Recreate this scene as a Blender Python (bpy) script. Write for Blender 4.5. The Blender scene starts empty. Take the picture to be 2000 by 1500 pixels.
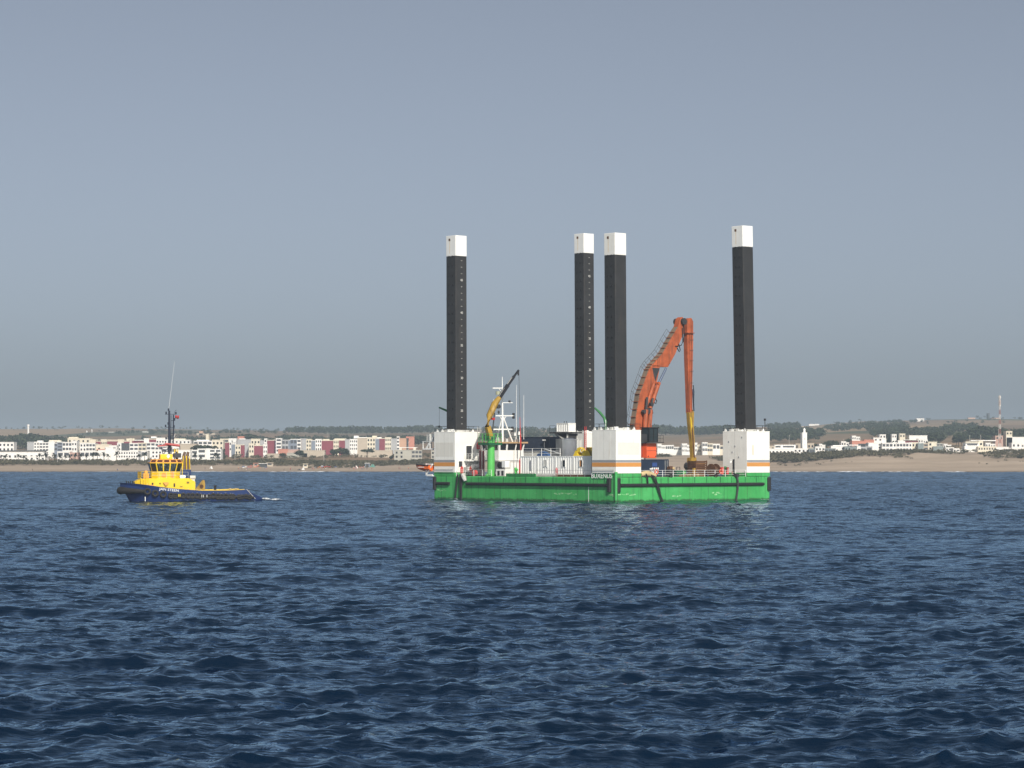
import bpy, bmesh, math, random
import numpy as np
from mathutils import Vector, Matrix
R = math.radians
random.seed(7)
scene = bpy.context.scene
COL = scene.collection

# ------------------------------------------------------------------ camera, sky, sun, exposure
FPX = 5000.0                       # focal length in pixels of a 2000 px wide picture
CAM_H = 7.5
PITCH = math.atan(147.0 / FPX)
cam_data = bpy.data.cameras.new("camera")
cam_data.sensor_width = 36.0
cam_data.lens = 36.0 * FPX / 2000.0
cam_data.clip_start = 0.5
cam_data.clip_end = 40000.0
cam = bpy.data.objects.new("camera", cam_data)
COL.objects.link(cam)
cam.location = (0, 0, CAM_H)
cam.rotation_euler = (R(90) + PITCH, 0, 0)
scene.camera = cam

SUN_EL = R(36)
SUN_AZ = R(18)                      # to the right of straight behind the camera
SUN_DIR = Vector((math.sin(SUN_AZ) * math.cos(SUN_EL), -math.cos(SUN_AZ) * math.cos(SUN_EL), math.sin(SUN_EL)))
world = bpy.data.worlds.new("World")
scene.world = world
world.use_nodes = True
wn = world.node_tree
for n in list(wn.nodes):
    wn.nodes.remove(n)
w_out = wn.nodes.new("ShaderNodeOutputWorld")
w_bg = wn.nodes.new("ShaderNodeBackground")
w_sky = wn.nodes.new("ShaderNodeTexSky")
w_sky.sky_type = 'NISHITA'
w_sky.sun_disc = False
w_sky.sun_elevation = SUN_EL
w_sky.sun_rotation = math.atan2(SUN_DIR.x, SUN_DIR.y)
w_sky.altitude = 0
w_sky.air_density = 0.5
w_sky.dust_density = 1.9
w_sky.ozone_density = 3.0
w_hs = wn.nodes.new("ShaderNodeHueSaturation")
w_hs.inputs['Hue'].default_value = 0.494
w_hs.inputs['Saturation'].default_value = 0.53
w_bg.inputs['Strength'].default_value = 0.09
wn.links.new(w_sky.outputs[0], w_hs.inputs['Color'])
wn.links.new(w_hs.outputs[0], w_bg.inputs['Color'])
wn.links.new(w_bg.outputs[0], w_out.inputs['Surface'])

sun_data = bpy.data.lights.new("sun", 'SUN')
sun_data.energy = 5.0
sun_data.angle = R(0.5)
sun_data.color = (1.0, 0.93, 0.82)
sun = bpy.data.objects.new("sun", sun_data)
COL.objects.link(sun)
sun.rotation_euler = SUN_DIR.to_track_quat('Z', 'Y').to_euler()
sun.location = (200, -300, 300)

scene.view_settings.view_transform = 'Standard'
scene.view_settings.look = 'None'
scene.view_settings.gamma = 1.0
scene.view_settings.use_curve_mapping = False
scene.view_settings.exposure = 0.0
scene.render.engine = 'CYCLES'
scene.cycles.volume_bounces = 0
scene.cycles.max_bounces = 6

# ------------------------------------------------------------------ helpers
def P(px, py, Y):
    """world point at depth Y seen at pixel (px, py) of the 2000 x 1500 photograph"""
    a = (px - 1000.0) / FPX
    b = (750.0 - py) / FPX
    cy, sy = math.cos(PITCH), math.sin(PITCH)
    dx, dy, dz = a, cy - b * sy, sy + b * cy
    t = Y / dy
    return Vector((dx * t, Y, CAM_H + dz * t))

class MB:
    """collects shapes for one mesh"""
    def __init__(s):
        s.v = []; s.f = []
    def add(s, vs, fs):
        o = len(s.v)
        s.v += [tuple(q) for q in vs]
        s.f += [tuple(i + o for i in f) for f in fs]
        return s
    def box(s, x0, x1, y0, y1, z0, z1):
        vs = [(x, y, z) for x in (x0, x1) for y in (y0, y1) for z in (z0, z1)]
        return s.add(vs, [(0, 1, 3, 2), (4, 6, 7, 5), (0, 4, 5, 1), (2, 3, 7, 6), (0, 2, 6, 4), (1, 5, 7, 3)])
    def obox(s, c, ax, ay, az):
        """box from centre and three half-axis vectors"""
        c, ax, ay, az = Vector(c), Vector(ax), Vector(ay), Vector(az)
        vs = [c + i * ax + j * ay + k * az for i in (-1, 1) for j in (-1, 1) for k in (-1, 1)]
        return s.add(vs, [(0, 1, 3, 2), (4, 6, 7, 5), (0, 4, 5, 1), (2, 3, 7, 6), (0, 2, 6, 4), (1, 5, 7, 3)])
    def cyl(s, a, b, r1, r2=None, n=10, cap=True):
        a, b = Vector(a), Vector(b)
        if r2 is None: r2 = r1
        d = (b - a).normalized()
        t = Vector((0, 0, 1)) if abs(d.z) < 0.9 else Vector((1, 0, 0))
        p = d.cross(t).normalized(); q = d.cross(p)
        vs = []
        for c, r in ((a, r1), (b, r2)):
            for i in range(n):
                w = 2 * math.pi * i / n
                vs.append(c + r * (math.cos(w) * p + math.sin(w) * q))
        fs = [(i, (i + 1) % n, n + (i + 1) % n, n + i) for i in range(n)]
        if cap:
            fs += [tuple(range(n - 1, -1, -1)), tuple(range(n, 2 * n))]
        return s.add(vs, fs)
    def bar(s, a, b, w, h=None, up=(0, 0, 1)):
        """square section bar"""
        a, b = Vector(a), Vector(b)
        if h is None: h = w
        d = (b - a); l = d.length; d.normalize()
        u = Vector(up)
        if abs(d.dot(u)) > 0.97: u = Vector((1, 0, 0))
        p = d.cross(u).normalized(); q = p.cross(d).normalized()
        return s.obox((a + b) / 2, d * l / 2, p * w / 2, q * h / 2)
    def tube(s, pts, r, n=8):
        pts = [Vector(p) for p in pts]
        o = len(s.v); m = len(pts)
        for k, c in enumerate(pts):
            d = (pts[min(k + 1, m - 1)] - pts[max(k - 1, 0)]).normalized()
            t = Vector((0, 0, 1)) if abs(d.z) < 0.95 else Vector((1, 0, 0))
            p = d.cross(t).normalized(); q = d.cross(p)
            rr = r[k] if isinstance(r, (list, tuple)) else r
            for i in range(n):
                w = 2 * math.pi * i / n
                s.v.append(tuple(c + rr * (math.cos(w) * p + math.sin(w) * q)))
        for k in range(m - 1):
            for i in range(n):
                s.f.append((o + k * n + i, o + k * n + (i + 1) % n, o + (k + 1) * n + (i + 1) % n, o + (k + 1) * n + i))
        s.f.append(tuple(o + i for i in range(n - 1, -1, -1)))
        s.f.append(tuple(o + (m - 1) * n + i for i in range(n)))
        return s
    def prism(s, pts, off):
        """polygon (list of 3D points) extruded by vector off"""
        n = len(pts); off = Vector(off)
        vs = [Vector(p) for p in pts] + [Vector(p) + off for p in pts]
        fs = [tuple(range(n - 1, -1, -1)), tuple(range(n, 2 * n))]
        fs += [(i, (i + 1) % n, n + (i + 1) % n, n + i) for i in range(n)]
        return s.add(vs, fs)
    def torus(s, c, axis, R0, r, n=16, m=8):
        c = Vector(c); d = Vector(axis).normalized()
        t = Vector((0, 0, 1)) if abs(d.z) < 0.9 else Vector((1, 0, 0))
        p = d.cross(t).normalized(); q = d.cross(p)
        o = len(s.v)
        for i in range(n):
            w = 2 * math.pi * i / n
            e = math.cos(w) * p + math.sin(w) * q
            for j in range(m):
                x = 2 * math.pi * j / m
                s.v.append(tuple(c + e * (R0 + r * math.cos(x)) + d * r * math.sin(x)))
        for i in range(n):
            for j in range(m):
                a, b = i * m + j, i * m + (j + 1) % m
                c2, d2 = ((i + 1) % n) * m + (j + 1) % m, ((i + 1) % n) * m + j
                s.f.append((o + a, o + b, o + c2, o + d2))
        return s
    def ball(s, c, rx, ry=None, rz=None, n=10, m=6):
        c = Vector(c); ry = ry or rx; rz = rz or rx
        o = len(s.v)
        s.v.append((c.x, c.y, c.z + rz))
        for j in range(1, m):
            th = math.pi * j / m
            for i in range(n):
                w = 2 * math.pi * i / n
                s.v.append((c.x + rx * math.sin(th) * math.cos(w), c.y + ry * math.sin(th) * math.sin(w), c.z + rz * math.cos(th)))
        s.v.append((c.x, c.y, c.z - rz)); last = len(s.v) - 1
        for i in range(n):
            s.f.append((o, o + 1 + i, o + 1 + (i + 1) % n))
            s.f.append((last, o + 1 + (m - 2) * n + (i + 1) % n, o + 1 + (m - 2) * n + i))
        for j in range(m - 2):
            for i in range(n):
                a = o + 1 + j * n
                s.f.append((a + i, a + n + i, a + n + (i + 1) % n, a + (i + 1) % n))
        return s
    def mesh(s, name, mat=None, smooth=False):
        me = bpy.data.meshes.new(name)
        me.from_pydata(s.v, [], s.f)
        bm = bmesh.new(); bm.from_mesh(me)
        bmesh.ops.recalc_face_normals(bm, faces=bm.faces)
        bm.to_mesh(me); bm.free()
        if mat: me.materials.append(mat)
        if smooth:
            for p in me.polygons: p.use_smooth = True
            try: me.set_sharp_from_angle(angle=R(40))
            except Exception: pass
        return me
    def build(s, name, mat, parent=None, smooth=False, bevel=0.0):
        o = bpy.data.objects.new(name, s.mesh(name, mat, smooth))
        COL.objects.link(o)
        if parent: o.parent = parent
        if bevel:
            b = o.modifiers.new("bevel", 'BEVEL'); b.width = bevel; b.segments = 2; b.limit_method = 'ANGLE'
        return o

def link_mesh(name, me, parent=None, loc=(0, 0, 0), rz=0.0, scale=None):
    o = bpy.data.objects.new(name, me)
    COL.objects.link(o)
    if parent: o.parent = parent
    o.location = loc; o.rotation_euler = (0, 0, rz)
    if scale: o.scale = scale
    return o
def tag(o, label=None, cat=None, group=None, kind=None):
    if label: o["label"] = label
    if cat: o["category"] = cat
    if group: o["group"] = group
    if kind: o["kind"] = kind
    return o
def thing(name, loc, rz=0.0, label=None, cat=None, group=None):
    o = bpy.data.objects.new(name, None)
    COL.objects.link(o)
    o.empty_display_size = 0.3
    o.location = loc; o.rotation_euler = (0, 0, rz)
    return tag(o, label, cat, group)
def copy_tree(o, parent=None):
    c = o.copy(); COL.objects.link(c)
    if parent is not None: c.parent = parent
    for ch in list(o.children):
        copy_tree(ch, c)
    return c

# ------------------------------------------------------------------ materials
MATS = {}
def new_mat(name):
    m = bpy.data.materials.new(name); m.use_nodes = True
    nt = m.node_tree
    return m, nt, nt.nodes["Principled BSDF"]
def N(nt, t, **kw):
    n = nt.nodes.new(t)
    for k, v in kw.items():
        setattr(n, k, v)
    return n
def paint(name, col, rough=0.45, var=0.12, scale=0.6, dirt=None, dirt_amt=0.0, metal=0.0, bump=0.0, streak=True, spec=0.4):
    """painted or bare surface: colour drift, optional dirt or rust in vertical runs, fine relief"""
    if name in MATS: return MATS[name]
    m, nt, b = new_mat(name); L = nt.links
    tc = N(nt, "ShaderNodeTexCoord")
    n1 = N(nt, "ShaderNodeTexNoise"); n1.inputs['Scale'].default_value = scale; n1.inputs['Detail'].default_value = 6
    L.new(tc.outputs['Object'], n1.inputs['Vector'])
    mr = N(nt, "ShaderNodeMapRange"); mr.inputs['From Min'].default_value = 0.3; mr.inputs['From Max'].default_value = 0.7
    mr.inputs['To Min'].default_value = 1 - var; mr.inputs['To Max'].default_value = 1 + var
    L.new(n1.outputs['Fac'], mr.inputs['Value'])
    vm = N(nt, "ShaderNodeVectorMath", operation='SCALE')
    vm.inputs[0].default_value = col[:3]
    L.new(mr.outputs[0], vm.inputs['Scale'])
    out = vm.outputs[0]
    if dirt is not None and dirt_amt > 0:
        mp = N(nt, "ShaderNodeMapping")
        mp.inputs['Scale'].default_value = (2.2, 2.2, 0.18 if streak else 2.2)
        L.new(tc.outputs['Object'], mp.inputs['Vector'])
        n2 = N(nt, "ShaderNodeTexNoise"); n2.inputs['Scale'].default_value = 0.9; n2.inputs['Detail'].default_value = 8; n2.inputs['Roughness'].default_value = 0.65
        L.new(mp.outputs[0], n2.inputs['Vector'])
        cr = N(nt, "ShaderNodeMapRange"); cr.inputs['From Min'].default_value = 0.66 - 0.25 * dirt_amt
        cr.inputs['From Max'].default_value = 0.86 - 0.2 * dirt_amt; cr.inputs['To Max'].default_value = min(1.0, 0.35 + dirt_amt)
        L.new(n2.outputs['Fac'], cr.inputs['Value'])
        mx = N(nt, "ShaderNodeMix", data_type='RGBA')
        L.new(cr.outputs[0], mx.inputs['Factor']); L.new(out, mx.inputs[6]); mx.inputs[7].default_value = (*dirt[:3], 1)
        out = mx.outputs[2]
    L.new(out, b.inputs['Base Color'])
    b.inputs['Roughness'].default_value = rough
    b.inputs['Metallic'].default_value = metal
    b.inputs['Specular IOR Level'].default_value = spec
    if bump:
        n3 = N(nt, "ShaderNodeTexNoise"); n3.inputs['Scale'].default_value = 3.0; n3.inputs['Detail'].default_value = 5
        L.new(tc.outputs['Object'], n3.inputs['Vector'])
        bp = N(nt, "ShaderNodeBump"); bp.inputs['Strength'].default_value = 0.6; bp.inputs['Distance'].default_value = bump
        L.new(n3.outputs['Fac'], bp.inputs['Height']); L.new(bp.outputs[0], b.inputs['Normal'])
    MATS[name] = m
    return m
def glass_mat(name, col=(0.015, 0.02, 0.025), rough=0.08):
    if name in MATS: return MATS[name]
    m, nt, b = new_mat(name)
    b.inputs['Base Color'].default_value = (*col, 1); b.inputs['Roughness'].default_value = rough
    b.inputs['IOR'].default_value = 1.5
    MATS[name] = m
    return m
RUST = (0.16, 0.065, 0.025)
# ------------------------------------------------------------------ the sea
def ocean_tile(n, size, peak, hs, wind, seed, spread=3.0, cut=0.12):
    rng = np.random.default_rng(seed)
    k1 = 2 * np.pi * np.fft.fftfreq(n, d=size / n)
    kx, ky = np.meshgrid(k1, k1, indexing='ij')
    k = np.hypot(kx, ky); k[0, 0] = 1e-6
    kp = 2 * np.pi / peak
    S = k ** -4.0 * np.exp(-1.25 * (kp / k) ** 2) * np.exp(-(k * cut) ** 2)
    th = np.arctan2(ky, kx) - wind
    S *= np.abs(np.cos(th / 2)) ** (2 * spread) + 0.02
    S[0, 0] = 0
    A = np.sqrt(S) * (rng.normal(size=(n, n)) + 1j * rng.normal(size=(n, n)))
    h = np.fft.ifft2(A).real
    sc = (hs / 4) / h.std()
    dx = np.fft.ifft2(1j * kx / k * A).real * sc
    dy = np.fft.ifft2(1j * ky / k * A).real * sc
    return h * sc, dx, dy
def sample(t, x, y, size):
    n = t.shape[0]
    fx = (x / size * n) % n; fy = (y / size * n) % n
    i = np.floor(fx).astype(np.int64); j = np.floor(fy).astype(np.int64)
    a = fx - i; b = fy - j
    i %= n; j %= n
    i2 = (i + 1) % n; j2 = (j + 1) % n
    return (t[i, j] * (1 - a) * (1 - b) + t[i2, j] * a * (1 - b) + t[i, j2] * (1 - a) * b + t[i2, j2] * a * b)
WIND = R(-70)
T1 = ocean_tile(1024, 118.0, 11.0, 0.44, WIND, 3, spread=7.0, cut=0.05)
T2 = ocean_tile(512, 47.0, 2.2, 0.13, WIND + R(20), 11, spread=3.0, cut=0.04)
def sea_at(x, y, chop=0.9):
    h1 = sample(T1[0], x, y, 118.0); a1 = sample(T1[1], x, y, 118.0); b1 = sample(T1[2], x, y, 118.0)
    c, s = math.cos(0.5), math.sin(0.5)
    u, v = c * x + s * y, -s * x + c * y
    h2 = sample(T2[0], u, v, 47.0); p2 = sample(T2[1], u, v, 47.0); q2 = sample(T2[2], u, v, 47.0)
    a2, b2 = c * p2 - s * q2, s * p2 + c * q2
    # gusts: slow change of wave height over the sea
    g = 0.8 + 0.45 * np.sin(x * 0.021 + 1.3 * np.sin(y * 0.013)) * np.sin(y * 0.017 + 0.6)
    return (h1 + h2 * g), chop * (a1 + a2 * g), chop * (b1 + b2 * g), g
def build_sea():
    d = [34.0]
    while d[-1] < 230: d.append(d[-1] * 1.0029)
    while d[-1] < 1540: d.append(d[-1] + 1.05)
    rows = np.array([-900, -300, -60, 0, 20] + d)
    ang = np.concatenate([-np.linspace(70, 16, 28)[:-1], np.linspace(-16, 16, 460), np.linspace(16, 70, 28)[1:]])
    tn = np.tan(np.radians(ang))
    Yg, Tg = np.meshgrid(rows, tn, indexing='ij')
    # every row fans out from the camera's foot; rows behind it keep a wide fixed width
    Xg = Tg * np.maximum(Yg, 34.0)
    wide = np.abs(tn) > math.tan(R(15.9))
    Xg = np.where(wide[None, :] & (Yg < 300), Tg * 300.0, Xg)
    h, a, b, g = sea_at(Xg, Yg)
    near = np.clip((Yg - 20) / 20, 0, 1) * np.where(np.abs(Tg) > math.tan(R(17)), 0.0, 1.0)
    X = Xg + a * near; Y = Yg + b * near; Z = h * near
    # wash and surf: low ridges of broken water
    lines = np.zeros_like(X)
    rough = 0.55 + 0.45 * np.sin(X * 1.9 + 2.0 * np.sin(Y * 0.7)) * np.sin(Y * 1.3 + X * 0.61)
    for (sx0, sy0), (sx1, sy1), wdt, amt, hgt in FOAM_LINES:
        vx, vy = sx1 - sx0, sy1 - sy0
        t = np.clip(((X - sx0) * vx + (Y - sy0) * vy) / (vx * vx + vy * vy), 0, 1)
        f = np.clip(1.25 - np.hypot(X - sx0 - t * vx, Y - sy0 - t * vy) / wdt, 0, 1)
        lines = np.maximum(lines, amt * f)
        Z = Z + hgt * f * rough
    nr, nc = Xg.shape
    co = np.stack([X, Y, Z], -1).reshape(-1, 3).astype(np.float32)
    me = bpy.data.meshes.new("sea")
    nf = (nr - 1) * (nc - 1)
    i = np.arange(nr * nc).reshape(nr, nc)
    quads = np.stack([i[:-1, :-1], i[:-1, 1:], i[1:, 1:], i[1:, :-1]], -1).reshape(-1)
    me.vertices.add(nr * nc); me.vertices.foreach_set("co", co.ravel())
    me.loops.add(nf * 4); me.loops.foreach_set("vertex_index", quads.astype(np.int32))
    me.polygons.add(nf)
    me.polygons.foreach_set("loop_start", np.arange(0, nf * 4, 4, dtype=np.int32))
    me.polygons.foreach_set("loop_total", np.full(nf, 4, dtype=np.int32))
    me.polygons.foreach_set("use_smooth", np.ones(nf, dtype=bool))
    me.update()
    # foam where crests fold together, plus broken water round the two hulls
    e = 0.12
    _, ax, _, _ = sea_at(Xg + e, Yg); _, ax0, _, _ = sea_at(Xg - e, Yg)
    _, _, by, _ = sea_at(Xg, Yg + e); _, _, by0, _ = sea_at(Xg, Yg - e)
    J = (1 + (ax - ax0) / (2 * e)) * (1 + (by - by0) / (2 * e))
    foam = np.clip((0.30 - J) * 3.0, 0, 1) * np.clip((h - 0.27) * 6, 0, 1)
    foam = np.maximum(foam, lines)
    at = me.attributes.new("foam", 'FLOAT', 'POINT')
    at.data.foreach_set("value", foam.ravel().astype(np.float32))
    m, nt, bs = new_mat("sea_water"); L = nt.links
    tc = N(nt, "ShaderNodeTexCoord")
    mp = N(nt, "ShaderNodeMapping"); mp.inputs['Rotation'].default_value = (0, 0, R(-14)); mp.inputs['Scale'].default_value = (0.26, 1.0, 1.0)
    L.new(tc.outputs['Object'], mp.inputs['Vector'])
    # ripples too small for the mesh tilt the surface (slopes, not heights, so they last to the far shore)
    geo = N(nt, "ShaderNodeNewGeometry")
    mg = N(nt, "ShaderNodeTexNoise"); mg.inputs['Scale'].default_value = 0.035; mg.inputs['Detail'].default_value = 3
    L.new(tc.outputs['Object'], mg.inputs['Vector'])
    gust = N(nt, "ShaderNodeMapRange"); gust.inputs['From Min'].default_value = 0.35; gust.inputs['From Max'].default_value = 0.65; gust.inputs['To Min'].default_value = 0.6; gust.inputs['To Max'].default_value = 1.3
    L.new(mg.outputs['Fac'], gust.inputs['Value'])
    acc = geo.outputs['Normal']
    for sc, amp, det in ((1.5, 1.05, 4), (5.0, 1.15, 3)):
        n = N(nt, "ShaderNodeTexNoise"); n.inputs['Scale'].default_value = sc; n.inputs['Detail'].default_value = det; n.inputs['Roughness'].default_value = 0.6; n.inputs['Distortion'].default_value = 0.4
        L.new(mp.outputs[0], n.inputs['Vector'])
        sb = N(nt, "ShaderNodeVectorMath", operation='SUBTRACT'); L.new(n.outputs['Color'], sb.inputs[0]); sb.inputs[1].default_value = (0.5, 0.5, 0.5)
        ml = N(nt, "ShaderNodeVectorMath", operation='MULTIPLY'); L.new(sb.outputs[0], ml.inputs[0]); ml.inputs[1].default_value = (0.7 * amp, amp, 0.0)
        sg = N(nt, "ShaderNodeVectorMath", operation='SCALE'); L.new(ml.outputs[0], sg.inputs[0]); L.new(gust.outputs[0], sg.inputs['Scale'])
        ad0 = N(nt, "ShaderNodeVectorMath", operation='ADD'); L.new(acc, ad0.inputs[0]); L.new(sg.outputs[0], ad0.inputs[1])
        acc = ad0.outputs[0]
    nn = N(nt, "ShaderNodeVectorMath", operation='NORMALIZE'); L.new(acc, nn.inputs[0])
    prev = nn.outputs[0]
    fa = N(nt, "ShaderNodeAttribute"); fa.attribute_name = "foam"
    n3 = N(nt, "ShaderNodeTexNoise"); n3.inputs['Scale'].default_value = 2.6; n3.inputs['Detail'].default_value = 7; n3.inputs['Roughness'].default_value = 0.7
    L.new(tc.outputs['Object'], n3.inputs['Vector'])
    ad = N(nt, "ShaderNodeMath", operation='ADD'); L.new(fa.outputs['Fac'], ad.inputs[0]); L.new(n3.outputs['Fac'], ad.inputs[1])
    mr = N(nt, "ShaderNodeMapRange"); mr.inputs['From Min'].default_value = 0.98; mr.inputs['From Max'].default_value = 1.22
    L.new(ad.outputs[0], mr.inputs['Value'])
    mx = N(nt, "ShaderNodeMix", data_type='RGBA'); L.new(mr.outputs[0], mx.inputs['Factor'])
    mx.inputs[6].default_value = (0.0018, 0.0095, 0.025, 1); mx.inputs[7].default_value = (0.72, 0.76, 0.8, 1)
    # clear deep water: scattered blue from below, sky mirrored by Fresnel
    nt.nodes.remove(bs)
    out = [n for n in nt.nodes if n.type == 'OUTPUT_MATERIAL'][0]
    df = N(nt, "ShaderNodeBsdfDiffuse"); L.new(mx.outputs[2], df.inputs['Color']); L.new(prev, df.inputs['Normal'])
    gl = N(nt, "ShaderNodeBsdfGlossy"); gl.inputs['Color'].default_value = (0.60, 0.81, 1.0, 1); gl.inputs['Roughness'].default_value = 0.10; L.new(prev, gl.inputs['Normal'])
    fr = N(nt, "ShaderNodeFresnel"); fr.inputs['IOR'].default_value = 1.40; L.new(prev, fr.inputs['Normal'])
    dry = N(nt, "ShaderNodeMath", operation='MULTIPLY_ADD'); L.new(mr.outputs[0], dry.inputs[0]); dry.inputs[1].default_value = -1.0; dry.inputs[2].default_value = 1.0
    fm = N(nt, "ShaderNodeMath", operation='MULTIPLY'); L.new(fr.outputs[0], fm.inputs[0]); L.new(dry.outputs[0], fm.inputs[1])
    ms = N(nt, "ShaderNodeMixShader"); L.new(fm.outputs[0], ms.inputs['Fac']); L.new(df.outputs[0], ms.inputs[1]); L.new(gl.outputs[0], ms.inputs[2])
    L.new(ms.outputs[0], out.inputs['Surface'])
    me.materials.append(m)
    o = bpy.data.objects.new("sea", me); COL.objects.link(o)
    tag(o, kind="structure")
    return o
FOAM_LINES = []     # ((x0, y0), (x1, y1), width, amount)

# ------------------------------------------------------------------ the land
from mathutils import noise as mnoise
PROF_Y = [1440, 1500, 1530, 1560, 1600, 1650, 1720, 1900, 2300, 2800, 3500, 4500, 5200, 6500, 9000]
PROF = {   # ground height along the view for a few bearings (pixel column)
    -900: [-3, 0, 1.2, 2.4, 4.2, 5.4, 6.5, 9, 16, 26, 41, 60, 66, 66, 60],
    200:  [-3, 0, 1.2, 2.4, 4.2, 5.4, 6.5, 9, 16, 26, 41, 60, 66, 66, 60],
    700:  [-3, 0, 1.0, 2.2, 3.8, 5.4, 7.2, 11, 18, 27, 40, 56, 63, 64, 60],
    1000: [-3, 0, 1.6, 3.4, 6.0, 7.5, 8.5, 12, 20, 29, 42, 60, 66, 66, 60],
    1350: [-3, 0.4, 2.2, 4.6, 8.0, 9.5, 10.5, 13, 20, 28, 42, 60, 68, 68, 62],
    1560: [-3, 0.4, 2.0, 4.2, 7.0, 9.5, 11.5, 15, 23, 34, 50, 64, 72, 72, 66],
    1700: [-3, 0.6, 3.2, 7.0, 10.8, 11.5, 12.0, 15.5, 24, 36, 54, 74, 78, 78, 70],
    1900: [-3, 0.6, 2.8, 6.0, 10.4, 11.8, 12.5, 16, 25, 38, 56, 78, 84, 84, 76],
    2900: [-3, 0.6, 2.8, 6.0, 10.4, 11.8, 12.5, 16, 25, 38, 56, 78, 84, 84, 76],
}
PK = sorted(PROF)
def ground_px(px, Y):
    px = max(PK[0], min(PK[-1], px))
    for a, b in zip(PK, PK[1:]):
        if px <= b: break
    t = (px - a) / (b - a); t = t * t * (3 - 2 * t)
    z = (1 - t) * np.interp(Y, PROF_Y, PROF[a]) + t * np.interp(Y, PROF_Y, PROF[b])
    X = (px - 1000) / FPX * Y
    if Y > 1505:
        amp = min(1.0, (Y - 1505) / 60.0)
        z += amp * 1.1 * mnoise.noise((X * 0.018, Y * 0.02, 3.1))
        if Y > 1900:
            z += min(1.0, (Y - 1900) / 900.0) * 5.0 * mnoise.noise((X * 0.0035, Y * 0.0014, 7.7))
        if px > 1400 and Y < 1640:
            z += amp * 1.4 * mnoise.noise((X * 0.045, Y * 0.03, 9.2)) * min(1, (px - 1400) / 100)
    return z
def ground(X, Y):
    return ground_px(1000 + FPX * X / Y, Y)
def build_land():
    ys = list(np.arange(1440, 1500, 20)) + list(np.arange(1500, 1660, 5)) + list(np.arange(1660, 1800, 12)) + list(np.arange(1800, 2600, 40)) + list(np.arange(2600, 5400, 100)) + [5600, 6000, 6500, 7200, 8000, 9000]
    pxs = list(np.arange(-900, -100, 50)) + list(np.arange(-100, 2100, 5)) + list(np.arange(2100, 2901, 50))
    vs = []
    for Y in ys:
        for px in pxs:
            vs.append(((px - 1000) / FPX * Y, Y, ground_px(px, Y)))
    nc = len(pxs)
    fs = [(i * nc + j, i * nc + j + 1, (i + 1) * nc + j + 1, (i + 1) * nc + j) for i in range(len(ys) - 1) for j in range(nc - 1)]
    me = bpy.data.meshes.new("terrain"); me.from_pydata(vs, [], fs)
    for p in me.polygons: p.use_smooth = True
    m, nt, b = new_mat("land_soil"); L = nt.links
    geo = N(nt, "ShaderNodeNewGeometry")
    sep = N(nt, "ShaderNodeSeparateXYZ"); L.new(geo.outputs['Position'], sep.inputs[0])
    def noise_(scale, detail=6, vec=None, dist=0.0):
        n = N(nt, "ShaderNodeTexNoise"); n.inputs['Scale'].default_value = scale; n.inputs['Detail'].default_value = detail; n.inputs['Distortion'].default_value = dist
        L.new(vec or geo.outputs['Position'], n.inputs['Vector'])
        return n.outputs['Fac']
    def ramp(fac, stops):
        r = N(nt, "ShaderNodeValToRGB"); L.new(fac, r.inputs[0])
        e = r.color_ramp.elements
        while len(e) > 1: e.remove(e[-1])
        for i, (p, c) in enumerate(stops):
            if i == 0: e[0].position = p; e[0].color = (*c, 1)
            else:
                q = e.new(p); q.color = (*c, 1)
        return r.outputs[0]
    def mix(f, a, c):
        x = N(nt, "ShaderNodeMix", data_type='RGBA'); L.new(f, x.inputs['Factor'])
        for v, k in ((a, 6), (c, 7)):
            if isinstance(v, tuple): x.inputs[k].default_value = (*v, 1)
            else: L.new(v, x.inputs[k])
        return x.outputs[2]
    def mrange(v, a, b_, lo=0, hi=1):
        x = N(nt, "ShaderNodeMapRange"); L.new(v, x.inputs['Value'])
        x.inputs['From Min'].default_value = a; x.inputs['From Max'].default_value = b_
        x.inputs['To Min'].default_value = lo; x.inputs['To Max'].default_value = hi
        return x.outputs[0]
    mp = N(nt, "ShaderNodeMapping"); mp.inputs['Scale'].default_value = (0.25, 1.0, 3.0)
    L.new(geo.outputs['Position'], mp.inputs['Vector'])
    sand = ramp(noise_(0.06, 8, mp.outputs[0]), [(0.3, (0.29, 0.23, 0.175)), (0.55, (0.37, 0.295, 0.225)), (0.75, (0.43, 0.35, 0.275))])
    wet = mrange(sep.outputs['Z'], 0.35, 0.9)
    sand = mix(wet, (0.20, 0.15, 0.105), sand)
    # farmland: patchwork of stubble, ploughed earth and thin scrub
    mpf = N(nt, "ShaderNodeMapping"); mpf.inputs['Scale'].default_value = (0.004, 0.0016, 0.0); mpf.inputs['Rotation'].default_value = (0, 0, R(12))
    L.new(geo.outputs['Position'], mpf.inputs['Vector'])
    vo = N(nt, "ShaderNodeTexVoronoi"); vo.inputs['Scale'].default_value = 1.0; vo.inputs['Randomness'].default_value = 0.8
    L.new(mpf.outputs[0], vo.inputs['Vector'])
    sv = N(nt, "ShaderNodeSeparateColor"); L.new(vo.outputs['Color'], sv.inputs[0])
    field = ramp(sv.outputs[0], [(0.0, (0.20, 0.135, 0.085)), (0.3, (0.27, 0.19, 0.12)), (0.55, (0.17, 0.125, 0.085)), (0.75, (0.31, 0.225, 0.14)), (0.92, (0.09, 0.095, 0.05))])
    field = mix(mrange(noise_(0.012, 7), 0.52, 0.7, 0, 0.7), field, (0.085, 0.085, 0.05))
    near = mrange(sep.outputs['Y'], 1640, 1700)
    c = mix(near, sand, field)
    L.new(c, b.inputs['Base Color']); b.inputs['Roughness'].default_value = 0.95; b.inputs['Specular IOR Level'].default_value = 0.1
    bp = N(nt, "ShaderNodeBump"); bp.inputs['Distance'].default_value = 0.5
    L.new(noise_(0.25, 8), bp.inputs['Height']); L.new(bp.outputs[0], b.inputs['Normal'])
    me.materials.append(m)
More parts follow.
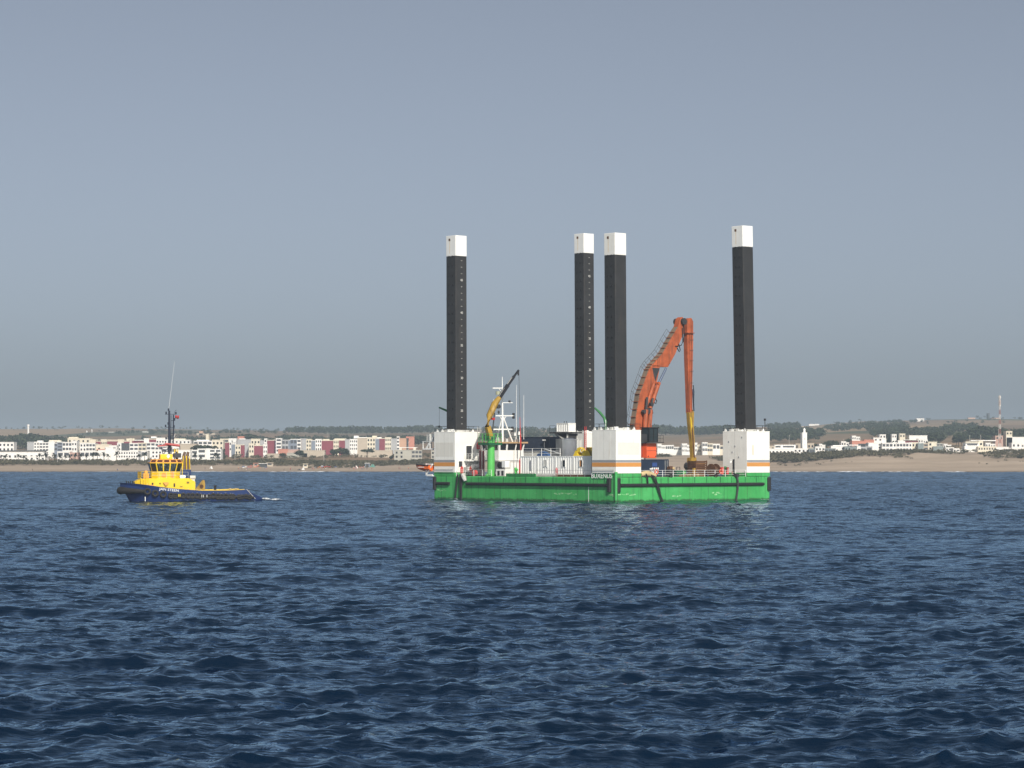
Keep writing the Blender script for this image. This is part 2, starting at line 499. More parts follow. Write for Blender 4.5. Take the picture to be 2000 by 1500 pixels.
    o = bpy.data.objects.new("terrain", me); COL.objects.link(o)
    tag(o, kind="structure")
build_land()

# ------------------------------------------------------------------ haze
def build_haze():
    m = bpy.data.materials.new("haze"); m.use_nodes = True
    nt = m.node_tree
    for n in list(nt.nodes): nt.nodes.remove(n)
    out = N(nt, "ShaderNodeOutputMaterial"); pv = N(nt, "ShaderNodeVolumePrincipled")
    pv.inputs['Color'].default_value = (0.68, 0.84, 1.0, 1)
    pv.inputs['Density'].default_value = 0.00013
    pv.inputs['Anisotropy'].default_value = 0.0
    nt.links.new(pv.outputs[0], out.inputs['Volume'])
    o = MB().box(-7000, 7000, -950, 9100, -4.2, 125).build("haze", m)
    tag(o, kind="stuff")
build_haze()
# ------------------------------------------------------------------ jack-up barge
BA = R(41.5)
BC, BS = math.cos(BA), math.sin(BA)
B0 = Vector((17.95, 442.0, 0.0))
BW, BL = 38.9, 49.1           # along the right face (u), along the left face (v)
DECK = 4.4
HS = 6.06                     # jack housing, square in plan
def bw(u, v, z=0.0):
    return Vector((B0.x + BC * u - BS * v, B0.y + BS * u + BC * v, z))
def at_u(px, u):
    k = (px - 1000) / FPX
    return (B0.x + BC * u - k * (B0.y + BS * u)) / (BS + k * BC)
def at_v(px, v):
    k = (px - 1000) / FPX
    return (k * (B0.y + BC * v) - B0.x + BS * v) / (BC - k * BS)
def zat(py, u, v):
    w = bw(u, v)
    return P(1000, py, w.y).z
def bl(px, py, u=None, v=None):
    """barge coordinates of a pixel on the vertical plane u = const or v = const"""
    if u is None: u = at_v(px, v)
    else: v = at_u(px, u)
    return Vector((u, v, zat(py, u, v)))
BASE = {}
def bthing(name, u, v, z, label, cat, group=None):
    o = thing(name, bw(u, v, z), BA, label, cat, group)
    BASE[o.name] = Vector((u, v, z))
    return o
def bb(mb, name, mat, t, parent=None, smooth=False, bevel=0.0):
    """build a part given in barge coordinates under thing t (or its part)"""
    b = BASE[t.name]
    mb.v = [(x - b.x, y - b.y, z - b.z) for x, y, z in mb.v]
    return mb.build(name, mat, parent or t, smooth, bevel)
def railing(mb, pts, h=1.1, step=2.0, r=0.03, rails=3, rr=None):
    rr = rr or r
    for a, b in zip(pts, pts[1:]):
        a, b = Vector(a), Vector(b)
        n = max(1, round((b - a).length / step))
        for i in range(n + 1):
            p = a.lerp(b, i / n)
            mb.cyl(p, p + Vector((0, 0, h)), r, n=6)
        for k in range(1, rails + 1):
            z = Vector((0, 0, h * k / rails))
            mb.cyl(a + z, b + z, rr * 0.85, n=6)
    return mb
def text_mesh(body, size, mat, name, extr=0.01):
    cu = bpy.data.curves.new(name, 'FONT'); cu.body = body; cu.size = size; cu.extrude = extr
    cu.offset = size * 0.012; cu.align_x = 'CENTER'; cu.align_y = 'CENTER'
    o = bpy.data.objects.new(name, cu); COL.objects.link(o)
    dg = bpy.context.evaluated_depsgraph_get()
    me = bpy.data.meshes.new_from_object(o.evaluated_get(dg))
    bpy.data.objects.remove(o); bpy.data.curves.remove(cu)
    me.materials.clear(); me.materials.append(mat)
    return me
def wall_text(name, me, parent, loc, face, sx=1.0):
    """put a text mesh upright on a barge face: 'L' looks along +u, 'R' looks along +v"""
    o = bpy.data.objects.new(name, me); COL.objects.link(o); o.parent = parent
    o.location = loc
    o.rotation_euler = (R(90), 0, R(-90) if face == 'L' else 0)
    o.scale = (sx, 1, 1)
    return o

def hull_paint():
    """weathered marine green: faded patches, dark runs from the deck edge, pale scrapes, weed at the waterline"""
    m, nt, b = new_mat("hull_green"); L = nt.links
    tc = N(nt, "ShaderNodeTexCoord")
    def nz(sc, scale, det=7, rough=0.6):
        mp = N(nt, "ShaderNodeMapping"); mp.inputs['Scale'].default_value = sc; L.new(tc.outputs['Object'], mp.inputs['Vector'])
        n = N(nt, "ShaderNodeTexNoise"); n.inputs['Scale'].default_value = scale; n.inputs['Detail'].default_value = det; n.inputs['Roughness'].default_value = rough
        L.new(mp.outputs[0], n.inputs['Vector']); return n.outputs['Fac']
    def rng_(v, a, b_, hi=1.0):
        r = N(nt, "ShaderNodeMapRange"); L.new(v, r.inputs['Value']); r.inputs['From Min'].default_value = a; r.inputs['From Max'].default_value = b_; r.inputs['To Max'].default_value = hi
        return r.outputs[0]
    def mix(f, a, c):
        x = N(nt, "ShaderNodeMix", data_type='RGBA'); L.new(f, x.inputs['Factor'])
        for v, k in ((a, 6), (c, 7)):
            if isinstance(v, tuple): x.inputs[k].default_value = (*v, 1)
            else: L.new(v, x.inputs[k])
        return x.outputs[2]
    c = mix(rng_(nz((1, 1, 1), 0.22), 0.35, 0.68), (0.04, 0.31, 0.075), (0.068, 0.40, 0.115))
    c = mix(rng_(nz((1, 1, 1.6), 0.9), 0.55, 0.72, 0.5), c, (0.035, 0.24, 0.07))
    c = mix(rng_(nz((2.6, 2.6, 0.13), 0.8), 0.54, 0.70, 0.8), c, (0.028, 0.11, 0.045))
    c = mix(rng_(nz((3.4, 3.4, 0.10), 0.9), 0.60, 0.72, 0.75), c, (0.14, 0.075, 0.035))
    c = mix(rng_(nz((0.35, 0.35, 2.2), 0.9), 0.62, 0.74, 0.4), c, (0.26, 0.50, 0.27))
    sp = N(nt, "ShaderNodeSeparateXYZ"); L.new(tc.outputs['Object'], sp.inputs[0])
    ad = N(nt, "ShaderNodeMath", operation='ADD'); L.new(sp.outputs['Z'], ad.inputs[0]); L.new(nz((1, 1, 1), 1.2), ad.inputs[1])
    c = mix(rng_(ad.outputs[0], 1.05, 0.75, 0.85), c, (0.02, 0.055, 0.025))
    L.new(c, b.inputs['Base Color']); b.inputs['Roughness'].default_value = 0.55; b.inputs['Specular IOR Level'].default_value = 0.3
    bp = N(nt, "ShaderNodeBump"); bp.inputs['Distance'].default_value = 0.05; bp.inputs['Strength'].default_value = 0.7
    L.new(nz((1, 1, 1), 0.7), bp.inputs['Height']); L.new(bp.outputs[0], b.inputs['Normal'])
    MATS["hull_green"] = m
    return m
GREEN = hull_paint()
GREEN2 = paint("crane_green", (0.10, 0.46, 0.10), 0.4, 0.08, 0.8)
DGREEN = paint("dark_green", (0.012, 0.10, 0.04), 0.5, 0.15)
WHITE = paint("barge_white", (0.80, 0.79, 0.74), 0.5, 0.04, 0.5, dirt=(0.50, 0.38, 0.24), dirt_amt=0.3)
WHITE2 = paint("clean_white", (0.80, 0.80, 0.77), 0.45, 0.03, 0.8)
GREYW = paint("grey_white", (0.50, 0.50, 0.47), 0.6, 0.08, 0.8, dirt=(0.25, 0.2, 0.14), dirt_amt=0.2)
STRIPE_G = paint("stripe_grey", (0.28, 0.29, 0.31), 0.5, 0.05)
STRIPE_O = paint("stripe_orange", (0.60, 0.27, 0.07), 0.5, 0.05)
LEGM = paint("leg_steel", (0.026, 0.026, 0.027), 0.6, 0.2, 0.5, dirt=(0.05, 0.042, 0.035), dirt_amt=0.5, bump=0.01)
BLACK = paint("black_rubber", (0.014, 0.014, 0.016), 0.7, 0.2, 1.0)
DARK = paint("dark_steel", (0.035, 0.035, 0.038), 0.6, 0.2, 1.0)
RUSTM = paint("rusty_steel", (0.10, 0.045, 0.022), 0.85, 0.4, 1.5)
DECKM = paint("deck_plate", (0.13, 0.12, 0.10), 0.8, 0.3, 0.5, dirt=RUST, dirt_amt=0.5, streak=False)
NAVY = paint("container_navy", (0.016, 0.028, 0.055), 0.5, 0.15, 0.6, dirt=(0.06, 0.05, 0.045), dirt_amt=0.2)
ORANGE = paint("excavator_orange", (0.38, 0.088, 0.03), 0.6, 0.32, 0.6, dirt=(0.085, 0.045, 0.03), dirt_amt=0.62)
ORANGE2 = paint("house_orange", (0.74, 0.12, 0.04), 0.4, 0.06, 0.5)
YELLOW = paint("plant_yellow", (0.36, 0.22, 0.03), 0.5, 0.25, 0.7, dirt=(0.07, 0.04, 0.02), dirt_amt=0.6)
YELLOW2 = paint("bright_yellow", (0.72, 0.52, 0.02), 0.4, 0.05)
RED = paint("signal_red", (0.50, 0.035, 0.03), 0.45, 0.08)
LORANGE = paint("lifeboat_orange", (0.80, 0.14, 0.02), 0.35, 0.05)
TAN = paint("tan_walkway", (0.19, 0.135, 0.095), 0.8, 0.15)
BLUE = paint("tarpaulin_blue", (0.03, 0.08, 0.20), 0.6, 0.2, 2.0, bump=0.05)
CANVAS = paint("canvas_tan", (0.50, 0.38, 0.20), 0.85, 0.15, 1.0, bump=0.06)
PALEMARK = paint("scuffed_paint", (0.24, 0.50, 0.24), 0.7, 0.35, 2.0)
GLASS = glass_mat("dark_glass")

barge = bthing("jack_up_barge", 0, 0, 0, "green jack-up barge with four dark square legs and white jack housings", "barge")

# hull: plated box with rounded corners, sheer strake, seams, corner post
hull = bb(MB().box(0, BW, 0, BL, -2.0, DECK), "hull", GREEN, barge, bevel=0.22)
seams = MB()
for i in range(1, 12):
    u = BW * i / 12 + random.uniform(-0.4, 0.4)
    bb(MB().box(u - 0.05, u + 0.05, -0.05, 0.03, 3.35, DECK - 0.06), "hull_seam", DGREEN, barge, hull)
for i in range(1, 15):
    v = BL * i / 15 + random.uniform(-0.5, 0.5)
    bb(MB().box(-0.05, 0.03, v - 0.05, v + 0.05, 3.35, DECK - 0.06), "hull_seam", DGREEN, barge, hull)
for i in (2, 4, 7, 9, 11):
    u = BW * i / 13
    bb(MB().box(u - 0.02, u + 0.02, -0.025, 0.03, -1, 2.7), "hull_seam", DGREEN, barge, hull)
for i in (2, 5, 8, 11):
    v = BL * i / 13
    bb(MB().box(-0.025, 0.03, v - 0.02, v + 0.02, -1, 2.7), "hull_seam", DGREEN, barge, hull)
post = MB().cyl((0.02, 0.02, -2), (0.02, 0.02, 5.3), 0.28, n=14)
bb(post, "corner_post", GREEN, barge, hull, smooth=True)
for u, v in ((0.34, -0.03), (-0.03, 0.36)):
    bb(MB().cyl((u, v, -1.5), (u, v, 1.95), 0.07, n=8), "guide_pipe", DARK, barge, hull)
dk = MB().box(0.25, BW - 0.25, 0.25, BL - 0.25, DECK - 0.05, DECK + 0.03)
bb(dk, "deck", DECKM, barge)
# scuffed patches where craft have come alongside
def patch(u0, u1, z0, z1, face, seed):
    rnd = random.Random(seed)
    x = u0
    while x < u1:
        m = MB()
        w = rnd.uniform(0.25, 0.9); h = rnd.uniform(0.06, 0.3); z = rnd.uniform(z0, z1)
        pts = [(-w / 2, -h / 2), (w * 0.2, -h * 0.6), (w / 2, -h * 0.1), (w * 0.35, h / 2), (-w * 0.3, h * 0.4)]
        if face == 'R': m.prism([(x + a, -0.006, z + b) for a, b in pts], (0, 0.02, 0))
        else: m.prism([(-0.006, x + a, z + b) for a, b in pts], (0.02, 0, 0))
        x += rnd.uniform(0.3, 0.7)
        bb(m, "scuff_mark", PALEMARK, barge, hull)
patch(0.5, 4.6, 1.25, 1.5, 'R', 1); patch(24, 26.5, 1.2, 1.6, 'R', 5); patch(14, 16, 0.9, 1.2, 'R', 6)
patch(0.6, 2.2, 1.2, 1.45, 'L', 2); patch(at_u(1125, 0), at_u(1082, 0), 1.25, 1.6, 'L', 3); patch(at_u(870, 0), at_u(854, 0), 1.5, 1.9, 'L', 4)
# draught marks beside the corners
for u in (33.8, 34.8, 35.8, 36.6, 37.4):
    bb(MB().box(u - 0.05, u + 0.05, -0.012, 0.02, 4.02, 4.3), "draught_mark", DGREEN, barge, hull)
bb(MB().box(-0.012, 0.02, at_u(1149.5, 0) - 0.05, at_u(1149.5, 0) + 0.05, 0.0, 2.7), "draught_mark", WHITE2, barge, hull)

# rubbing fenders
def fender(u0, u1, face, z0=2.72, z1=3.28):
    zc = (z0 + z1) / 2; h = (z1 - z0) / 2
    prof = [(0, -h), (-0.26, -h * 0.9), (-0.4, -h * 0.45), (-0.4, h * 0.45), (-0.26, h * 0.9), (0, h)]
    if face == 'R': m = MB().prism([(u0, a, zc + b) for a, b in prof], (u1 - u0, 0, 0))
    else: m = MB().prism([(a, u0, zc + b) for a, b in prof], (0, u1 - u0, 0))
    bb(m, "fender", BLACK, barge)
def vfender(p, face, z0=1.8, z1=4.25, w=0.42):
    prof = [(-w, 0), (-w, -0.22), (-w * 0.55, -0.42), (w * 0.55, -0.42), (w, -0.22), (w, 0)]
    if face == 'R': m = MB().prism([(p + a, b, z0) for a, b in prof], (0, 0, z1 - z0))
    else: m = MB().prism([(b, p + a, z0) for a, b in prof], (0, 0, z1 - z0))
    bb(m, "fender", BLACK, barge, bevel=0.08)
fender(at_v(1210, 0), at_v(1490, 0), 'R')
fender(at_u(1188, 0), at_u(912, 0), 'L')
fender(at_u(879, 0), at_u(854, 0), 'L')
vfender(at_v(1207, 0), 'R'); vfender(at_u(1191, 0), 'L'); vfender(BW - 0.35, 'R'); vfender(BL - 0.35, 'L')

# name board letters on the left face
nm = text_mesh("BUXENUS", 1.2, WHITE2, "name_letters")
vm_ = (at_u(1157, 0) + at_u(1194, 0)) / 2
bb(MB().box(-0.05, 0.01, at_u(1196, 0), at_u(1156, 0), 4.05, 5.12), "name_board", paint("name_board", (0.02, 0.20, 0.06), 0.5, 0.1), barge)
t_ = wall_text("name_letters", nm, barge, (-0.066, vm_, 4.58), 'L', 1.0)

# jack housings
HTOP = 12.55
HOUSES = {'C': (0, 0), 'D': (BW - HS, 0), 'A': (0, BL - HS), 'B': (BW - HS, BL - HS)}
for key, (u0, v0) in HOUSES.items():
    m = MB().box(u0 + 0.002, u0 + HS - 0.002, v0 + 0.002, v0 + HS - 0.002, 5.05, HTOP)
    # raised edge strips and a welded rim
    m.box(u0 - 0.02, u0 + HS + 0.02, v0 - 0.02, v0 + HS + 0.02, HTOP - 0.10, HTOP + 0.06)
    h = bb(m, "jack_housing", WHITE, barge, bevel=0.05)
    bb(MB().box(u0, u0 + HS, v0, v0 + HS, DECK + 0.03, 5.05), "housing_skirt", GREEN, barge, h)
    # vertical plate seams
    for k in (1, 2, 3):
        w = HS * k / 4
        if key in 'ACD':
            bb(MB().box(u0 - 0.012, u0 + 0.01, v0 + w - 0.03, v0 + w + 0.03, 7.5, HTOP - 0.15), "plate_seam", GREYW if k == 2 else WHITE, barge, h)
    faces = {'C': 'LR', 'D': 'R', 'A': 'L', 'B': ''}[key]
    for f in faces:
        for z0, z1, mt in ((6.96, 7.38, STRIPE_G), (6.20, 6.92, STRIPE_O)):
            e = 0.012
            if f == 'R': bb(MB().box(u0 + 0.02, u0 + HS - 0.02, v0 - e, v0 + 0.01, z0, z1), "stripe", mt, barge, h)
            else: bb(MB().box(u0 - e, u0 + 0.01, v0 + 0.02, v0 + HS - 0.02, z0, z1), "stripe", mt, barge, h)
    # repainted panel
    OLD = paint("repainted_panel", (0.70, 0.68, 0.62), 0.6, 0.04)
    if key == 'C': bb(MB().box(u0 + 0.5, u0 + HS - 0.4, v0 - 0.008, v0 + 0.01, 8.3, 10.4), "repainted_panel", OLD, barge, h)
    if key == 'A': bb(MB().box(u0 - 0.008, u0 + 0.01, v0 + 0.5, v0 + HS - 0.5, 8.0, 10.6), "repainted_panel", OLD, barge, h)
    if key == 'D': bb(MB().box(u0 + 1.5, u0 + 1.68, v0 - 0.008, v0 + 0.01, 8.3, 10.1), "rust_run", paint("rust_run", (0.62, 0.44, 0.22), 0.8, 0.3), barge, h)
    # lifting eyes and hatches along the top edge
    rnd = random.Random(key)
    for k in range(4):
        w = 0.7 + k * (HS - 1.4) / 3 + rnd.uniform(-0.2, 0.2)
        bb(MB().prism([(u0 + 0.1, v0 + w - 0.3, HTOP), (u0 + 0.1, v0 + w + 0.3, HTOP), (u0 + 0.1, v0 + w + 0.08, HTOP + 0.55), (u0 + 0.1, v0 + w - 0.08, HTOP + 0.55)], (0.12, 0, 0)), "lifting_eye", WHITE2, barge, h)
    bb(MB().prism([(u0 + HS - 1.9, v0 + 0.15, HTOP), (u0 + HS - 1.2, v0 + 0.15, HTOP), (u0 + HS - 1.45, v0 + 0.15, HTOP + 0.6), (u0 + HS - 1.65, v0 + 0.15, HTOP + 0.6)], (0, 0.15, 0)), "lifting_eye", WHITE2, barge, h)
    for k in range(5):
        a, b = rnd.choice([(rnd.uniform(0.5, 1.3), rnd.uniform(0.6, 5.2)), (rnd.uniform(0.6, 5.2), rnd.uniform(0.5, 1.3))])
        s_ = rnd.uniform(0.2, 0.42)
        bb(MB().box(u0 + a - s_, u0 + a + s_, v0 + b - s_, v0 + b + s_, HTOP + 0.02, HTOP + rnd.uniform(0.3, 0.6)), "valve_box", rnd.choice([WHITE2, GREYW, WHITE2]), barge, h, bevel=0.04)
    rl = MB()
    o_ = 0.12
    ring = [(u0 + o_, v0 + o_ + 0.6, HTOP), (u0 + o_, v0 + HS - o_, HTOP), (u0 + HS - o_, v0 + HS - o_, HTOP), (u0 + HS - o_, v0 + o_ + (0.0 if key != 'D' else 0), HTOP), (u0 + 2.6, v0 + o_, HTOP)]
    railing(rl, ring, 1.1, 1.5, 0.035, 2)
    bb(rl, "top_railing", DARK, barge, h)
    if key == 'C':
        bb(MB().cyl((u0 + 0.4, v0 + 3.0, HTOP), (u0 + 0.4, v0 + 3.0, HTOP + 1.8), 0.05, n=6), "light_pole", WHITE2, barge, h)
    if key == 'D':
        bb(MB().cyl((u0 + HS - 0.3, v0 + 0.9, HTOP), (u0 + HS - 0.3, v0 + 0.9, HTOP + 2.2), 0.07, n=6).box(u0 + HS - 0.45, u0 + HS - 0.15, v0 + 0.75, v0 + 1.05, HTOP + 2.0, HTOP + 2.4), "light_pole", DARK, barge, h)
    # handrail along the base of the outer face
    if 'L' in faces:
        bb(MB().cyl((u0 - 0.14, v0 + 0.4, 5.62), (u0 - 0.14, v0 + HS - 0.3, 5.62), 0.05, n=6).cyl((u0 - 0.14, v0 + 0.4, 5.12), (u0 - 0.14, v0 + HS - 0.3, 5.12), 0.05, n=6), "grab_rail", STRIPE_G, barge, h)
    if key == 'D':   # small fittings on the side that faces the deck
        for z, v in ((11.5, 1.2), (9.9, 2.9), (8.8, 3.6), (10.7, 4.5), (7.9, 2.0)):
            bb(MB().box(u0 - 0.08, u0, v - 0.08, v + 0.08, z - 0.13, z + 0.13), "side_fitting", STRIPE_G, barge, h)

# framed dark panels for door openings on the inner face of the housing by the crane
AV = BL - HS
hA = [o for o in barge.children if o.name.startswith("jack_housing")][2]
for (px0, px1, py0, py1) in ((910, 921, 871, 897), (895.5, 902.5, 901, 912)):
    a = bl(px0, py1, v=AV); b = bl(px1, py0, v=AV)
    bb(MB().box(a.x, b.x, AV - 0.02, AV + 0.01, a.z, b.z), "doorway_shade_panel", DARK, barge, hA)  # flat dark panel; the shade of the recess is put into its colour
    fr = MB().box(a.x - 0.1, a.x, AV - 0.12, AV, a.z, b.z + 0.1).box(b.x, b.x + 0.1, AV - 0.12, AV, a.z, b.z + 0.1).box(a.x, b.x, AV - 0.12, AV, b.z, b.z + 0.1)
    bb(fr, "door_frame", WHITE2, barge, hA)

# legs
LEG = 2.72
LEG_TOPS = {'A': (461, -0.15), 'B': (457, -0.25), 'C': (456, -0.30), 'D': (442, -0.85)}
pin_me = None
for key, (u0, v0) in HOUSES.items():
    cu, cv = u0 + HS / 2, v0 + HS / 2
    top = zat(LEG_TOPS[key][0], cu, cv)
    cap = 3.85
    hw = LEG / 2
    root = bpy.data.objects.new("leg", MB().box(-hw, hw, -hw, hw, 0, top - cap - HTOP + 6.0).mesh("leg", LEGM))
    COL.objects.link(root); root.parent = barge
    root.location = (cu, cv, HTOP - 6.0)
    tilt = R(LEG_TOPS[key][1])
    # lean seen from the camera: rotate about the viewing direction expressed in barge axes
    root.rotation_mode = 'QUATERNION'
    from mathutils import Quaternion
    root.rotation_quaternion = Quaternion(Vector((BS, BC, 0)), tilt)
    H0 = top - cap - HTOP + 6.0
    b = root.modifiers.new("bevel", 'BEVEL'); b.width = 0.1; b.segments = 2
    MB().box(-hw - 0.01, hw + 0.01, -hw - 0.01, hw + 0.01, H0 + 0.002, H0 + cap).build("leg_cap", WHITE2 if key != 'C' else WHITE, root, bevel=0.06)
    MB().box(-hw - 0.03, -hw - 0.012, 0.15, 0.62, H0 + cap - 1.0, H0 + cap - 0.55).build("pad_eye", RUSTM, root, bevel=0.005)
    MB().box(-hw - 0.018, -hw - 0.008, 0.28, 0.36, H0 + 0.5, H0 + cap - 0.9).build("rust_run", paint("rust_run", (0.62, 0.44, 0.22), 0.8, 0.3), root)
    # jacking pin holes, two columns on the left face
    if pin_me is None:
        pin_me = MB().cyl((-0.02, 0, -0.17), (-0.02, 0, 0.17), 0.1, n=8).mesh("pin_hole", paint("pin_hole", (0.006, 0.006, 0.008), 0.9, 0.1))
    z = H0 - 0.1
    while z > 6.3:
        for y in (-0.48, 0.50):
            link_mesh("pin_hole", pin_me, root, (-hw, y, z))
        z -= 1.78
    # height scale on the right face
    if key in 'AB':
        z = H0 - 0.85; k = 0; num = 45
        dash = MB().box(-0.16, 0.16, -0.008, 0.01, -0.035, 0.035).mesh("scale_dash", GREYW)
        while z > 6.6:
            if k % 5 == 3:
                tm = text_mesh(str(num), 0.62, GREYW, "scale_number")
                o = bpy.data.objects.new("scale_number", tm); COL.objects.link(o); o.parent = root
                o.location = (0.1, -hw - 0.014, z); o.rotation_euler = (R(90), 0, 0); num -= 5
            else:
                link_mesh("scale_dash", dash, root, (0.1, -hw, z))
            z -= 1.22; k += 1
    else:
        for z in (H0 - 11.5, H0 - 13.4, H0 - 24.5):
            MB().box(-hw + 0.15, hw - 0.15, -hw - 0.014, -hw + 0.01, z, z + 0.06).build("weld_line", DARK, root)
for key in 'CABD':
    u0, v0 = HOUSES[key]
    g = MB()
    cu, cv = u0 + HS / 2, v0 + HS / 2
    w = LEG / 2 + 0.42
    for s in (-1, 1):
        g.box(cu - w, cu + w, cv + s * (w - 0.15) - 0.15, cv + s * (w - 0.15) + 0.15, HTOP + 0.02, HTOP + 0.4)
        g.box(cu + s * (w - 0.15) - 0.15, cu + s * (w - 0.15) + 0.15, cv - w, cv + w, HTOP + 0.03, HTOP + 0.39)
    bb(g, "leg_guide", GREYW, barge)

# deck edge railings
rl = MB()
railing(rl, [(HS + 0.2, 0.25, DECK), (BW - HS - 0.1, 0.25, DECK)], 1.15, 2.55, 0.045, 3, 0.03)
bb(rl, "deck_railing", WHITE2, barge)
rl = MB()
railing(rl, [(0.3, HS + 0.3, DECK), (0.3, at_u(1046, 0.3), DECK)], 1.15, 1.9, 0.03, 2, 0.03)
bb(rl, "deck_railing", STRIPE_G, barge)
rl = MB()
railing(rl, [(0.3, at_u(960, 0.3), DECK), (0.3, AV - 0.1, DECK)], 1.15, 2.3, 0.04, 3, 0.03)
bb(rl, "deck_railing", WHITE2, barge)
bul = MB().box(0.02, 0.14, at_u(1046, 0), at_u(988, 0), DECK - 0.02, DECK + 0.5)
bb(bul, "bulwark", GREEN, barge)
for i in range(22):
    v = at_u(1044, 0) + (at_u(990, 0) - at_u(1044, 0)) * i / 21
    bb(MB().box(-0.04, 0.03, v - 0.05, v + 0.05, DECK + 0.1, DECK + 0.66), "bulwark_rib", DGREEN, barge)

# hoses and chains hanging to the water
def hang(pts, r, name, mat):
    bb(MB().tube(pts, r, 8), name, mat, barge, smooth=True)
def sag(a, b, n=8, d=0.2):
    a, b = Vector(a), Vector(b)
    return [a.lerp(b, i / n) - Vector((0, 0, d * math.sin(math.pi * i / n))) for i in range(n + 1)]
hang(sag((-0.25, at_u(896, 0), 4.7), (-0.35, at_u(891, 0), -0.6), d=0), 0.16, "hanging_hose", BLACK)
hang(sag((-0.25, at_u(901, 0), 4.75), (-0.30, at_u(902.5, 0), -0.6), d=0), 0.2, "hanging_hose", BLACK)
hang(sag((-0.3, at_u(904, 0), 4.7), (-0.42, at_u(904.5, 0), -0.6), d=0), 0.15, "hanging_hose", BLACK)
hang([(at_v(1259, 0), -0.3, 5.0), (at_v(1261, 0), -0.45, 4.4), (at_v(1262, 0), -0.42, 3.3)], 0.13, "hanging_hose", BLACK)
hang([(at_v(1266, 0), 0.2, 5.3), (at_v(1272, 0), -0.4, 4.5), (at_v(1279, 0), -0.45, 3.0), (at_v(1286, 0), -0.45, 1.2), (at_v(1293, 0), -0.5, -0.6)], 0.16, "hanging_hose", BLACK)
hang([(at_v(1270, 0), 0.2, 5.2), (at_v(1276, 0), -0.4, 4.4), (at_v(1284, 0), -0.45, 2.4), (at_v(1290, 0), -0.5, -0.6)], 0.1, "hanging_hose", BLACK)
hang([(at_v(1437, 0), -0.2, 4.6), (at_v(1437.5, 0), -0.45, 3.6), (at_v(1437, 0), -0.45, 2.0), (at_v(1433, 0), -0.45, -0.6)], 0.17, "mooring_chain", DARK)

# ---------------- rescue boat and davit at the far-left end
rb = bthing("rescue_boat", 2.0, 51.0, 6.0, "orange rescue boat hung in a davit beside the white jack housing", "boat")
bvs = []; bfs = []
secs = [(0.0, 0.05, 0.9, 1.15), (0.18, 0.55, 0.35, 1.05), (0.45, 0.82, 0.12, 1.0), (0.8, 0.88, 0.05, 0.98), (1.0, 0.8, 0.1, 0.98)]
LB = 4.6
vb = at_u(821, 1.0)
for t, w, zb, zt in secs:
    v = vb - t * LB
    z0 = zat(923.5, 1.0, v) ; 
    for du, z in ((-w, zt), (-w * 0.96, zb + 0.4 * (zt - zb)), (0, zb), (w * 0.96, zb + 0.4 * (zt - zb)), (w, zt)):
        bvs.append((0.0 + du, v, 5.2 + z * 1.15))
for k in range(len(secs) - 1):
    for i in range(4):
        bfs.append((k * 5 + i, k * 5 + i + 1, (k + 1) * 5 + i + 1, (k + 1) * 5 + i))
bfs.append((20, 21, 22, 23, 24)); bfs.append((4, 3, 2, 1, 0))
for k in range(len(secs) - 1):
    bfs.append((k * 5 + 4, k * 5, (k + 1) * 5, (k + 1) * 5 + 4))
m = MB(); m.v = bvs; m.f = bfs
bb(m, "hull", LORANGE, rb, smooth=True)
tb = MB().tube([(0.86, vb - 1.0 * LB, 6.36), (0.9, vb - 0.7 * LB, 6.36), (0.6, vb - 0.2 * LB, 6.45), (0, vb + 0.05, 6.55), (-0.6, vb - 0.2 * LB, 6.45), (-0.9, vb - 0.7 * LB, 6.36), (-0.86, vb - LB, 6.36)], 0.09, 6)
bb(tb, "rubbing_strip", BLACK, rb, smooth=True)
bb(MB().box(-0.97, -0.93, vb - 0.75 * LB, vb - 0.35 * LB, 5.95, 6.1), "grab_line", WHITE2, rb)
dv = bthing("boat_davit", 2.0, 50.0, 4.6, "white davit frame holding the orange rescue boat off the barge", "davit")
vd = at_u(839, 0.5)
fr = MB()
for u in (-0.3, 2.0):
    fr.bar((u, vd, 4.5), (u, vd, 6.7), 0.2).bar((u, vd, 4.6), (u, BL + 0.1, 4.6), 0.2).bar((u, vd, 6.6), (u, BL + 0.1, 6.6), 0.16).bar((u, vd, 4.7), (u, BL + 0.1, 6.5), 0.2)
bb(fr, "frame", WHITE2, dv)
bb(MB().box(-0.4, 2.1, vd - 0.2, BL, 4.35, 4.49), "platform", WHITE2, dv)
sp = bthing("side_platform", 2.0, 50.0, 9.0, "white braced platform with a white box cantilevered from the jack housing top", "platform")
vp = at_u(829.5, 1.0)
m = MB()
zf = zat(877, 1.0, vp); zt = zat(862, 1.0, vp); zb = zat(848, 1.0, vp)
for u in (0.6, 2.6):
    m.bar((u, vp, zf), (u, BL + 0.05, zf), 0.25).bar((u, vp, zf), (u, vp, zt), 0.12).bar((u, vp, zt), (u, BL + 0.05, zt), 0.1)
    m.bar((u, vp - 0.9, zf), (u, BL + 0.05, zb + 0.2), 0.28)
    m.bar((u, at_u(843, 1.0), zf), (u, at_u(843, 1.0), zb), 0.15)
bb(m, "frame", WHITE2, sp)
bb(MB().box(0.5, 2.7, vp, BL, zf - 0.13, zf - 0.01), "floor", GREYW, sp)
bb(MB().box(0.8, 2.4, at_u(834.5, 1.0), BL + 0.2, zat(861, 1, vp), zb).box(0.75, 2.45, at_u(834.2, 1.0), BL + 0.15, zb, zb + 0.1), "locker", GREYW, sp, bevel=0.03)

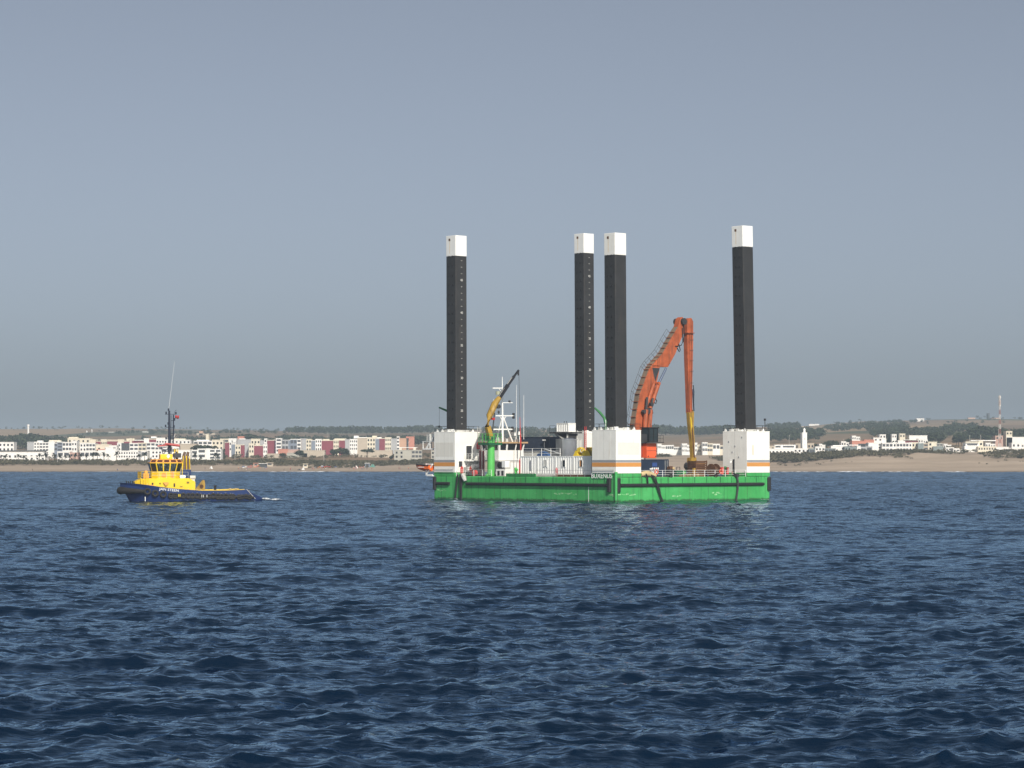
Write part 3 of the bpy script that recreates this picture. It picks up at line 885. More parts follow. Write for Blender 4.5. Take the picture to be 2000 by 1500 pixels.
# ---------------- small green davit cranes on the housings
def small_davit(u, v, pts, label, hook=None, mat=paint("davit_green", (0.05, 0.20, 0.07), 0.5)):
    t = bthing("davit_crane", u, v, HTOP, label, "crane", None)
    bb(MB().cyl((u, v, HTOP - 0.05), (u, v, pts[0].z), 0.22, 0.18, n=10), "post", mat, t, smooth=True)
    bb(MB().tube(pts, [0.26] + [0.24] * (len(pts) - 2) + [0.16], 8), "jib", mat, t, smooth=True)
    if hook:
        e = pts[-1]
        bb(MB().cyl(e, (e.x, e.y, hook), 0.025, n=5).box(e.x - 0.1, e.x + 0.1, e.y - 0.1, e.y + 0.1, hook - 0.4, hook), "hook_line", DARK, t)
vA = AV + HS - 0.8
p1 = Vector((5.4, vA, zat(812, 5.4, vA)))
p2 = bl(858, 796, u=5.4)
small_davit(5.4, vA, [p1, p1.lerp(p2, 0.5), p2], "short green davit crane behind the dark leg by the rescue boat", hook=zat(831, 5.4, p2.y))
p0 = Vector((0.9, 4.9, zat(826, 0.9, 4.9)))
q = [bl(1183, 826, u=0.9), bl(1180, 816, u=0.9), bl(1172, 806, u=0.9), bl(1162, 797, u=0.9)]
small_davit(q[0].x, q[0].y, q, "curved green davit crane on the housing between two dark legs")
# ------------------------------------------------------------------ deck cargo and machinery on the barge
def container(name, label, u0, u1, v0, v1, z0, z1, mat, group=None, n_per_m=3.4, doors=None, cat="container", amp=0.07):
    """corrugated box with corner posts; each wall, the roof and the rails are parts"""
    t = bthing(name, (u0 + u1) / 2, (v0 + v1) / 2, z0, label, cat, group)
    p = 0.14
    def corr(a0, a1, fixed, axis, outward):
        n = int((a1 - a0) * n_per_m)
        m = MB(); prof = []
        for i in range(n):
            s = (a1 - a0) / n; a = a0 + i * s
            prof += [(a, 0), (a + s * 0.36, 0), (a + s * 0.5, -amp), (a + s * 0.86, -amp)]
        prof.append((a1, 0))
        vs = []; fs = []
        for k, (a, d) in enumerate(prof):
            for z in (z0 + p, z1 - p):
                q = fixed + outward * d
                vs.append((a, q, z) if axis == 'u' else (q, a, z))
        for k in range(len(prof) - 1):
            fs.append((2 * k, 2 * k + 2, 2 * k + 3, 2 * k + 1))
        return m.add(vs, fs)
    bb(corr(u0 + p, u1 - p, v0 + 0.03, 'u', -1), "side_wall", mat, t)
    bb(corr(v0 + p, v1 - p, u0 + 0.03, 'v', -1), "side_wall", mat, t)
    bb(corr(u0 + p, u1 - p, v1 - 0.03, 'u', 1), "side_wall", mat, t)
    bb(corr(v0 + p, v1 - p, u1 - 0.03, 'v', 1), "side_wall", mat, t)
    f = MB()
    for u in (u0, u1 - p):
        for v in (v0, v1 - p):
            f.box(u, u + p, v, v + p, z0, z1)
    for z in (z0, z1 - p):
        f.box(u0 + p, u1 - p, v0, v0 + p, z, z + p).box(u0 + p, u1 - p, v1 - p, v1, z, z + p)
        f.box(u0, u0 + p, v0 + p, v1 - p, z, z + p).box(u1 - p, u1, v0 + p, v1 - p, z, z + p)
    bb(f, "frame", mat, t)
    bb(MB().box(u0 + 0.05, u1 - 0.05, v0 + 0.05, v1 - 0.05, z1 - 0.09, z1 - 0.03), "roof", mat, t)
    return t
CWHITE = paint("container_white", (0.80, 0.80, 0.77), 0.5, 0.05, 0.8, dirt=(0.35, 0.25, 0.15), dirt_amt=0.14)
# white accommodation units along the left edge
cuts = [1155, 1120, 1085, 1050, 1016]
wlab = ["white corrugated cabin with an orange window next to the housing with the ship's name",
        "white corrugated cabin with a narrow dark window under the yellow winch frame",
        "white corrugated cabin with a grey vent, blue tarpaulin on its roof",
        "white corrugated cabin beside the wheelhouse, red sling hanging in front"]
for i in range(4):
    va, vb_ = at_u(cuts[i], 1.9), at_u(cuts[i + 1], 1.9)
    c = container("deck_cabin", wlab[i], 1.9, 7.6, va + 0.05, vb_ - 0.05, 4.78, 8.08, CWHITE, None, 1.7, cat="cabin", amp=0.065)
    bb(MB().box(1.8, 7.7, va + 0.1, vb_ - 0.1, DECK + 0.03, 4.76), "base_frame", RUSTM if i < 2 else GREYW, c)
    wp = [1135, 1101.5, 1065.5, 1032][i]
    a = bl(wp - 2.6, 911, u=1.9); b = bl(wp + 2.6, 899, u=1.9)
    if i < 3:
        w = bb(MB().box(1.84, 1.92, b.y, a.y, a.z, b.z), "window", [paint("orange_curtain", (0.45, 0.2, 0.06), 0.7), GLASS, GREYW][i], c)  # the first cabin's window is a plain orange panel
        bb(MB().box(1.80, 1.88, b.y - 0.1, b.y - 0.01, a.z - 0.1, b.z + 0.1).box(1.80, 1.88, a.y + 0.01, a.y + 0.1, a.z - 0.1, b.z + 0.1).box(1.80, 1.88, b.y, a.y, b.z + 0.01, b.z + 0.12), "frame", WHITE2, c, w)
        if i == 0:
            bb(MB().box(1.83, 1.86, b.y + 0.02, b.y + 0.3, a.z + 0.02, b.z - 0.02), "pane", GLASS, c, w)
    else:
        bb(MB().box(1.80, 1.92, a.y - 1.2, a.y - 0.9, a.z - 0.6, b.z), "door_handle", STRIPE_G, c)
vA0, vA1 = at_u(1094, 2.2), at_u(1022, 2.2)
t = bthing("roof_railing", 2.2, vA0, 8.1, "white railing along the roof of the white deck cabins", "railing")
bb(railing(MB(), [(2.2, vA0, 8.08), (2.2, vA1, 8.08)], 1.35, 2.2, 0.05, 3, 0.035), "rails", WHITE2, t)
bb(MB().bar((2.3, vA0, 8.5), (2.3, vA0 + 4.5, 9.4), 0.12), "stair_stringer", WHITE2, t)
# tarpaulin bundle
t = bthing("tarpaulin", 3.2, at_u(1061, 3), 8.1, "crumpled blue tarpaulin bundle on the white cabin roof", "tarpaulin")
va, vb_ = at_u(1071, 3), at_u(1050, 3)
m = MB(); n = 9
for i in range(n):
    for j in range(7):
        x = i / (n - 1); y = j / 6
        e = max(0, math.sin(math.pi * x)) ** 0.45 * max(0, math.sin(math.pi * y)) ** 0.5
        m.v.append((2.4 + 1.6 * y, va + (vb_ - va) * x, 8.08 + 0.98 * e * (0.85 + 0.25 * mnoise.noise((x * 4, y * 3, 2.2)))))
m.f = [(i * 7 + j, i * 7 + j + 1, (i + 1) * 7 + j + 1, (i + 1) * 7 + j) for i in range(n - 1) for j in range(6)]
bb(m, "cover", BLUE, t, smooth=True)
# yellow winch frame
va, vb_ = at_u(1146, 2.6), at_u(1122, 2.6)
t = bthing("winch", 3, (va + vb_) / 2, 8.1, "bright yellow winch with two fairleads on the white cabin roof", "winch")
m = MB().box(2.3, 3.6, va, vb_, 8.09, 8.25)
for v in (va + 0.55, vb_ - 0.6):
    m.prism([(2.35, v - 0.55, 8.25), (2.35, v + 0.55, 8.25), (2.35, v + 0.18, 8.95), (2.35, v - 0.18, 8.95)], (1.1, 0, 0))
bb(m, "base", YELLOW2, t)
bb(MB().cyl((2.9, va + 0.3, 8.85), (2.9, vb_ - 0.2, 8.85), 0.28, n=14), "drum", YELLOW2, t, smooth=True)
bb(MB().box(2.4, 3.3, va + 1.25, va + 2.35, 8.75, 9.5).box(2.5, 3.1, va + 1.5, va + 2.1, 9.5, 9.62), "motor", YELLOW2, t, bevel=0.04)
bb(MB().torus((2.25, va + 0.9, 9.0), (1, 0, 0), 0.32, 0.05), "hand_wheel", WHITE2, t)
OLIVE = paint("olive_box", (0.30, 0.24, 0.03), 0.6, 0.1)
va, vb_ = at_u(1157, 4.2), at_u(1145, 4.2)
t = bthing("tool_chest", 4.2, va, 8.1, "olive yellow chest standing behind the bright yellow winch", "chest")
bb(MB().box(4.2, 5.6, va, vb_, 8.09, 9.5), "body", OLIVE, t, bevel=0.04)
bb(MB().box(4.12, 5.68, va - 0.06, vb_ + 0.06, 9.5, 9.62), "lid", YELLOW2, t)
bb(MB().bar((4.14, va + 0.3, 8.1), (4.14, va + 0.3, 9.5), 0.08).bar((4.14, vb_ - 0.3, 8.1), (4.14, vb_ - 0.3, 9.5), 0.08), "strap", OLIVE, t)

# dark container stack behind the wheelhouse and a grey one
u_c = 15.0
va, vb_ = at_u(1074, u_c), at_u(1012, u_c)
container("shipping_container", "dark navy container stacked high behind the white wheelhouse", u_c, u_c + 2.44, va, vb_, zat(882, u_c, va), zat(853, u_c, va), NAVY, "dark shipping containers")
container("shipping_container", "grey container under the navy one behind the wheelhouse", u_c - 0.1, u_c + 2.5, va - 0.3, vb_, DECK + 0.03, zat(882, u_c, va) - 0.03, GREYW)
va2, vb2 = at_u(1098, u_c + 1), at_u(1072, u_c + 1)
container("shipping_container", "grey steel store between the navy container and the white tank", u_c + 1.5, u_c + 6, va2, vb2 - 0.35, DECK + 0.03, zat(857, u_c + 1, va2), GREYW, None, 1.2)
lamp = bthing("floodlight", u_c - 0.3, at_u(1063, u_c - 0.3), 9.5, "twin white floodlight against the navy container", "floodlight")
vl = at_u(1063, u_c - 0.3); zl = zat(861, u_c - 0.3, vl)
bb(MB().cyl((u_c - 0.3, vl, 8.4), (u_c - 0.3, vl, zl), 0.05, n=6), "pole", STRIPE_G, lamp)
bb(MB().box(u_c - 0.5, u_c - 0.3, vl - 0.45, vl + 0.35, zl, zl + 0.25), "lamp_head", WHITE2, lamp, bevel=0.03)

# white vertical tank
ut = 12.0; vt = at_u(1112, ut)
t = bthing("storage_tank", ut, vt, DECK, "tall white cylindrical tank beside the housing with the red ladder", "tank")
zt_ = zat(858, ut, vt)
bb(MB().cyl((ut, vt, DECK), (ut, vt, zt_), 1.35, n=24).cyl((ut, vt, zt_), (ut, vt, zt_ + 0.25), 1.35, 0.5, n=24), "shell", CWHITE, t, smooth=True)
for z in (DECK + 1.5, DECK + 3.4, zt_ - 0.15):
    bb(MB().torus((ut, vt, z), (0, 0, 1), 1.35, 0.05, n=24, m=6), "hoop", CWHITE, t, smooth=True)
# elevated control cabin on a braced platform
uc = 22.0
va, vb_ = at_u(1110, uc), at_u(1087, uc)
zb = zat(843.5, uc, va); zt_ = zat(826, uc, va)
t = container("control_cabin", "small white corrugated cabin on a braced platform by the dark leg", uc, uc + 1.9, va, vb_, zb, zt_, CWHITE, None, 2.0, cat="cabin", amp=0.1)
pl = MB().box(uc - 0.4, uc + 3.2, va - 0.4, at_u(1076, uc), zb - 0.25, zb - 0.02)
bb(pl, "platform", DARK, t)
vc_ = at_u(1076, uc)
bb(railing(MB(), [(uc - 0.3, vc_, zb), (uc - 0.3, vb_, zb)], 1.2, 1.2, 0.04, 2), "platform_railing", DARK, t)
br = MB()
for u in (uc, uc + 2.5):
    br.bar((u, va + 0.3, zb - 0.3), (u, va + 0.3, DECK), 0.25).bar((u, vb_, zb - 0.3), (u, va + 0.3, zb - 2.0), 0.2).bar((u, vb_ + 0.6, zb - 0.3), (u, va + 0.3, zb - 1.6), 0.12)
bb(br, "brace", GREYW, t)
bb(MB().prism([(uc, va + 0.2, zb - 0.3), (uc, vb_ + 0.7, zb - 0.3), (uc, va + 1.8, zb - 1.6), (uc, va + 0.2, zb - 1.6)], (2.2, 0, 0)), "hopper", DARK, t)
for k, p_ in enumerate((1102, 1106.5)):
    v = at_u(p_, uc + 0.5)
    bb(MB().cyl((uc + 0.5, v, zt_), (uc + 0.5, v, zt_ + 0.35), 0.07, n=6), "vent", DARK, t)
# red ladder on the far housing
u0, v0 = HOUSES['B']
ul = at_v(1143.5, v0 - 0.2)
lad = bthing("ladder", ul, v0 - 0.2, DECK, "red ladder up the white housing behind the yellow winch", "ladder")
zt_ = HTOP + 1.3
for s in (-0.2, 0.2):
    bb(MB().bar((ul + s, v0 - 0.18, DECK), (ul + s, v0 - 0.18, zt_), 0.09), "stringer", RED, lad)
rung = MB().cyl((-0.2, 0, 0), (0.2, 0, 0), 0.03, n=6).mesh("rung", RED)
for i in range(24):
    o = link_mesh("rung", rung, lad, (0, 0.02, 0.3 + i * 0.38))

# ---------------- wheelhouse
uw = 5.0
vw = at_u(974, uw)                 # near corner
wl = (at_u(943, uw) - vw)
ur = at_v(1021.5, vw) - uw
zr = zat(866, uw, vw); zm = zat(899, uw, vw); zw0 = zat(879.5, uw, vw); zw1 = zat(867, uw, vw)
wh = bthing("wheelhouse", uw, vw, DECK, "white wheelhouse with dark windows and a tan roof, white mast above", "wheelhouse")
body = MB().box(uw, uw + ur, vw, vw + wl, zm, zw0)
# slanted window band
o_ = 0.28
vs = [(uw, vw, zw0), (uw + ur, vw, zw0), (uw + ur, vw + wl, zw0), (uw, vw + wl, zw0),
      (uw - o_, vw - o_, zr), (uw + ur + o_, vw - o_, zr), (uw + ur + o_, vw + wl + o_, zr), (uw - o_, vw + wl + o_, zr)]
body.add(vs, [(0, 1, 5, 4), (1, 2, 6, 5), (2, 3, 7, 6), (3, 0, 4, 7), (4, 5, 6, 7)])
body = bb(body, "cabin", WHITE2, wh)
def wpane(a, b, s0, s1, name="window"):
    """window on the slanted band between plan corners a and b, from s0 to s1 along it"""
    a0, b0 = Vector((*a[0], zw0)), Vector((*b[0], zw0)); a1, b1 = Vector((*a[1], zr)), Vector((*b[1], zr))
    n = (b0 - a0).cross(a1 - a0).normalized()
    q = [a0.lerp(b0, s0).lerp(a1.lerp(b1, s0), 0.04), a0.lerp(b0, s1).lerp(a1.lerp(b1, s1), 0.04),
         a0.lerp(b0, s1).lerp(a1.lerp(b1, s1), 0.94), a0.lerp(b0, s0).lerp(a1.lerp(b1, s0), 0.94)]
    bb(MB().prism([p + n * 0.02 for p in q], n * -0.05), name, GLASS, wh)
cA = ((uw, vw), (uw - o_, vw - o_)); cB = ((uw + ur, vw), (uw + ur + o_, vw - o_)); cD = ((uw, vw + wl), (uw - o_, vw + wl + o_))
for s0, s1 in ((0.07, 0.29), (0.36, 0.65), (0.70, 0.94)): wpane(cA, cB, s0, s1)
for s0, s1 in ((0.06, 0.30), (0.36, 0.62), (0.68, 0.94)): wpane(cD, cA, s0, s1)
bb(MB().box(uw - 0.55, uw + ur + 0.75, vw - 0.6, vw + wl + 0.5, zr, zr + 0.3), "roof", paint("roof_tan", (0.42, 0.28, 0.15), 0.7, 0.2), wh, bevel=0.05)
# lower house, set back under the overhang, with an arched corner
zl0 = DECK + 0.03
bb(MB().box(uw + 1.2, uw + ur + 0.3, vw + 0.15, vw + wl, zl0, zm - 0.06), "lower_house", WHITE2, wh)
arch = MB()
pts = [(0, 0), (0.9, 0)]
prof = [(uw - 0.2, zm - 0.06)] + [(uw + 0.1 + 2.2 * (1 - math.cos(a)) / 1.0, zl0 + (zm - zl0 - 0.3) * (math.cos(a * 0.9))) for a in [i * R(90) / 6 for i in range(7)]] + [(uw + 2.7, zl0), (uw + 2.7, zm - 0.06)]
arch.prism([(a, vw - 0.25, b) for a, b in prof], (0, 0.35, 0))
bb(arch, "arched_bracket", GREYW, wh)
bb(MB().box(uw - 0.3, uw + 1.3, vw - 0.3, vw + wl + 0.3, zm - 0.2, zm - 0.01), "overhang", GREYW, wh)
bb(MB().cyl((uw + ur * 0.62, vw - 0.05, zl0), (uw + ur * 0.62, vw - 0.05, zw0), 0.07, n=8), "drain_pipe", GREYW, wh)
bb(MB().cyl((uw + 1.6, vw - 0.12, zm - 0.08), (uw + ur, vw - 0.12, zm - 0.08), 0.04, n=6), "grab_rail", STRIPE_G, wh)
bb(MB().box(uw + 1.3, uw + 2.2, vw + 0.1, vw + 0.16, zl0 + 0.1, zl0 + 2.0), "door", DARK, wh)
# mast and aerials
mast = bthing("radio_mast", uw + 1.3, vw + 1.0, zr + 0.3, "white lattice-armed radio mast on the wheelhouse roof", "mast")
vm = vw + 1.4
um = at_v(981.5, vm)
def mp(px, py): return bl(px, py, v=vm)
zz0 = zr + 0.3
bb(MB().cyl((um, vm, zz0), mp(981.5, 812), 0.22, 0.18, n=10).cyl(mp(981.5, 812), mp(981, 762), 0.17, 0.12, n=10).cyl(mp(981, 762), mp(981, 736), 0.1, 0.06, n=8), "pole", WHITE2, mast, smooth=True)
bb(MB().cyl(mp(983, 815), (um + 2.2, vm - 0.3, zz0), 0.13, n=8), "stay", WHITE2, mast)
bb(MB().cyl(mp(980.5, 815), (um - 0.5, vm + 1.2, zz0), 0.09, n=8), "stay", WHITE2, mast)
for (x0, x1, y, w) in ((962, 981, 758, 0.2), (961, 1001, 786.5, 0.13), (968, 1003, 812, 0.2), (962, 1001, 838.5, 0.24)):
    a = bb(MB().bar(mp(x0, y), mp(x1, y), w), "crossarm", WHITE2, mast)
    e = mp(x1, y)
    if x1 > 990:
        bb(MB().box(e.x - 0.18, e.x + 0.18, e.y - 0.18, e.y + 0.18, e.z + 0.05, e.z + 0.5).box(e.x - 0.18, e.x + 0.18, e.y - 0.18, e.y + 0.18, e.z - 0.55, e.z - 0.05) if y > 800 else MB().box(e.x - 0.9, e.x - 0.6, e.y - 0.15, e.y + 0.15, e.z + 0.05, e.z + 0.4), "navigation_light", DARK, mast, a)
bb(MB().bar(mp(973, 758), mp(981, 767), 0.1).bar(mp(975, 812), mp(981, 822), 0.1).bar(mp(989, 812), mp(982, 822), 0.1), "bracket", WHITE2, mast)
a = mp(972.5, 768)
bb(MB().cyl((a.x, a.y, a.z - 0.3), (a.x, a.y, a.z + 0.35), 0.42, n=12), "radar_drum", paint("radar_drum", (0.35, 0.36, 0.25), 0.5), mast, smooth=True)
for px_, y0, y1 in ((1008.5, 752, 858), (1023, 772, 858), (963.5, 779, 786)):
    bb(MB().cyl(mp(px_, y1), mp(px_ + 0.4 if px_ < 1020 else px_, y0), 0.055, 0.03, n=6), "whip_aerial", WHITE2, mast)
for (px_, py_, s), lab_ in zip(((1006.5, 848, 0.3), (1014.5, 846, 0.32), (1016, 856, 0.2), (972, 858, 0.4), (990, 860, 0.3)), ["white box aerial on a post beside the taller whip aerial", "white dome aerial on the wheelhouse roof beside the red sling", "small white box aerial between the dome aerial and the roof edge", "grey drum aerial at the foot of the white mast", "grey drum aerial behind the stay of the white mast"]):
    q = bl(px_, py_, v=vw + 0.6)
    o2 = bthing("roof_sensor", q.x, q.y, zz0, lab_, "aerial", "aerials on the wheelhouse roof")
    bb(MB().cyl((q.x, q.y, zz0), (q.x, q.y, q.z), 0.05, n=6).cyl((q.x, q.y, q.z - s), (q.x, q.y, q.z + s), s, s * 0.7, n=10), "body", WHITE2 if px_ > 1000 else GREYW, o2, smooth=True)

# ---------------- knuckle-boom crane
ucr = 1.5
vcr = at_u(959, ucr)
cr = bthing("deck_crane", ucr, vcr, DECK, "knuckle-boom crane with a green column, yellow arm and black jib", "crane")
zp = zat(862, ucr, vcr)
bb(MB().cyl((ucr, vcr, DECK), (ucr, vcr, zp), 0.72, 0.66, n=20), "column", GREEN2, cr, smooth=True)
for k in range(8):
    w = 2 * math.pi * k / 8
    bb(MB().prism([(ucr + 0.7 * math.cos(w), vcr + 0.7 * math.sin(w), DECK), (ucr + 1.1 * math.cos(w), vcr + 1.1 * math.sin(w), DECK), (ucr + 0.7 * math.cos(w), vcr + 0.7 * math.sin(w), DECK + 0.7)], (0.06, 0.06, 0)), "gusset", GREEN2, cr)
zpt = zat(866, ucr, vcr)
bb(MB().box(ucr - 1.4, ucr + 1.8, vcr - 1.1, vcr + 2.0, zpt - 0.3, zpt + 0.1), "platform", DGREEN, cr)
bb(railing(MB(), [(ucr - 1.3, vcr - 1.0, zpt), (ucr - 1.3, vcr + 1.9, zpt), (ucr + 1.7, vcr + 1.9, zpt), (ucr + 1.7, vcr - 1.0, zpt), (ucr - 1.3, vcr - 1.0, zpt)], 1.75, 1.0, 0.045, 3), "platform_railing", GREEN2, cr)
bb(MB().cyl((ucr, vcr, zp), (ucr, vcr, zp + 0.9), 0.55, n=14).box(ucr - 0.7, ucr + 0.7, vcr - 0.2, vcr + 1.1, zp + 0.1, zp + 1.2), "slewing_head", DGREEN, cr)
def cp(px, py): return bl(px, py, v=vcr)
A1 = [cp(959, 858), cp(952.5, 833), cp(951, 828)]
bb(MB().bar(A1[0], A1[1], 0.75, 0.9), "lower_arm", YELLOW, cr, bevel=0.05)
bb(MB().tube([cp(951.5, 834), cp(956, 812), cp(966, 789), cp(975, 777)], [0.45, 0.6, 0.62, 0.45], 8), "main_arm", YELLOW, cr, smooth=True)
bb(MB().cyl(cp(962, 842), cp(966, 806), 0.12, n=8), "lift_cylinder", DARK, cr, smooth=True)
bb(MB().bar(cp(974, 779), cp(992, 752), 0.55), "jib", paint("crane_black", (0.02, 0.02, 0.024), 0.5), cr)
bb(MB().bar(cp(990, 755), cp(1004, 735), 0.42), "jib_extension", MATS["crane_black"], cr)
bb(MB().bar(cp(1002, 738), cp(1013, 723), 0.3), "jib_extension", MATS["crane_black"], cr)
bb(MB().bar(cp(973, 776), cp(1000, 737), 0.08), "jib_pipe", GREYW, cr)
q = cp(972.5, 794); bb(MB().cyl(q + Vector((0, -0.4, 0)), q + Vector((0, 0.4, 0)), 0.38, n=14), "winch_drum", DARK, cr, smooth=True)
q = cp(974, 805); bb(MB().ball(q, 0.2, 0.2, 0.32), "counter_ball", DARK, cr, smooth=True)
q = cp(963, 818); bb(MB().box(q.x - 0.3, q.x + 0.3, q.y - 0.2, q.y + 0.2, q.z - 0.2, q.z + 0.2), "beacon_box", RED, cr)
q = cp(1012.5, 728); bb(MB().box(q.x - 0.12, q.x + 0.12, q.y - 0.1, q.y + 0.1, q.z - 0.5, q.z + 0.3), "sheave", DARK, cr)
bb(MB().cyl(cp(1013.3, 724), cp(1015.5, 816), 0.035, n=5), "hoist_line", DARK, cr)
sl = bthing("lifting_sling", cp(1017, 880).x, vcr, DECK + 2, "tapering red lifting sling hanging from the black crane jib", "sling")
bb(MB().tube([cp(1015.5, 815), cp(1016, 840), cp(1017, 862), cp(1017, 879)], [0.05, 0.08, 0.13, 0.13], 8), "sleeve", RED, sl, smooth=True)
bb(MB().tube([cp(1017, 879), cp(1016.5, 889), cp(1015.5, 896)], 0.06, 6), "hook", DARK, sl)
hb = bthing("red_bag", cp(1016, 925).x, vcr - 0.2, DECK, "long red bag hung upright below the crane hook", "bag")
bb(MB().cyl(cp(1016, 927), cp(1016, 899), 0.24, 0.22, n=10).cyl(cp(1016, 899), cp(1016, 896), 0.2, 0.05, n=10), "sack", RED, hb, smooth=True)
bb(MB().torus(cp(1016, 896), (0, 1, 0), 0.14, 0.03, 10, 5), "loop", BLACK, hb)

# ---------------- gear on the deck by the crane
def extinguisher(px, py, v, label):
    q = bl(px, py, v=v)
    t = bthing("fire_hose_box", q.x, q.y, q.z - 0.6, label, "hose box")
    bb(MB().box(q.x - 0.32, q.x + 0.32, v - 0.18, v + 0.02, q.z - 0.6, q.z + 0.35).prism([(q.x - 0.32, v - 0.18, q.z + 0.35), (q.x + 0.32, v - 0.18, q.z + 0.35), (q.x, v - 0.18, q.z + 0.75)], (0, 0.2, 0)), "cabinet", RED, t, bevel=0.03)
    bb(MB().box(q.x - 0.22, q.x + 0.22, v - 0.21, v - 0.19, q.z - 0.45, q.z + 0.25), "door", paint("hose_box_pane", (0.6, 0.18, 0.16), 0.35), t)
extinguisher(901.5, 918, AV, "red fire hose cabinet on the white housing wall next to the hanging hoses")
extinguisher(919.5, 918, AV, "red fire hose cabinet on the white housing wall below the balcony")
extinguisher(933.5, 871, AV - 0.2, "red fire hose cabinet high on the ladder beside the housing")
q = bl(909, 917, v=AV)
t = bthing("wall_grille", q.x, AV, q.z - 0.5, "grey louvred grille between two red hose cabinets", "grille")
bb(MB().box(q.x - 0.35, q.x + 0.35, AV - 0.06, AV + 0.0, q.z - 0.5, q.z + 0.45), "backing", DARK, t)
for k in range(6):
    bb(MB().box(q.x - 0.35, q.x + 0.35, AV - 0.1, AV - 0.065, q.z - 0.45 + k * 0.16, q.z - 0.37 + k * 0.16), "slat", GREYW, t)
# balcony on the housing's inner wall
ua, ub = at_v(906, AV), at_v(945, AV - 1.0)
zbk = zat(899, ua, AV)
t = bthing("balcony", ua, AV, zbk, "white steel balcony with railings on the housing wall", "balcony")
bb(MB().box(ua, ub, AV - 1.3, AV - 0.01, zbk - 0.18, zbk), "floor", WHITE2, t)
bb(railing(MB(), [(ua, AV - 0.1, zbk), (ua, AV - 1.25, zbk), (ub, AV - 1.25, zbk)], 1.2, 0.85, 0.04, 3), "railing", WHITE2, t)
bb(MB().bar((ua + 0.5, AV - 0.1, zbk - 1.2), (ua + 0.5, AV - 1.2, zbk - 0.2), 0.12).bar((ub - 1.2, AV - 0.1, zbk - 1.2), (ub - 1.2, AV - 1.2, zbk - 0.2), 0.12), "bracket", GREYW, t)
bb(MB().cyl((ua + 1.6, AV - 0.7, zbk - 1.1), (ua + 3.6, AV - 0.7, zbk - 1.1), 0.5, n=14), "air_receiver", WHITE2, t, smooth=True)
ul = at_v(935, AV - 0.1)
lad = bthing("ladder", ul, AV - 0.1, DECK, "grey caged ladder up the white housing wall behind the crane", "ladder")
zt_ = HTOP + 1.0
for s in (-0.3, 0.3):
    bb(MB().bar((ul + s, AV - 0.12, DECK), (ul + s, AV - 0.12, zt_), 0.08), "stringer", GREYW, lad)
rung = MB().cyl((-0.3, 0, 0), (0.3, 0, 0), 0.03, n=6).mesh("rung", GREYW)
for i in range(22): link_mesh("rung", rung, lad, (0, -0.02, 0.35 + i * 0.4))
for i in range(6):
    bb(MB().torus((ul, AV - 0.5, DECK + 2.6 + i * 1.15), (0, 0, 1), 0.4, 0.025, 12, 4), "cage_hoop", GREYW, lad)
q = bl(941, 893, v=AV - 3)
t = bthing("gas_rack", q.x, q.y, DECK, "dark red rack standing between the balcony and the crane column", "rack")
bb(MB().box(q.x - 0.3, q.x + 0.3, q.y - 0.4, q.y + 0.4, DECK + 0.03, zat(880, q.x, q.y)), "body", paint("dark_red", (0.14, 0.015, 0.03), 0.5), t, bevel=0.05)
bb(MB().bar((q.x - 0.35, q.y - 0.45, DECK), (q.x - 0.35, q.y - 0.45, zat(876, q.x, q.y)), 0.08).bar((q.x + 0.35, q.y - 0.45, DECK), (q.x + 0.35, q.y - 0.45, zat(876, q.x, q.y)), 0.08), "upright", WHITE2, t)
q = bl(927.5, 928, u=1.2)
t = bthing("hose_reel", q.x, q.y, DECK, "red hose reel on the deck next to the crane column", "reel")
bb(MB().cyl((q.x - 0.3, q.y, DECK + 0.6), (q.x + 0.3, q.y, DECK + 0.6), 0.5, n=16), "drum", RED, t, smooth=True)
bb(MB().bar((q.x - 0.35, q.y - 0.4, DECK), (q.x - 0.35, q.y, DECK + 0.65), 0.08).bar((q.x - 0.35, q.y + 0.4, DECK), (q.x - 0.35, q.y, DECK + 0.65), 0.08), "stand", RED, t)
# black mooring bollards
for k, px_ in enumerate((909, 913.5, 918)):
    q = Vector((0.9, at_u(px_, 0.9), 0))
    t = bthing("mooring_bollard", 0.9, q.y, DECK, "short black bollard in a row of three below the red hose cabinets", "bollard", "bollards below the hose cabinets")
    bb(MB().cyl((0.9, q.y, DECK), (0.9, q.y, DECK + 0.55), 0.2, n=12), "post", BLACK, t, smooth=True)
    bb(MB().cyl((0.9, q.y, DECK + 0.55), (0.9, q.y, DECK + 0.72), 0.27, 0.25, n=12), "cap", BLACK, t, smooth=True)
t = bthing("deck_winch", 1.6, at_u(979, 1.6), DECK, "black and white mooring winch under the wheelhouse overhang", "winch")
v_ = at_u(978, 1.6)
bb(MB().cyl((1.6, v_ - 0.6, DECK + 2.0), (1.6, v_ + 0.3, DECK + 2.0), 0.62, n=16), "drum", BLACK, t, smooth=True)
bb(MB().box(1.2, 2.3, v_ - 1.7, v_ - 0.7, DECK + 1.6, DECK + 2.8), "motor", WHITE2, t, bevel=0.06)
bb(MB().box(1.0, 2.6, v_ - 1.9, v_ + 0.6, DECK + 0.03, DECK + 1.3), "bed", WHITE, t, bevel=0.03)
for k in range(2):
    bb(MB().box(0.96, 1.01, v_ - 1.5 + k * 1.1, v_ - 0.9 + k * 1.1, DECK + 0.15, DECK + 1.0), "bed_opening", DARK, t)
t = bthing("green_valve", 3.4, at_u(1005, 3.4), DECK, "green valve post between the wheelhouse wall and the red bag", "valve")
v_ = at_u(1007, 1.6)
bb(MB().cyl((1.6, v_, DECK), (1.6, v_, DECK + 1.6), 0.25, n=10), "body", GREEN2, t, smooth=True)
bb(MB().cyl((1.6, v_ - 0.5, DECK + 1.2), (1.6, v_ + 0.1, DECK + 1.2), 0.22, n=10), "flange", GREEN2, t, smooth=True)
q = bl(902.5, 935, u=-0.1)
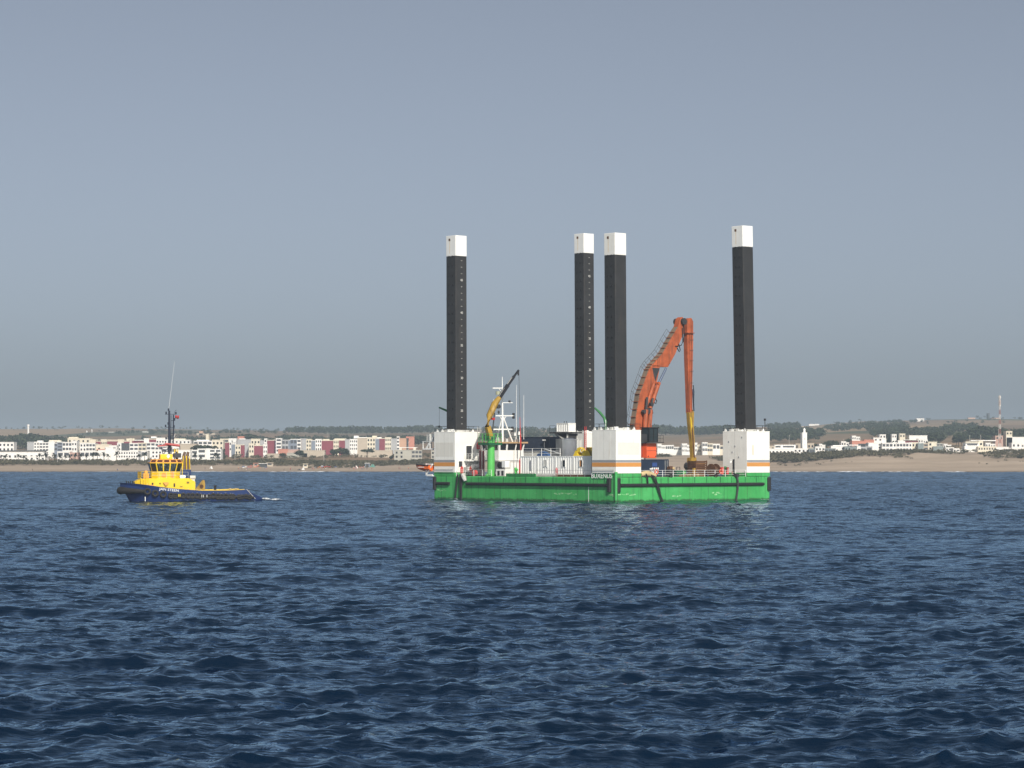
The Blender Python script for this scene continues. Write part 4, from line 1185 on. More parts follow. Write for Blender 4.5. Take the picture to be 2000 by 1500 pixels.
t = bthing("canvas_roll", -0.3, at_u(906, -0.3), DECK - 0.6, "pale canvas roll hung over the hull edge by the black hoses", "canvas")
v_ = at_u(907, -0.3)
bb(MB().tube([(0.4, v_ + 0.7, DECK + 0.3), (-0.25, v_ + 0.4, DECK + 0.2), (-0.4, v_, DECK - 0.3), (-0.3, v_ - 0.2, DECK - 0.9)], [0.25, 0.4, 0.45, 0.3], 8), "roll", GREYW, t, smooth=True)

# ---------------- right-hand deck
va_ = 4.6
u0_ = HS + 0.4; u1_ = at_v(1306, va_)
cc = container("shipping_container", "dark navy container with white lettering behind the tan canvas bundle", u0_, u1_, va_, va_ + 2.44, DECK + 0.06, zat(897, u1_, va_), NAVY, "dark shipping containers")
lx = at_v(1276, va_)
LETW = paint("letter_white", (0.78, 0.78, 0.76), 0.5, 0.02)
for k, w in enumerate((0.5, 0.32, 0.32, 0.32, 0.32)):
    x = lx - 0.9 + k * 0.48
    bb(MB().box(x, x + w * 0.9, va_ - 0.02, va_ + 0.005, DECK + 1.28, DECK + (1.5 if k == 0 else 1.62)), "white_letter", LETW, cc)
for k in range(3):
    bb(MB().box(lx - 0.4, lx + 1.0, va_ - 0.02, va_ + 0.005, DECK + 0.55 + k * 0.18, DECK + 0.64 + k * 0.18), "white_line", LETW, cc)
bb(MB().box(lx - 0.3, lx + 0.9, va_ - 0.02, va_ + 0.005, DECK + 1.8, DECK + 2.5), "blue_emblem", paint("emblem_blue", (0.03, 0.07, 0.22), 0.5), cc)
for k in (0.45, 0.95):
    bb(MB().cyl((u1_ - k, va_ - 0.05, DECK + 0.2), (u1_ - k, va_ - 0.05, zat(897, u1_, va_) - 0.2), 0.035, n=6), "locking_bar", GREYW, cc)
# tan canvas bundle over the rail
t = bthing("canvas_bundle", at_v(1266, 0.3), 0.3, DECK, "tan canvas bundle lying over the deck edge against the housing", "canvas")
m = MB(); n = 10
ua, ub = at_v(1252.5, 0), at_v(1281, 0)
pts = []; rad = []
for i in range(n):
    x = i / (n - 1)
    pts.append((ua + (ub - ua) * x, 0.15, DECK + 0.42 + 0.25 * math.sin(math.pi * min(1, x * 1.2)) - 0.15 * x)); rad.append(0.22 + 0.3 * math.sin(math.pi * (0.15 + 0.75 * x)))
bb(m.tube(pts, rad, 10), "sheet", CANVAS, t, smooth=True)
bb(MB().box(at_v(1257, 0), at_v(1270, 0), -0.2, 0.1, DECK + 0.12, DECK + 0.4), "hose_saddle", DARK, t)
# life rings
def life_ring(px, py, v, label):
    q = bl(px, py, v=v)
    t = bthing("life_ring", q.x, v, q.z, label, "life ring")
    bb(MB().torus((q.x, v, q.z), (0, 1, 0), 0.36, 0.11, 18, 8), "ring", paint("ring_orange", (0.62, 0.10, 0.05), 0.5), t, smooth=True)
    for k in range(4):
        w = math.pi / 4 + k * math.pi / 2
        bb(MB().torus((q.x + 0.36 * math.cos(w), v, q.z + 0.36 * math.sin(w)), (-math.sin(w), 0, math.cos(w)), 0.105, 0.025, 10, 5), "band", WHITE2, t)
life_ring(1282, 921.5, 0.15, "orange life ring on the railing in front of the navy container")
life_ring(1408, 921, 0.15, "pink-orange life ring on the railing beside the rusty cable drum")
# rusty grab / rock bucket
ug = at_v(1358, 6); ug1 = at_v(1380, 6)
t = bthing("steel_basket", ug, 6, DECK, "rusty slatted steel basket standing behind the railing", "basket")
zg = zat(901, ug, 6)
for k in range(8):
    z = DECK + 0.15 + k * (zg - DECK - 0.2) / 7
    bb(MB().box(ug, ug1, 6.0, 6.16, z - 0.13, z + 0.13), "slat", RUSTM if k % 3 else paint("rusty_light", (0.2, 0.1, 0.045), 0.9, 0.3), t)
    bb(MB().box(ug - 0.02, ug + 0.14, 6.17, 8.0, z - 0.13, z + 0.13), "slat", RUSTM, t)
bb(MB().box(ug + 0.1, ug1 - 0.1, 6.3, 8.0, DECK + 0.05, zg - 0.2), "core", RUSTM, t)
for u in (ug + 0.1, ug1 - 0.1):
    bb(MB().box(u - 0.1, u + 0.1, 5.85, 5.99, DECK + 0.04, zg + 0.15), "corner_bar", RUSTM, t)
# cable drum
uc_ = at_v(1393.5, 4)
t = bthing("cable_drum", uc_, 4, DECK, "rusty cable drum with two tall flanges near the fire boxes", "drum")
zc = DECK + 1.15
for s in (-0.62, 0.62):
    bb(MB().cyl((uc_ + s - 0.06, 4, zc), (uc_ + s + 0.06, 4, zc), 1.15, n=20), "flange", RUSTM, t, smooth=True)
bb(MB().cyl((uc_ - 0.55, 4, zc), (uc_ + 0.55, 4, zc), 0.62, n=16), "coil", paint("cable_brown", (0.09, 0.05, 0.03), 0.9, 0.3, 6.0), t, smooth=True)
def red_box(px, lab):
    u = at_v(px, 2.2)
    t = bthing("fire_box", u, 2.2, DECK, lab, "fire box")
    zt = zat(912.5, u, 2.2)
    bb(MB().box(u - 0.28, u + 0.28, 2.2, 2.6, DECK + 0.35, zt), "cabinet", RED, t, bevel=0.04)
    bb(MB().box(u - 0.2, u + 0.2, 2.17, 2.19, DECK + 0.6, zt - 0.2), "door", paint("hose_box_pane", (0.6, 0.18, 0.16), 0.35), t)
    bb(MB().bar((u - 0.2, 2.4, DECK), (u - 0.2, 2.4, DECK + 0.35), 0.08).bar((u + 0.2, 2.4, DECK), (u + 0.2, 2.4, DECK + 0.35), 0.08), "stand", DARK, t)
red_box(1411.5, "red fire box between the cable drum and the green post")
red_box(1421.5, "red fire box between the green post and the black pipe")
u = at_v(1416, 2.4)
t = bthing("valve_post", u, 2.4, DECK, "green valve post standing between two red fire boxes", "valve")
bb(MB().cyl((u, 2.4, DECK), (u, 2.4, zat(911, u, 2.4)), 0.16, n=10), "pipe", DGREEN, t, smooth=True)
bb(MB().torus((u, 2.2, zat(913, u, 2.4)), (0, 1, 0), 0.2, 0.04, 12, 5), "hand_wheel", GREEN2, t)
u = at_v(1432.5, 0.5)
t = bthing("chain_guide", u, 0.5, DECK, "black upright chain guide with a white arm by the housing", "guide post")
zt_ = zat(897, u, 0.5)
bb(MB().box(u - 0.15, u + 0.15, 0.35, 0.65, DECK, zt_), "post", BLACK, t, bevel=0.03)
bb(MB().bar((u - 0.2, 0.5, zt_ - 0.15), (u - 0.9, 0.5, zt_ - 0.1), 0.06).box(u - 1.0, u - 0.55, 0.4, 0.6, zt_ - 0.6, zt_ - 0.3), "arm", WHITE2, t)
u2 = at_v(1437.5, 0.0)
bb(MB().box(u2 - 0.4, u2 + 0.45, -0.35, 0.35, DECK - 0.1, DECK + 0.5).cyl((u2, -0.45, DECK + 0.2), (u2, 0.4, DECK + 0.2), 0.35, n=12), "roller", DARK, t)
bb(MB().box(u2 - 0.3, u2 + 0.1, 0.45, 0.9, DECK + 0.4, DECK + 0.95), "cloth", paint("pale_pink", (0.5, 0.28, 0.2), 0.9), t, bevel=0.08)
# low machinery: pump, generator, coils
u = at_v(1312.5, 3.5)
t = bthing("pump", u, 3.5, DECK, "rusty brown pump with a pale cowl next to the navy container", "pump")
bb(MB().box(u - 0.6, u + 0.5, 3.5, 4.6, DECK + 0.03, DECK + 1.3), "bed", DARK, t, bevel=0.05)
bb(MB().cyl((u - 0.4, 4, DECK + 1.45), (u + 0.5, 4, DECK + 1.45), 0.42, n=12), "motor", RUSTM, t, smooth=True)
bb(MB().ball((u + 0.45, 3.6, DECK + 1.45), 0.28), "cowl", CANVAS, t, smooth=True)
u = at_v(1330, 3.5)
t = bthing("generator", u, 3.5, DECK, "dark green generator with a lifting frame behind the railing", "generator")
bb(MB().box(u - 1.2, u + 1.3, 3.4, 4.6, DECK + 0.1, DECK + 1.15), "housing", DGREEN, t, bevel=0.06)
bb(MB().bar((u - 0.6, 4, DECK + 1.1), (u - 0.6, 4, DECK + 1.7), 0.08).bar((u + 0.2, 4, DECK + 1.1), (u + 0.2, 4, DECK + 1.7), 0.08).bar((u - 0.6, 4, DECK + 1.7), (u + 0.2, 4, DECK + 1.7), 0.08), "lifting_frame", DARK, t)
bb(MB().box(u + 0.4, u + 1.0, 3.37, 3.41, DECK + 0.3, DECK + 0.9), "panel", GREEN2, t)
for px_, lab in ((1310, "black hose coil at the deck edge below the rusty pump"), (1398, "black hose coil at the deck edge below the cable drum")):
    u = at_v(px_, 0.0)
    t = bthing("hose_coil", u, 0.0, DECK - 0.1, lab, "hose coil")
    for k in range(3):
        bb(MB().torus((u, -0.05 + 0.05 * k, DECK + 0.12), (0.1 * k, 0.9, 0.4), 0.3 + 0.04 * k, 0.06, 14, 6), "turn", BLACK, t, smooth=True)
u = at_v(1345, 1.0)
t = bthing("timber_stack", u, 1.0, DECK, "low stack of pale timber baulks at the deck edge below the excavator bucket", "timber")
for k in range(6):
    bb(MB().box(at_v(1335 + k * 5, 1.2), at_v(1338.5 + k * 5, 1.2), 1.0, 2.4, DECK + 0.04, DECK + 0.3 + 0.12 * (k % 3)), "baulk", paint("timber", (0.32, 0.23, 0.12), 0.9, 0.3), t)
u = at_v(1356, 1.6)
t = bthing("yellow_post", u, 1.6, DECK, "short yellow guide post below the excavator bucket", "post")
bb(MB().box(u - 0.22, u + 0.22, 1.5, 1.9, DECK, DECK + 1.5).box(u - 0.34, u + 0.34, 1.4, 2.0, DECK, DECK + 0.2), "post", YELLOW, t, bevel=0.03)

# ---------------- long-reach excavator
ve = 13.0
ex = bthing("excavator", at_v(1262, ve), ve, DECK, "orange long-reach excavator with a bent boom and a yellow lower stick", "excavator")
def ep(px, py, v=ve): return bl(px, py, v=v)
def eplate(name, poly, mat, v0=ve, th=1.3, parent=None, bevel=0.04):
    return bb(MB().prism([ep(x, y, v0) for x, y in poly], (0, th, 0)), name, mat, ex, parent, bevel=bevel)
lo = eplate("lower_boom", [(1236, 874), (1240, 830), (1250, 770), (1257, 752), (1268, 722), (1275, 712), (1290, 714), (1284, 742), (1275, 775), (1269, 800), (1262, 874)], ORANGE)
up = eplate("upper_boom", [(1271, 716), (1276, 712), (1295, 690), (1312, 660), (1325, 639), (1330, 622), (1334, 619), (1338, 627), (1336, 650), (1331, 662), (1319, 692), (1305, 717)], ORANGE)
eplate("boom_gusset", [(1274, 718), (1289, 719), (1280, 746)], DARK, ve - 0.02, 1.2)
# gantry over the knuckle
kn = ep(1334, 628)
bb(MB().cyl(kn + Vector((0, -0.5, 0)), kn + Vector((0, 1.9, 0)), 0.62, n=18), "knuckle_pin", DARK, ex, smooth=True)
st = eplate("stick", [(1342, 626), (1345, 622), (1351, 621), (1354.5, 628), (1354.5, 660), (1353, 730), (1351.5, 780), (1351, 807), (1347, 807), (1346, 770), (1343.5, 700)], ORANGE, ve + 0.3, 1.0)
for y in (664, 684, 704, 725, 748):
    a, b = ep(1348.5, y, ve + 0.24), ep(1354.3, y, ve + 0.24)
    bb(MB().bar(a, b, 0.1, 0.09), "ladder_rung", DARK, ex, st)
for x in (1348.2, 1351.5):
    bb(MB().cyl(ep(x, 648, ve + 0.2), ep(x, 806, ve + 0.2), 0.07, n=6), "hydraulic_pipe", ORANGE, ex, st)
bb(MB().cyl(ep(1353, 760, ve + 0.5), ep(1355.5, 803, ve + 0.5), 0.13, n=8), "stick_cylinder", paint("steel_blue", (0.06, 0.09, 0.16), 0.3), ex, smooth=True)
q = ep(1347, 650, ve + 0.3)
bb(MB().box(q.x - 0.9, q.x + 1.0, ve - 0.1, ve + 1.9, q.z - 0.08, q.z + 0.04), "stick_platform", ORANGE, ex)
eplate("lower_stick", [(1346, 806), (1349, 805), (1354, 800), (1356, 806), (1355, 830), (1357, 862), (1357, 898), (1353.5, 898), (1351.5, 862), (1347.5, 828)], YELLOW, ve + 0.2, 0.8, bevel=0.06)
bb(MB().cyl(ep(1352, 835, ve + 0.1), ep(1356, 895, ve + 0.1), 0.14, n=8), "bucket_cylinder", RUSTM, ex, smooth=True)
bb(MB().cyl(ep(1349, 815, ve + 0.15), ep(1353.5, 860, ve + 0.15), 0.1, n=8), "bucket_rod", YELLOW2, ex, smooth=True)
eplate("quick_coupler", [(1351, 894), (1360, 893), (1361, 904), (1350, 905)], YELLOW, ve, 1.2)
bk = eplate("bucket", [(1351, 903), (1360, 903), (1360, 914), (1358, 925), (1353, 921), (1347.5, 913), (1348, 907)], DARK, ve - 0.3, 1.7, bevel=0.1)
for k in range(4):
    q = ep(1357.5, 926, ve - 0.2 + 0.4 * k)
    bb(MB().prism([q + Vector((-0.12, 0, 0.25)), q + Vector((0.12, 0, 0.25)), q + Vector((0.03, 0, -0.25))], (0, 0.16, 0)), "tooth", DARK, ex, bk)
# walkway up the back of the boom: plate, treads, handrail
def back(px, py, v): return ep(px, py, v)
edge = [(1236, 874), (1240, 830), (1250, 770), (1257, 752), (1268, 722), (1275, 712), (1295, 690), (1312, 660), (1325, 639)]
wk = MB()
for (a, b) in zip(edge, edge[1:]):
    p0, p1 = ep(*a), ep(*b)
    d = (p1 - p0).normalized(); nrm = Vector((-d.z, 0, d.x))
    wk.obox((p0 + p1) / 2 + Vector((0, 0.65, 0)) + nrm * 0.07, (p1 - p0) / 2, (0, 0.58, 0), nrm * 0.03)
wk = bb(wk, "walkway", TAN, ex)
rail_pts = []
total = 0
for (a, b) in zip(edge, edge[1:]):
    p0, p1 = ep(*a), ep(*b)
    d = (p1 - p0).normalized(); nrm = Vector((-d.z, 0, d.x))
    n = max(2, round((p1 - p0).length / 1.35))
    for i in range(n):
        q = p0.lerp(p1, i / n)
        bb(MB().obox(q + Vector((0, 0.65, 0)) + Vector((-0.14, 0, 0.06)), (0.17, 0, 0), (0, 0.68, 0), (0, 0, 0.035)), "tread", ORANGE, ex, wk)
        rail_pts.append(q + nrm * 0.15)
hr = MB()
for k, q in enumerate(rail_pts):
    for v in (1.3,):
        w = Vector((0, v, 0))
        top = q + w + Vector((-0.75, 0, 0.55))
        hr.cyl(q + w, top, 0.03, n=5)
        if k:
            q2 = rail_pts[k - 1]; t2 = q2 + w + Vector((-0.75, 0, 0.55))
            hr.cyl(t2, top, 0.035, n=5)
            hr.cyl(q2.lerp(t2, 0.5) + w * 0.5, q.lerp(top, 0.5) + w * 0.5, 0.025, n=5)
bb(hr, "handrail", DARK, ex)
# hydraulic rams between house and boom
for (a, b, r, v, mt) in (((1258, 862), (1262, 800), 0.42, ve - 0.6, ORANGE), ((1266, 862), (1271, 800), 0.42, ve - 0.6, ORANGE), ((1262, 800), (1264, 776), 0.24, ve - 0.6, DARK), ((1271, 800), (1275, 778), 0.24, ve - 0.6, DARK),
                         ((1270, 798), (1287, 748), 0.36, ve - 0.5, ORANGE), ((1287, 748), (1301, 719), 0.2, ve - 0.5, paint("steel_blue", (0.06, 0.09, 0.16), 0.3)),
                         ((1262, 795), (1277, 750), 0.3, ve - 0.4, ORANGE)):
    bb(MB().cyl(ep(*a, v), ep(*b, v), r, n=12), "hydraulic_ram", mt, ex, smooth=True)
for (x, y, s) in ((1266, 803, 0.7), (1272, 806, 0.5), (1259, 804, 0.5), (1287, 749, 0.42), (1273, 790, 0.5)):
    q = ep(x, y, ve - 0.75)
    bb(MB().cyl(q + Vector((0, -0.15, 0)), q + Vector((0, 0.5, 0)), s * 0.75, n=10), "ram_clevis", DARK if s > 0.45 else ORANGE, ex, smooth=True)
hz = []
for (pts_) in ([(1280, 778), (1283, 784), (1281, 788), (1277, 786)], [(1326, 672), (1329, 684), (1327, 687), (1323, 680)], [(1333, 640), (1334, 668), (1331, 674), (1326, 676), (1320, 676)], [(1336, 630), (1336.5, 655), (1335, 668)], [(1354, 752), (1355.5, 765), (1354.5, 800)]):
    bb(MB().tube([ep(x, y, ve - 0.15) for x, y in pts_], 0.09, 6), "hydraulic_hose", BLACK, ex, smooth=True)
# carriage: house, counterweight, cab, pedestal
uh0, uh1 = at_v(1263.5, 10.5), at_v(1282.5, 10.5)
zh0, zh1 = zat(895, uh0, 10.5), zat(865.5, uh0, 10.5)
hs = bb(MB().box(uh0, uh1, 10.5, 16.5, zh0, zh1), "house", ORANGE2, ex, bevel=0.12)
bb(MB().box(uh0 + 0.05, uh1 - 0.05, 10.47, 10.52, (zh0 + zh1) / 2 - 0.03, (zh0 + zh1) / 2 + 0.03), "panel_line", DARK, ex, hs)
for u in (uh0 + 0.3, uh1 - 0.3):
    bb(MB().cyl((u, 10.42, zh0 + 0.35), (u, 10.52, zh0 + 0.35), 0.12, n=8), "lifting_hole", DARK, ex, hs)
bb(MB().box(uh0 - 3.5, uh0 - 0.05, 11.5, 16.5, zh0 + 0.2, zh1 - 0.3), "engine_deck", paint("machine_red", (0.30, 0.05, 0.025), 0.6, 0.2), ex, bevel=0.08)
bb(MB().cyl((uh0 - 0.5, 13.5, DECK), (uh0 - 0.5, 13.5, zh0 + 0.1), 2.2, n=24), "pedestal", GREYW, ex, smooth=True)
uk0, uk1 = at_v(1268, 10.2), at_v(1285.5, 10.2)
zk0, zk1 = zat(861, uk0, 10.2), zat(836, uk0, 10.2)
cb = MB()
for u in (uk0, uk1 - 0.14):
    for v in (10.2, 12.1):
        cb.box(u, u + 0.14, v, v + 0.14, zk0, zk1)
cb.box(uk0 - 0.1, uk1 + 0.15, 10.1, 12.35, zk1, zk1 + 0.15).box(uk0, uk1, 10.2, 12.24, zk0 - 0.2, zk0 + 0.02)
cb = bb(cb, "cab_frame", BLACK, ex)
bb(MB().box(uk0 + 0.06, uk1 - 0.06, 10.25, 12.2, zk0 + 0.03, zk1 - 0.01), "cab_glass", glass_mat("cab_glass", (0.02, 0.03, 0.035)), ex)
um_ = (uk0 + uk1) / 2
bb(MB().box(um_ - 0.05, um_ + 0.05, 10.17, 10.27, zk0, zk1).box(uk0, uk1, 10.17, 10.26, zk0 + 0.85, zk0 + 0.95), "cab_mullion", BLACK, ex, cb)
bb(MB().box(uk0 - 0.6, uk1 + 0.9, 9.6, 12.3, zk0 - 0.35, zk0 - 0.2), "cab_platform", DARK, ex)
bb(railing(MB(), [(uk1 + 0.8, 9.7, zk0 - 0.2), (uk1 + 0.8, 12.2, zk0 - 0.2)], 1.2, 0.8, 0.035, 2), "cab_railing", DARK, ex)
bb(MB().box(uh0 - 1.3, uh0 + 0.4, 10.8, 12.8, zh1 - 0.05, zk0 + 1.2), "boom_foot", DARK, ex, bevel=0.1)
bb(MB().cyl((um_ - 0.6, 10.5, zk1 + 0.15), (um_ - 0.6, 10.5, zk1 + 0.8), 0.05, n=6), "cab_aerial", BLACK, ex)
# ------------------------------------------------------------------ tug
TH = R(14)
TF = Vector((-math.cos(TH), -math.sin(TH), 0)); TG = Vector((math.sin(TH), -math.cos(TH), 0))
TC = Vector(((369 - 1000) / FPX * 457.0, 457.0, 0))
def tx(px, y):
    k = (px - 1000) / FPX
    return (k * (TC.y + y * TG.y) - TC.x - y * TG.x) / (TF.x - k * TF.y)
def tl(px, py, y=0.0):
    x = tx(px, y)
    Y = TC.y + x * TF.y + y * TG.y
    return Vector((x, y, P(px, py, Y).z))
TRZ = math.atan2(TF.y, TF.x)
tug = thing("tugboat", TC, TRZ, "yellow and navy tugboat with black tyre fenders and a tall dark mast", "tugboat")
TNAVY = paint("tug_navy", (0.011, 0.028, 0.11), 0.4, 0.12, 0.5, dirt=(0.03, 0.035, 0.05), dirt_amt=0.3)
TYEL = paint("tug_yellow", (0.80, 0.54, 0.015), 0.4, 0.05, 0.6, dirt=(0.45, 0.22, 0.03), dirt_amt=0.16)
TORA = paint("tug_orange_trim", (0.75, 0.34, 0.07), 0.5, 0.1)
TBLK = paint("tug_rubber", (0.016, 0.015, 0.015), 0.75, 0.2, 1.5)
TMAST = paint("mast_blue_black", (0.02, 0.026, 0.045), 0.5, 0.1)
TRED = paint("tug_red", (0.42, 0.05, 0.045), 0.45, 0.1)
def tb(m, name, mat, parent=None, smooth=False, bevel=0.0):
    return m.build(name, mat, parent or tug, smooth, bevel)
# hull stations: x, half beam at deck, half beam at waterline, sheer height
XB = tx(235, 0); XS = tx(507, 0)
ST = [(XS, 3.2, 2.9, 0.7), (tx(494, 3.5), 3.6, 3.4, 1.4), (tx(482, 3.7), 3.8, 3.7, 2.1), (tx(440, 4), 4.05, 3.95, 1.95), (tx(395, 4), 4.2, 4.1, 1.95), (tx(350, 4), 4.2, 4.0, 2.25), (tx(315, 4), 4.1, 3.6, 2.62), (tx(290, 3.8), 3.8, 2.9, 2.95),
      (tx(272, 3.2), 3.15, 2.0, 3.15), (tx(255, 2.2), 2.2, 1.1, 3.25), (tx(243, 1.3), 1.2, 0.45, 3.28), (XB, 0.25, 0.06, 3.3)]
m = MB()
for x, bd, bwl, sh in ST:
    rake = 0.0
    f = max(0.0, (x - ST[7][0]) / (XB - ST[7][0]))
    for s in (1, -1):
        pass
    ring = [(x - 2.4 * f, bwl * 0.7, -2.0), (x - 1.7 * f, bwl, 0.0), (x - 0.7 * f, (bwl + bd) / 2, sh * 0.55), (x, bd, sh), (x, max(0.02, bd - 0.22), sh), (x, max(0.01, bd - 0.22), sh - 0.9)]
    m.v += ring + [(a, -b, c) for a, b, c in reversed(ring)]
nr = 12
for k in range(len(ST) - 1):
    for i in range(nr - 1):
        m.f.append((k * nr + i, k * nr + i + 1, (k + 1) * nr + i + 1, (k + 1) * nr + i))
m.f.append(tuple(range(nr))); e = (len(ST) - 1) * nr; m.f.append(tuple(e + i for i in range(nr - 1, -1, -1)))
hullt = tb(m, "hull", TNAVY, smooth=True)
def hull_at(x, t):
    """port-side point of the shell at fore-aft x and height fraction t of the sheer"""
    xs = [s[0] for s in ST]
    bd = np.interp(x, xs, [s[1] for s in ST]); bwl = np.interp(x, xs, [s[2] for s in ST]); sh = np.interp(x, xs, [s[3] for s in ST])
    if t > 0.55: y = (bwl + bd) / 2 + (bd - (bwl + bd) / 2) * (t - 0.55) / 0.45
    else: y = bwl + ((bwl + bd) / 2 - bwl) * t / 0.55
    return Vector((x, y, sh * t))
tb(MB().add([(s[0], q * (s[1] - 0.2), max(0.4, s[3] - 0.85)) for s in ST for q in (1, -1)], [(2 * k, 2 * k + 1, 2 * k + 3, 2 * k + 2) for k in range(len(ST) - 1)]), "deck", paint("tug_deck", (0.10, 0.035, 0.025), 0.8, 0.2), hullt)
# yellow cap along the after bulwark
xs_ = np.linspace(tx(478, 3.8), tx(384, 4.1), 12)
cap = [Vector((x, hull_at(x, 1.0).y - 0.1, hull_at(x, 1.0).z + 0.04)) for x in xs_]
tb(MB().tube(cap, 0.055, 6), "bulwark_cap", TYEL, hullt)
tb(MB().tube([Vector((p.x, -p.y, p.z)) for p in cap], 0.09, 6), "bulwark_cap", TYEL, hullt)
# stern frame
a = hull_at(tx(482, 3.7), 1.0); b = hull_at(tx(499, 3.4), 0.55)
tb(MB().tube([a + Vector((0, 0.06, 0.05)), b + Vector((0, 0.15, -0.2))], 0.05, 6), "stern_rail", GREYW, hullt)
# bow fender: heavy rubber roll round the stem
pts = []; rad = []
for px_, y_, t_, r_ in ((284, 0, 0.60, 0.30), (272, 0, 0.60, 0.42), (258, 0, 0.60, 0.52), (246, 0, 0.60, 0.6), (238, 0, 0.60, 0.66)):
    x = tx(px_, 2.5 if px_ > 265 else 1.5)
    q = hull_at(x, t_) ; pts.append(Vector((q.x, q.y + 0.05, q.z))); rad.append(r_)
tip = Vector((XB - 0.1, 0, 1.95)); 
full = pts + [tip] + [Vector((p.x, -p.y, p.z)) for p in reversed(pts)]
tb(MB().tube(full, rad + [0.72] + rad[::-1], 12), "bow_fender", TBLK, smooth=True)
# rubbing band and tyres
xs_ = np.linspace(tx(496, 3.5), tx(330, 4.1), 24)
band = [hull_at(x, 0.42 if x > tx(470, 4) else 0.5) + Vector((0, 0.16, 0)) for x in xs_]
tb(MB().tube(band, 0.2, 8), "rubbing_band", TBLK, smooth=True)
tb(MB().tube([Vector((p.x, -p.y, p.z)) for p in band], 0.2, 8), "rubbing_band", TBLK, smooth=True)
def tyre(px, py, r, y):
    q = tl(px, py, y)
    h = hull_at(q.x, max(0.05, min(0.95, q.z / np.interp(q.x, [s[0] for s in ST], [s[3] for s in ST]))))
    o = MB().torus((0, 0, 0), (0, 1, 0.12), r * 0.68, r * 0.32, 18, 8).build("tyre_fender", TBLK, tug, True)
    o.location = (q.x, h.y + r * 0.3, q.z)
    MB().cyl((0, -0.1, r * 0.8), (0, -0.3, r * 0.8 + 0.9), 0.025, n=5).build("chain", GREYW, o)
for px_, py_, r_ in ((289, 960, 0.66), (304, 963.5, 0.66), (319.5, 965.5, 0.64)): tyre(px_, py_, r_, 3.9)
for i in range(20):
    px_ = 336 + i * 8.1 + random.uniform(-2, 2)
    tyre(px_, 968.5 + 0.1 * i + random.uniform(-1, 1), random.uniform(0.46, 0.6), 4.1)
# name on the bow
nme = text_mesh("JAN STEEN", 0.62, paint("name_white", (0.8, 0.8, 0.8), 0.4, 0.02), "name_letters")
x0 = tx(331, 4.1); q = hull_at(x0, 0.86)
o = bpy.data.objects.new("name_letters", nme); COL.objects.link(o); o.parent = tug
d = hull_at(x0 - 1.0, 0.86) - hull_at(x0 + 1.0, 0.86)
ex_ = d.normalized(); up_ = (hull_at(x0, 0.98) - hull_at(x0, 0.7)).normalized(); nz_ = ex_.cross(up_).normalized(); up_ = nz_.cross(ex_)
M = Matrix((ex_, up_, nz_)).transposed().to_4x4(); M.translation = q + nz_ * 0.05
o.matrix_local = M
o.scale = (1.15, 1, 1)
tb(MB().box(tx(284.5, 3.5) - 0.05, tx(284.5, 3.5) + 0.05, 2.9, 3.35, 0.1, 0.9), "draught_mark", WHITE2, hullt)
for px_ in (349, 351.5, 394, 397, 404):
    p_ = hull_at(tx(px_, 4.1), 0.45)
    tb(MB().box(p_.x - 0.05, p_.x + 0.05, p_.y + 0.42, p_.y + 0.5, p_.z - 0.1, p_.z + 0.35), "chain_plate", YELLOW2 if px_ < 360 else GREYW, hullt)
# lower deckhouse
W1 = 3.0
def side(pxpy, y): return [tl(x, yy, y) for x, yy in pxpy]
prof = [(264, 944), (266, 941), (276, 935), (290, 934.3), (370, 934.3), (381, 940.5), (382, 958), (264, 958)]
m = MB()
secs_ = [(264, 941, 955, 1.5), (268, 939, 955, 1.8), (276, 935, 956, 2.25), (290, 934.3, 957, 2.8), (304, 934.3, 958, W1), (370, 934.3, 960, W1), (381, 940.5, 960, W1), (382, 941, 960, W1)]
for px_, yt_, yb_, w_ in secs_:
    a_, b_ = tl(px_, yt_, w_), tl(px_, yb_, w_)
    m.v += [(a_.x, w_, b_.z), (a_.x, w_, a_.z - 0.12), (a_.x, w_ - 0.12, a_.z), (a_.x, -w_ + 0.12, a_.z), (a_.x, -w_, a_.z - 0.12), (a_.x, -w_, b_.z)]
for k in range(len(secs_) - 1):
    for i in range(5):
        m.f.append((k * 6 + i, k * 6 + i + 1, (k + 1) * 6 + i + 1, (k + 1) * 6 + i))
m.f.append(tuple(range(6))); e_ = 6 * (len(secs_) - 1); m.f.append(tuple(e_ + i for i in range(5, -1, -1)))
dh = tb(m, "deckhouse", TYEL)
for px_, py_, w, h in ((298.5, 945, 0.14, 0.2), (341, 947.5, 0.14, 0.32), (355, 943, 0.4, 0.5), (313, 944.5, 0.1, 0.14)):
    q = tl(px_, py_, W1)
    tb(MB().box(q.x - w, q.x + w, W1 - 0.01, W1 + 0.03, q.z - h, q.z + h), "porthole" if h < 0.4 else "hatch", GLASS if h < 0.4 else TYEL, dh)
for px0, px1, py_ in ((320, 329, 942.5), (365, 370, 941.3), (365, 370, 943.3), (352, 357, 950.5)):
    a, b = tl(px0, py_, W1), tl(px1, py_, W1)
    tb(MB().bar((a.x, W1 + 0.05, a.z), (b.x, W1 + 0.05, b.z), 0.09), "vent_slot", DARK, dh)
q = tl(324.5, 946, W1)
tb(MB().prism([(q.x - 0.5, W1, q.z + 0.35), (q.x + 0.5, W1, q.z + 0.35), (q.x + 0.1, W1, q.z - 0.2), (q.x - 0.1, W1, q.z - 0.2)], (0, 0.35, 0)), "fairlead", TORA, dh)
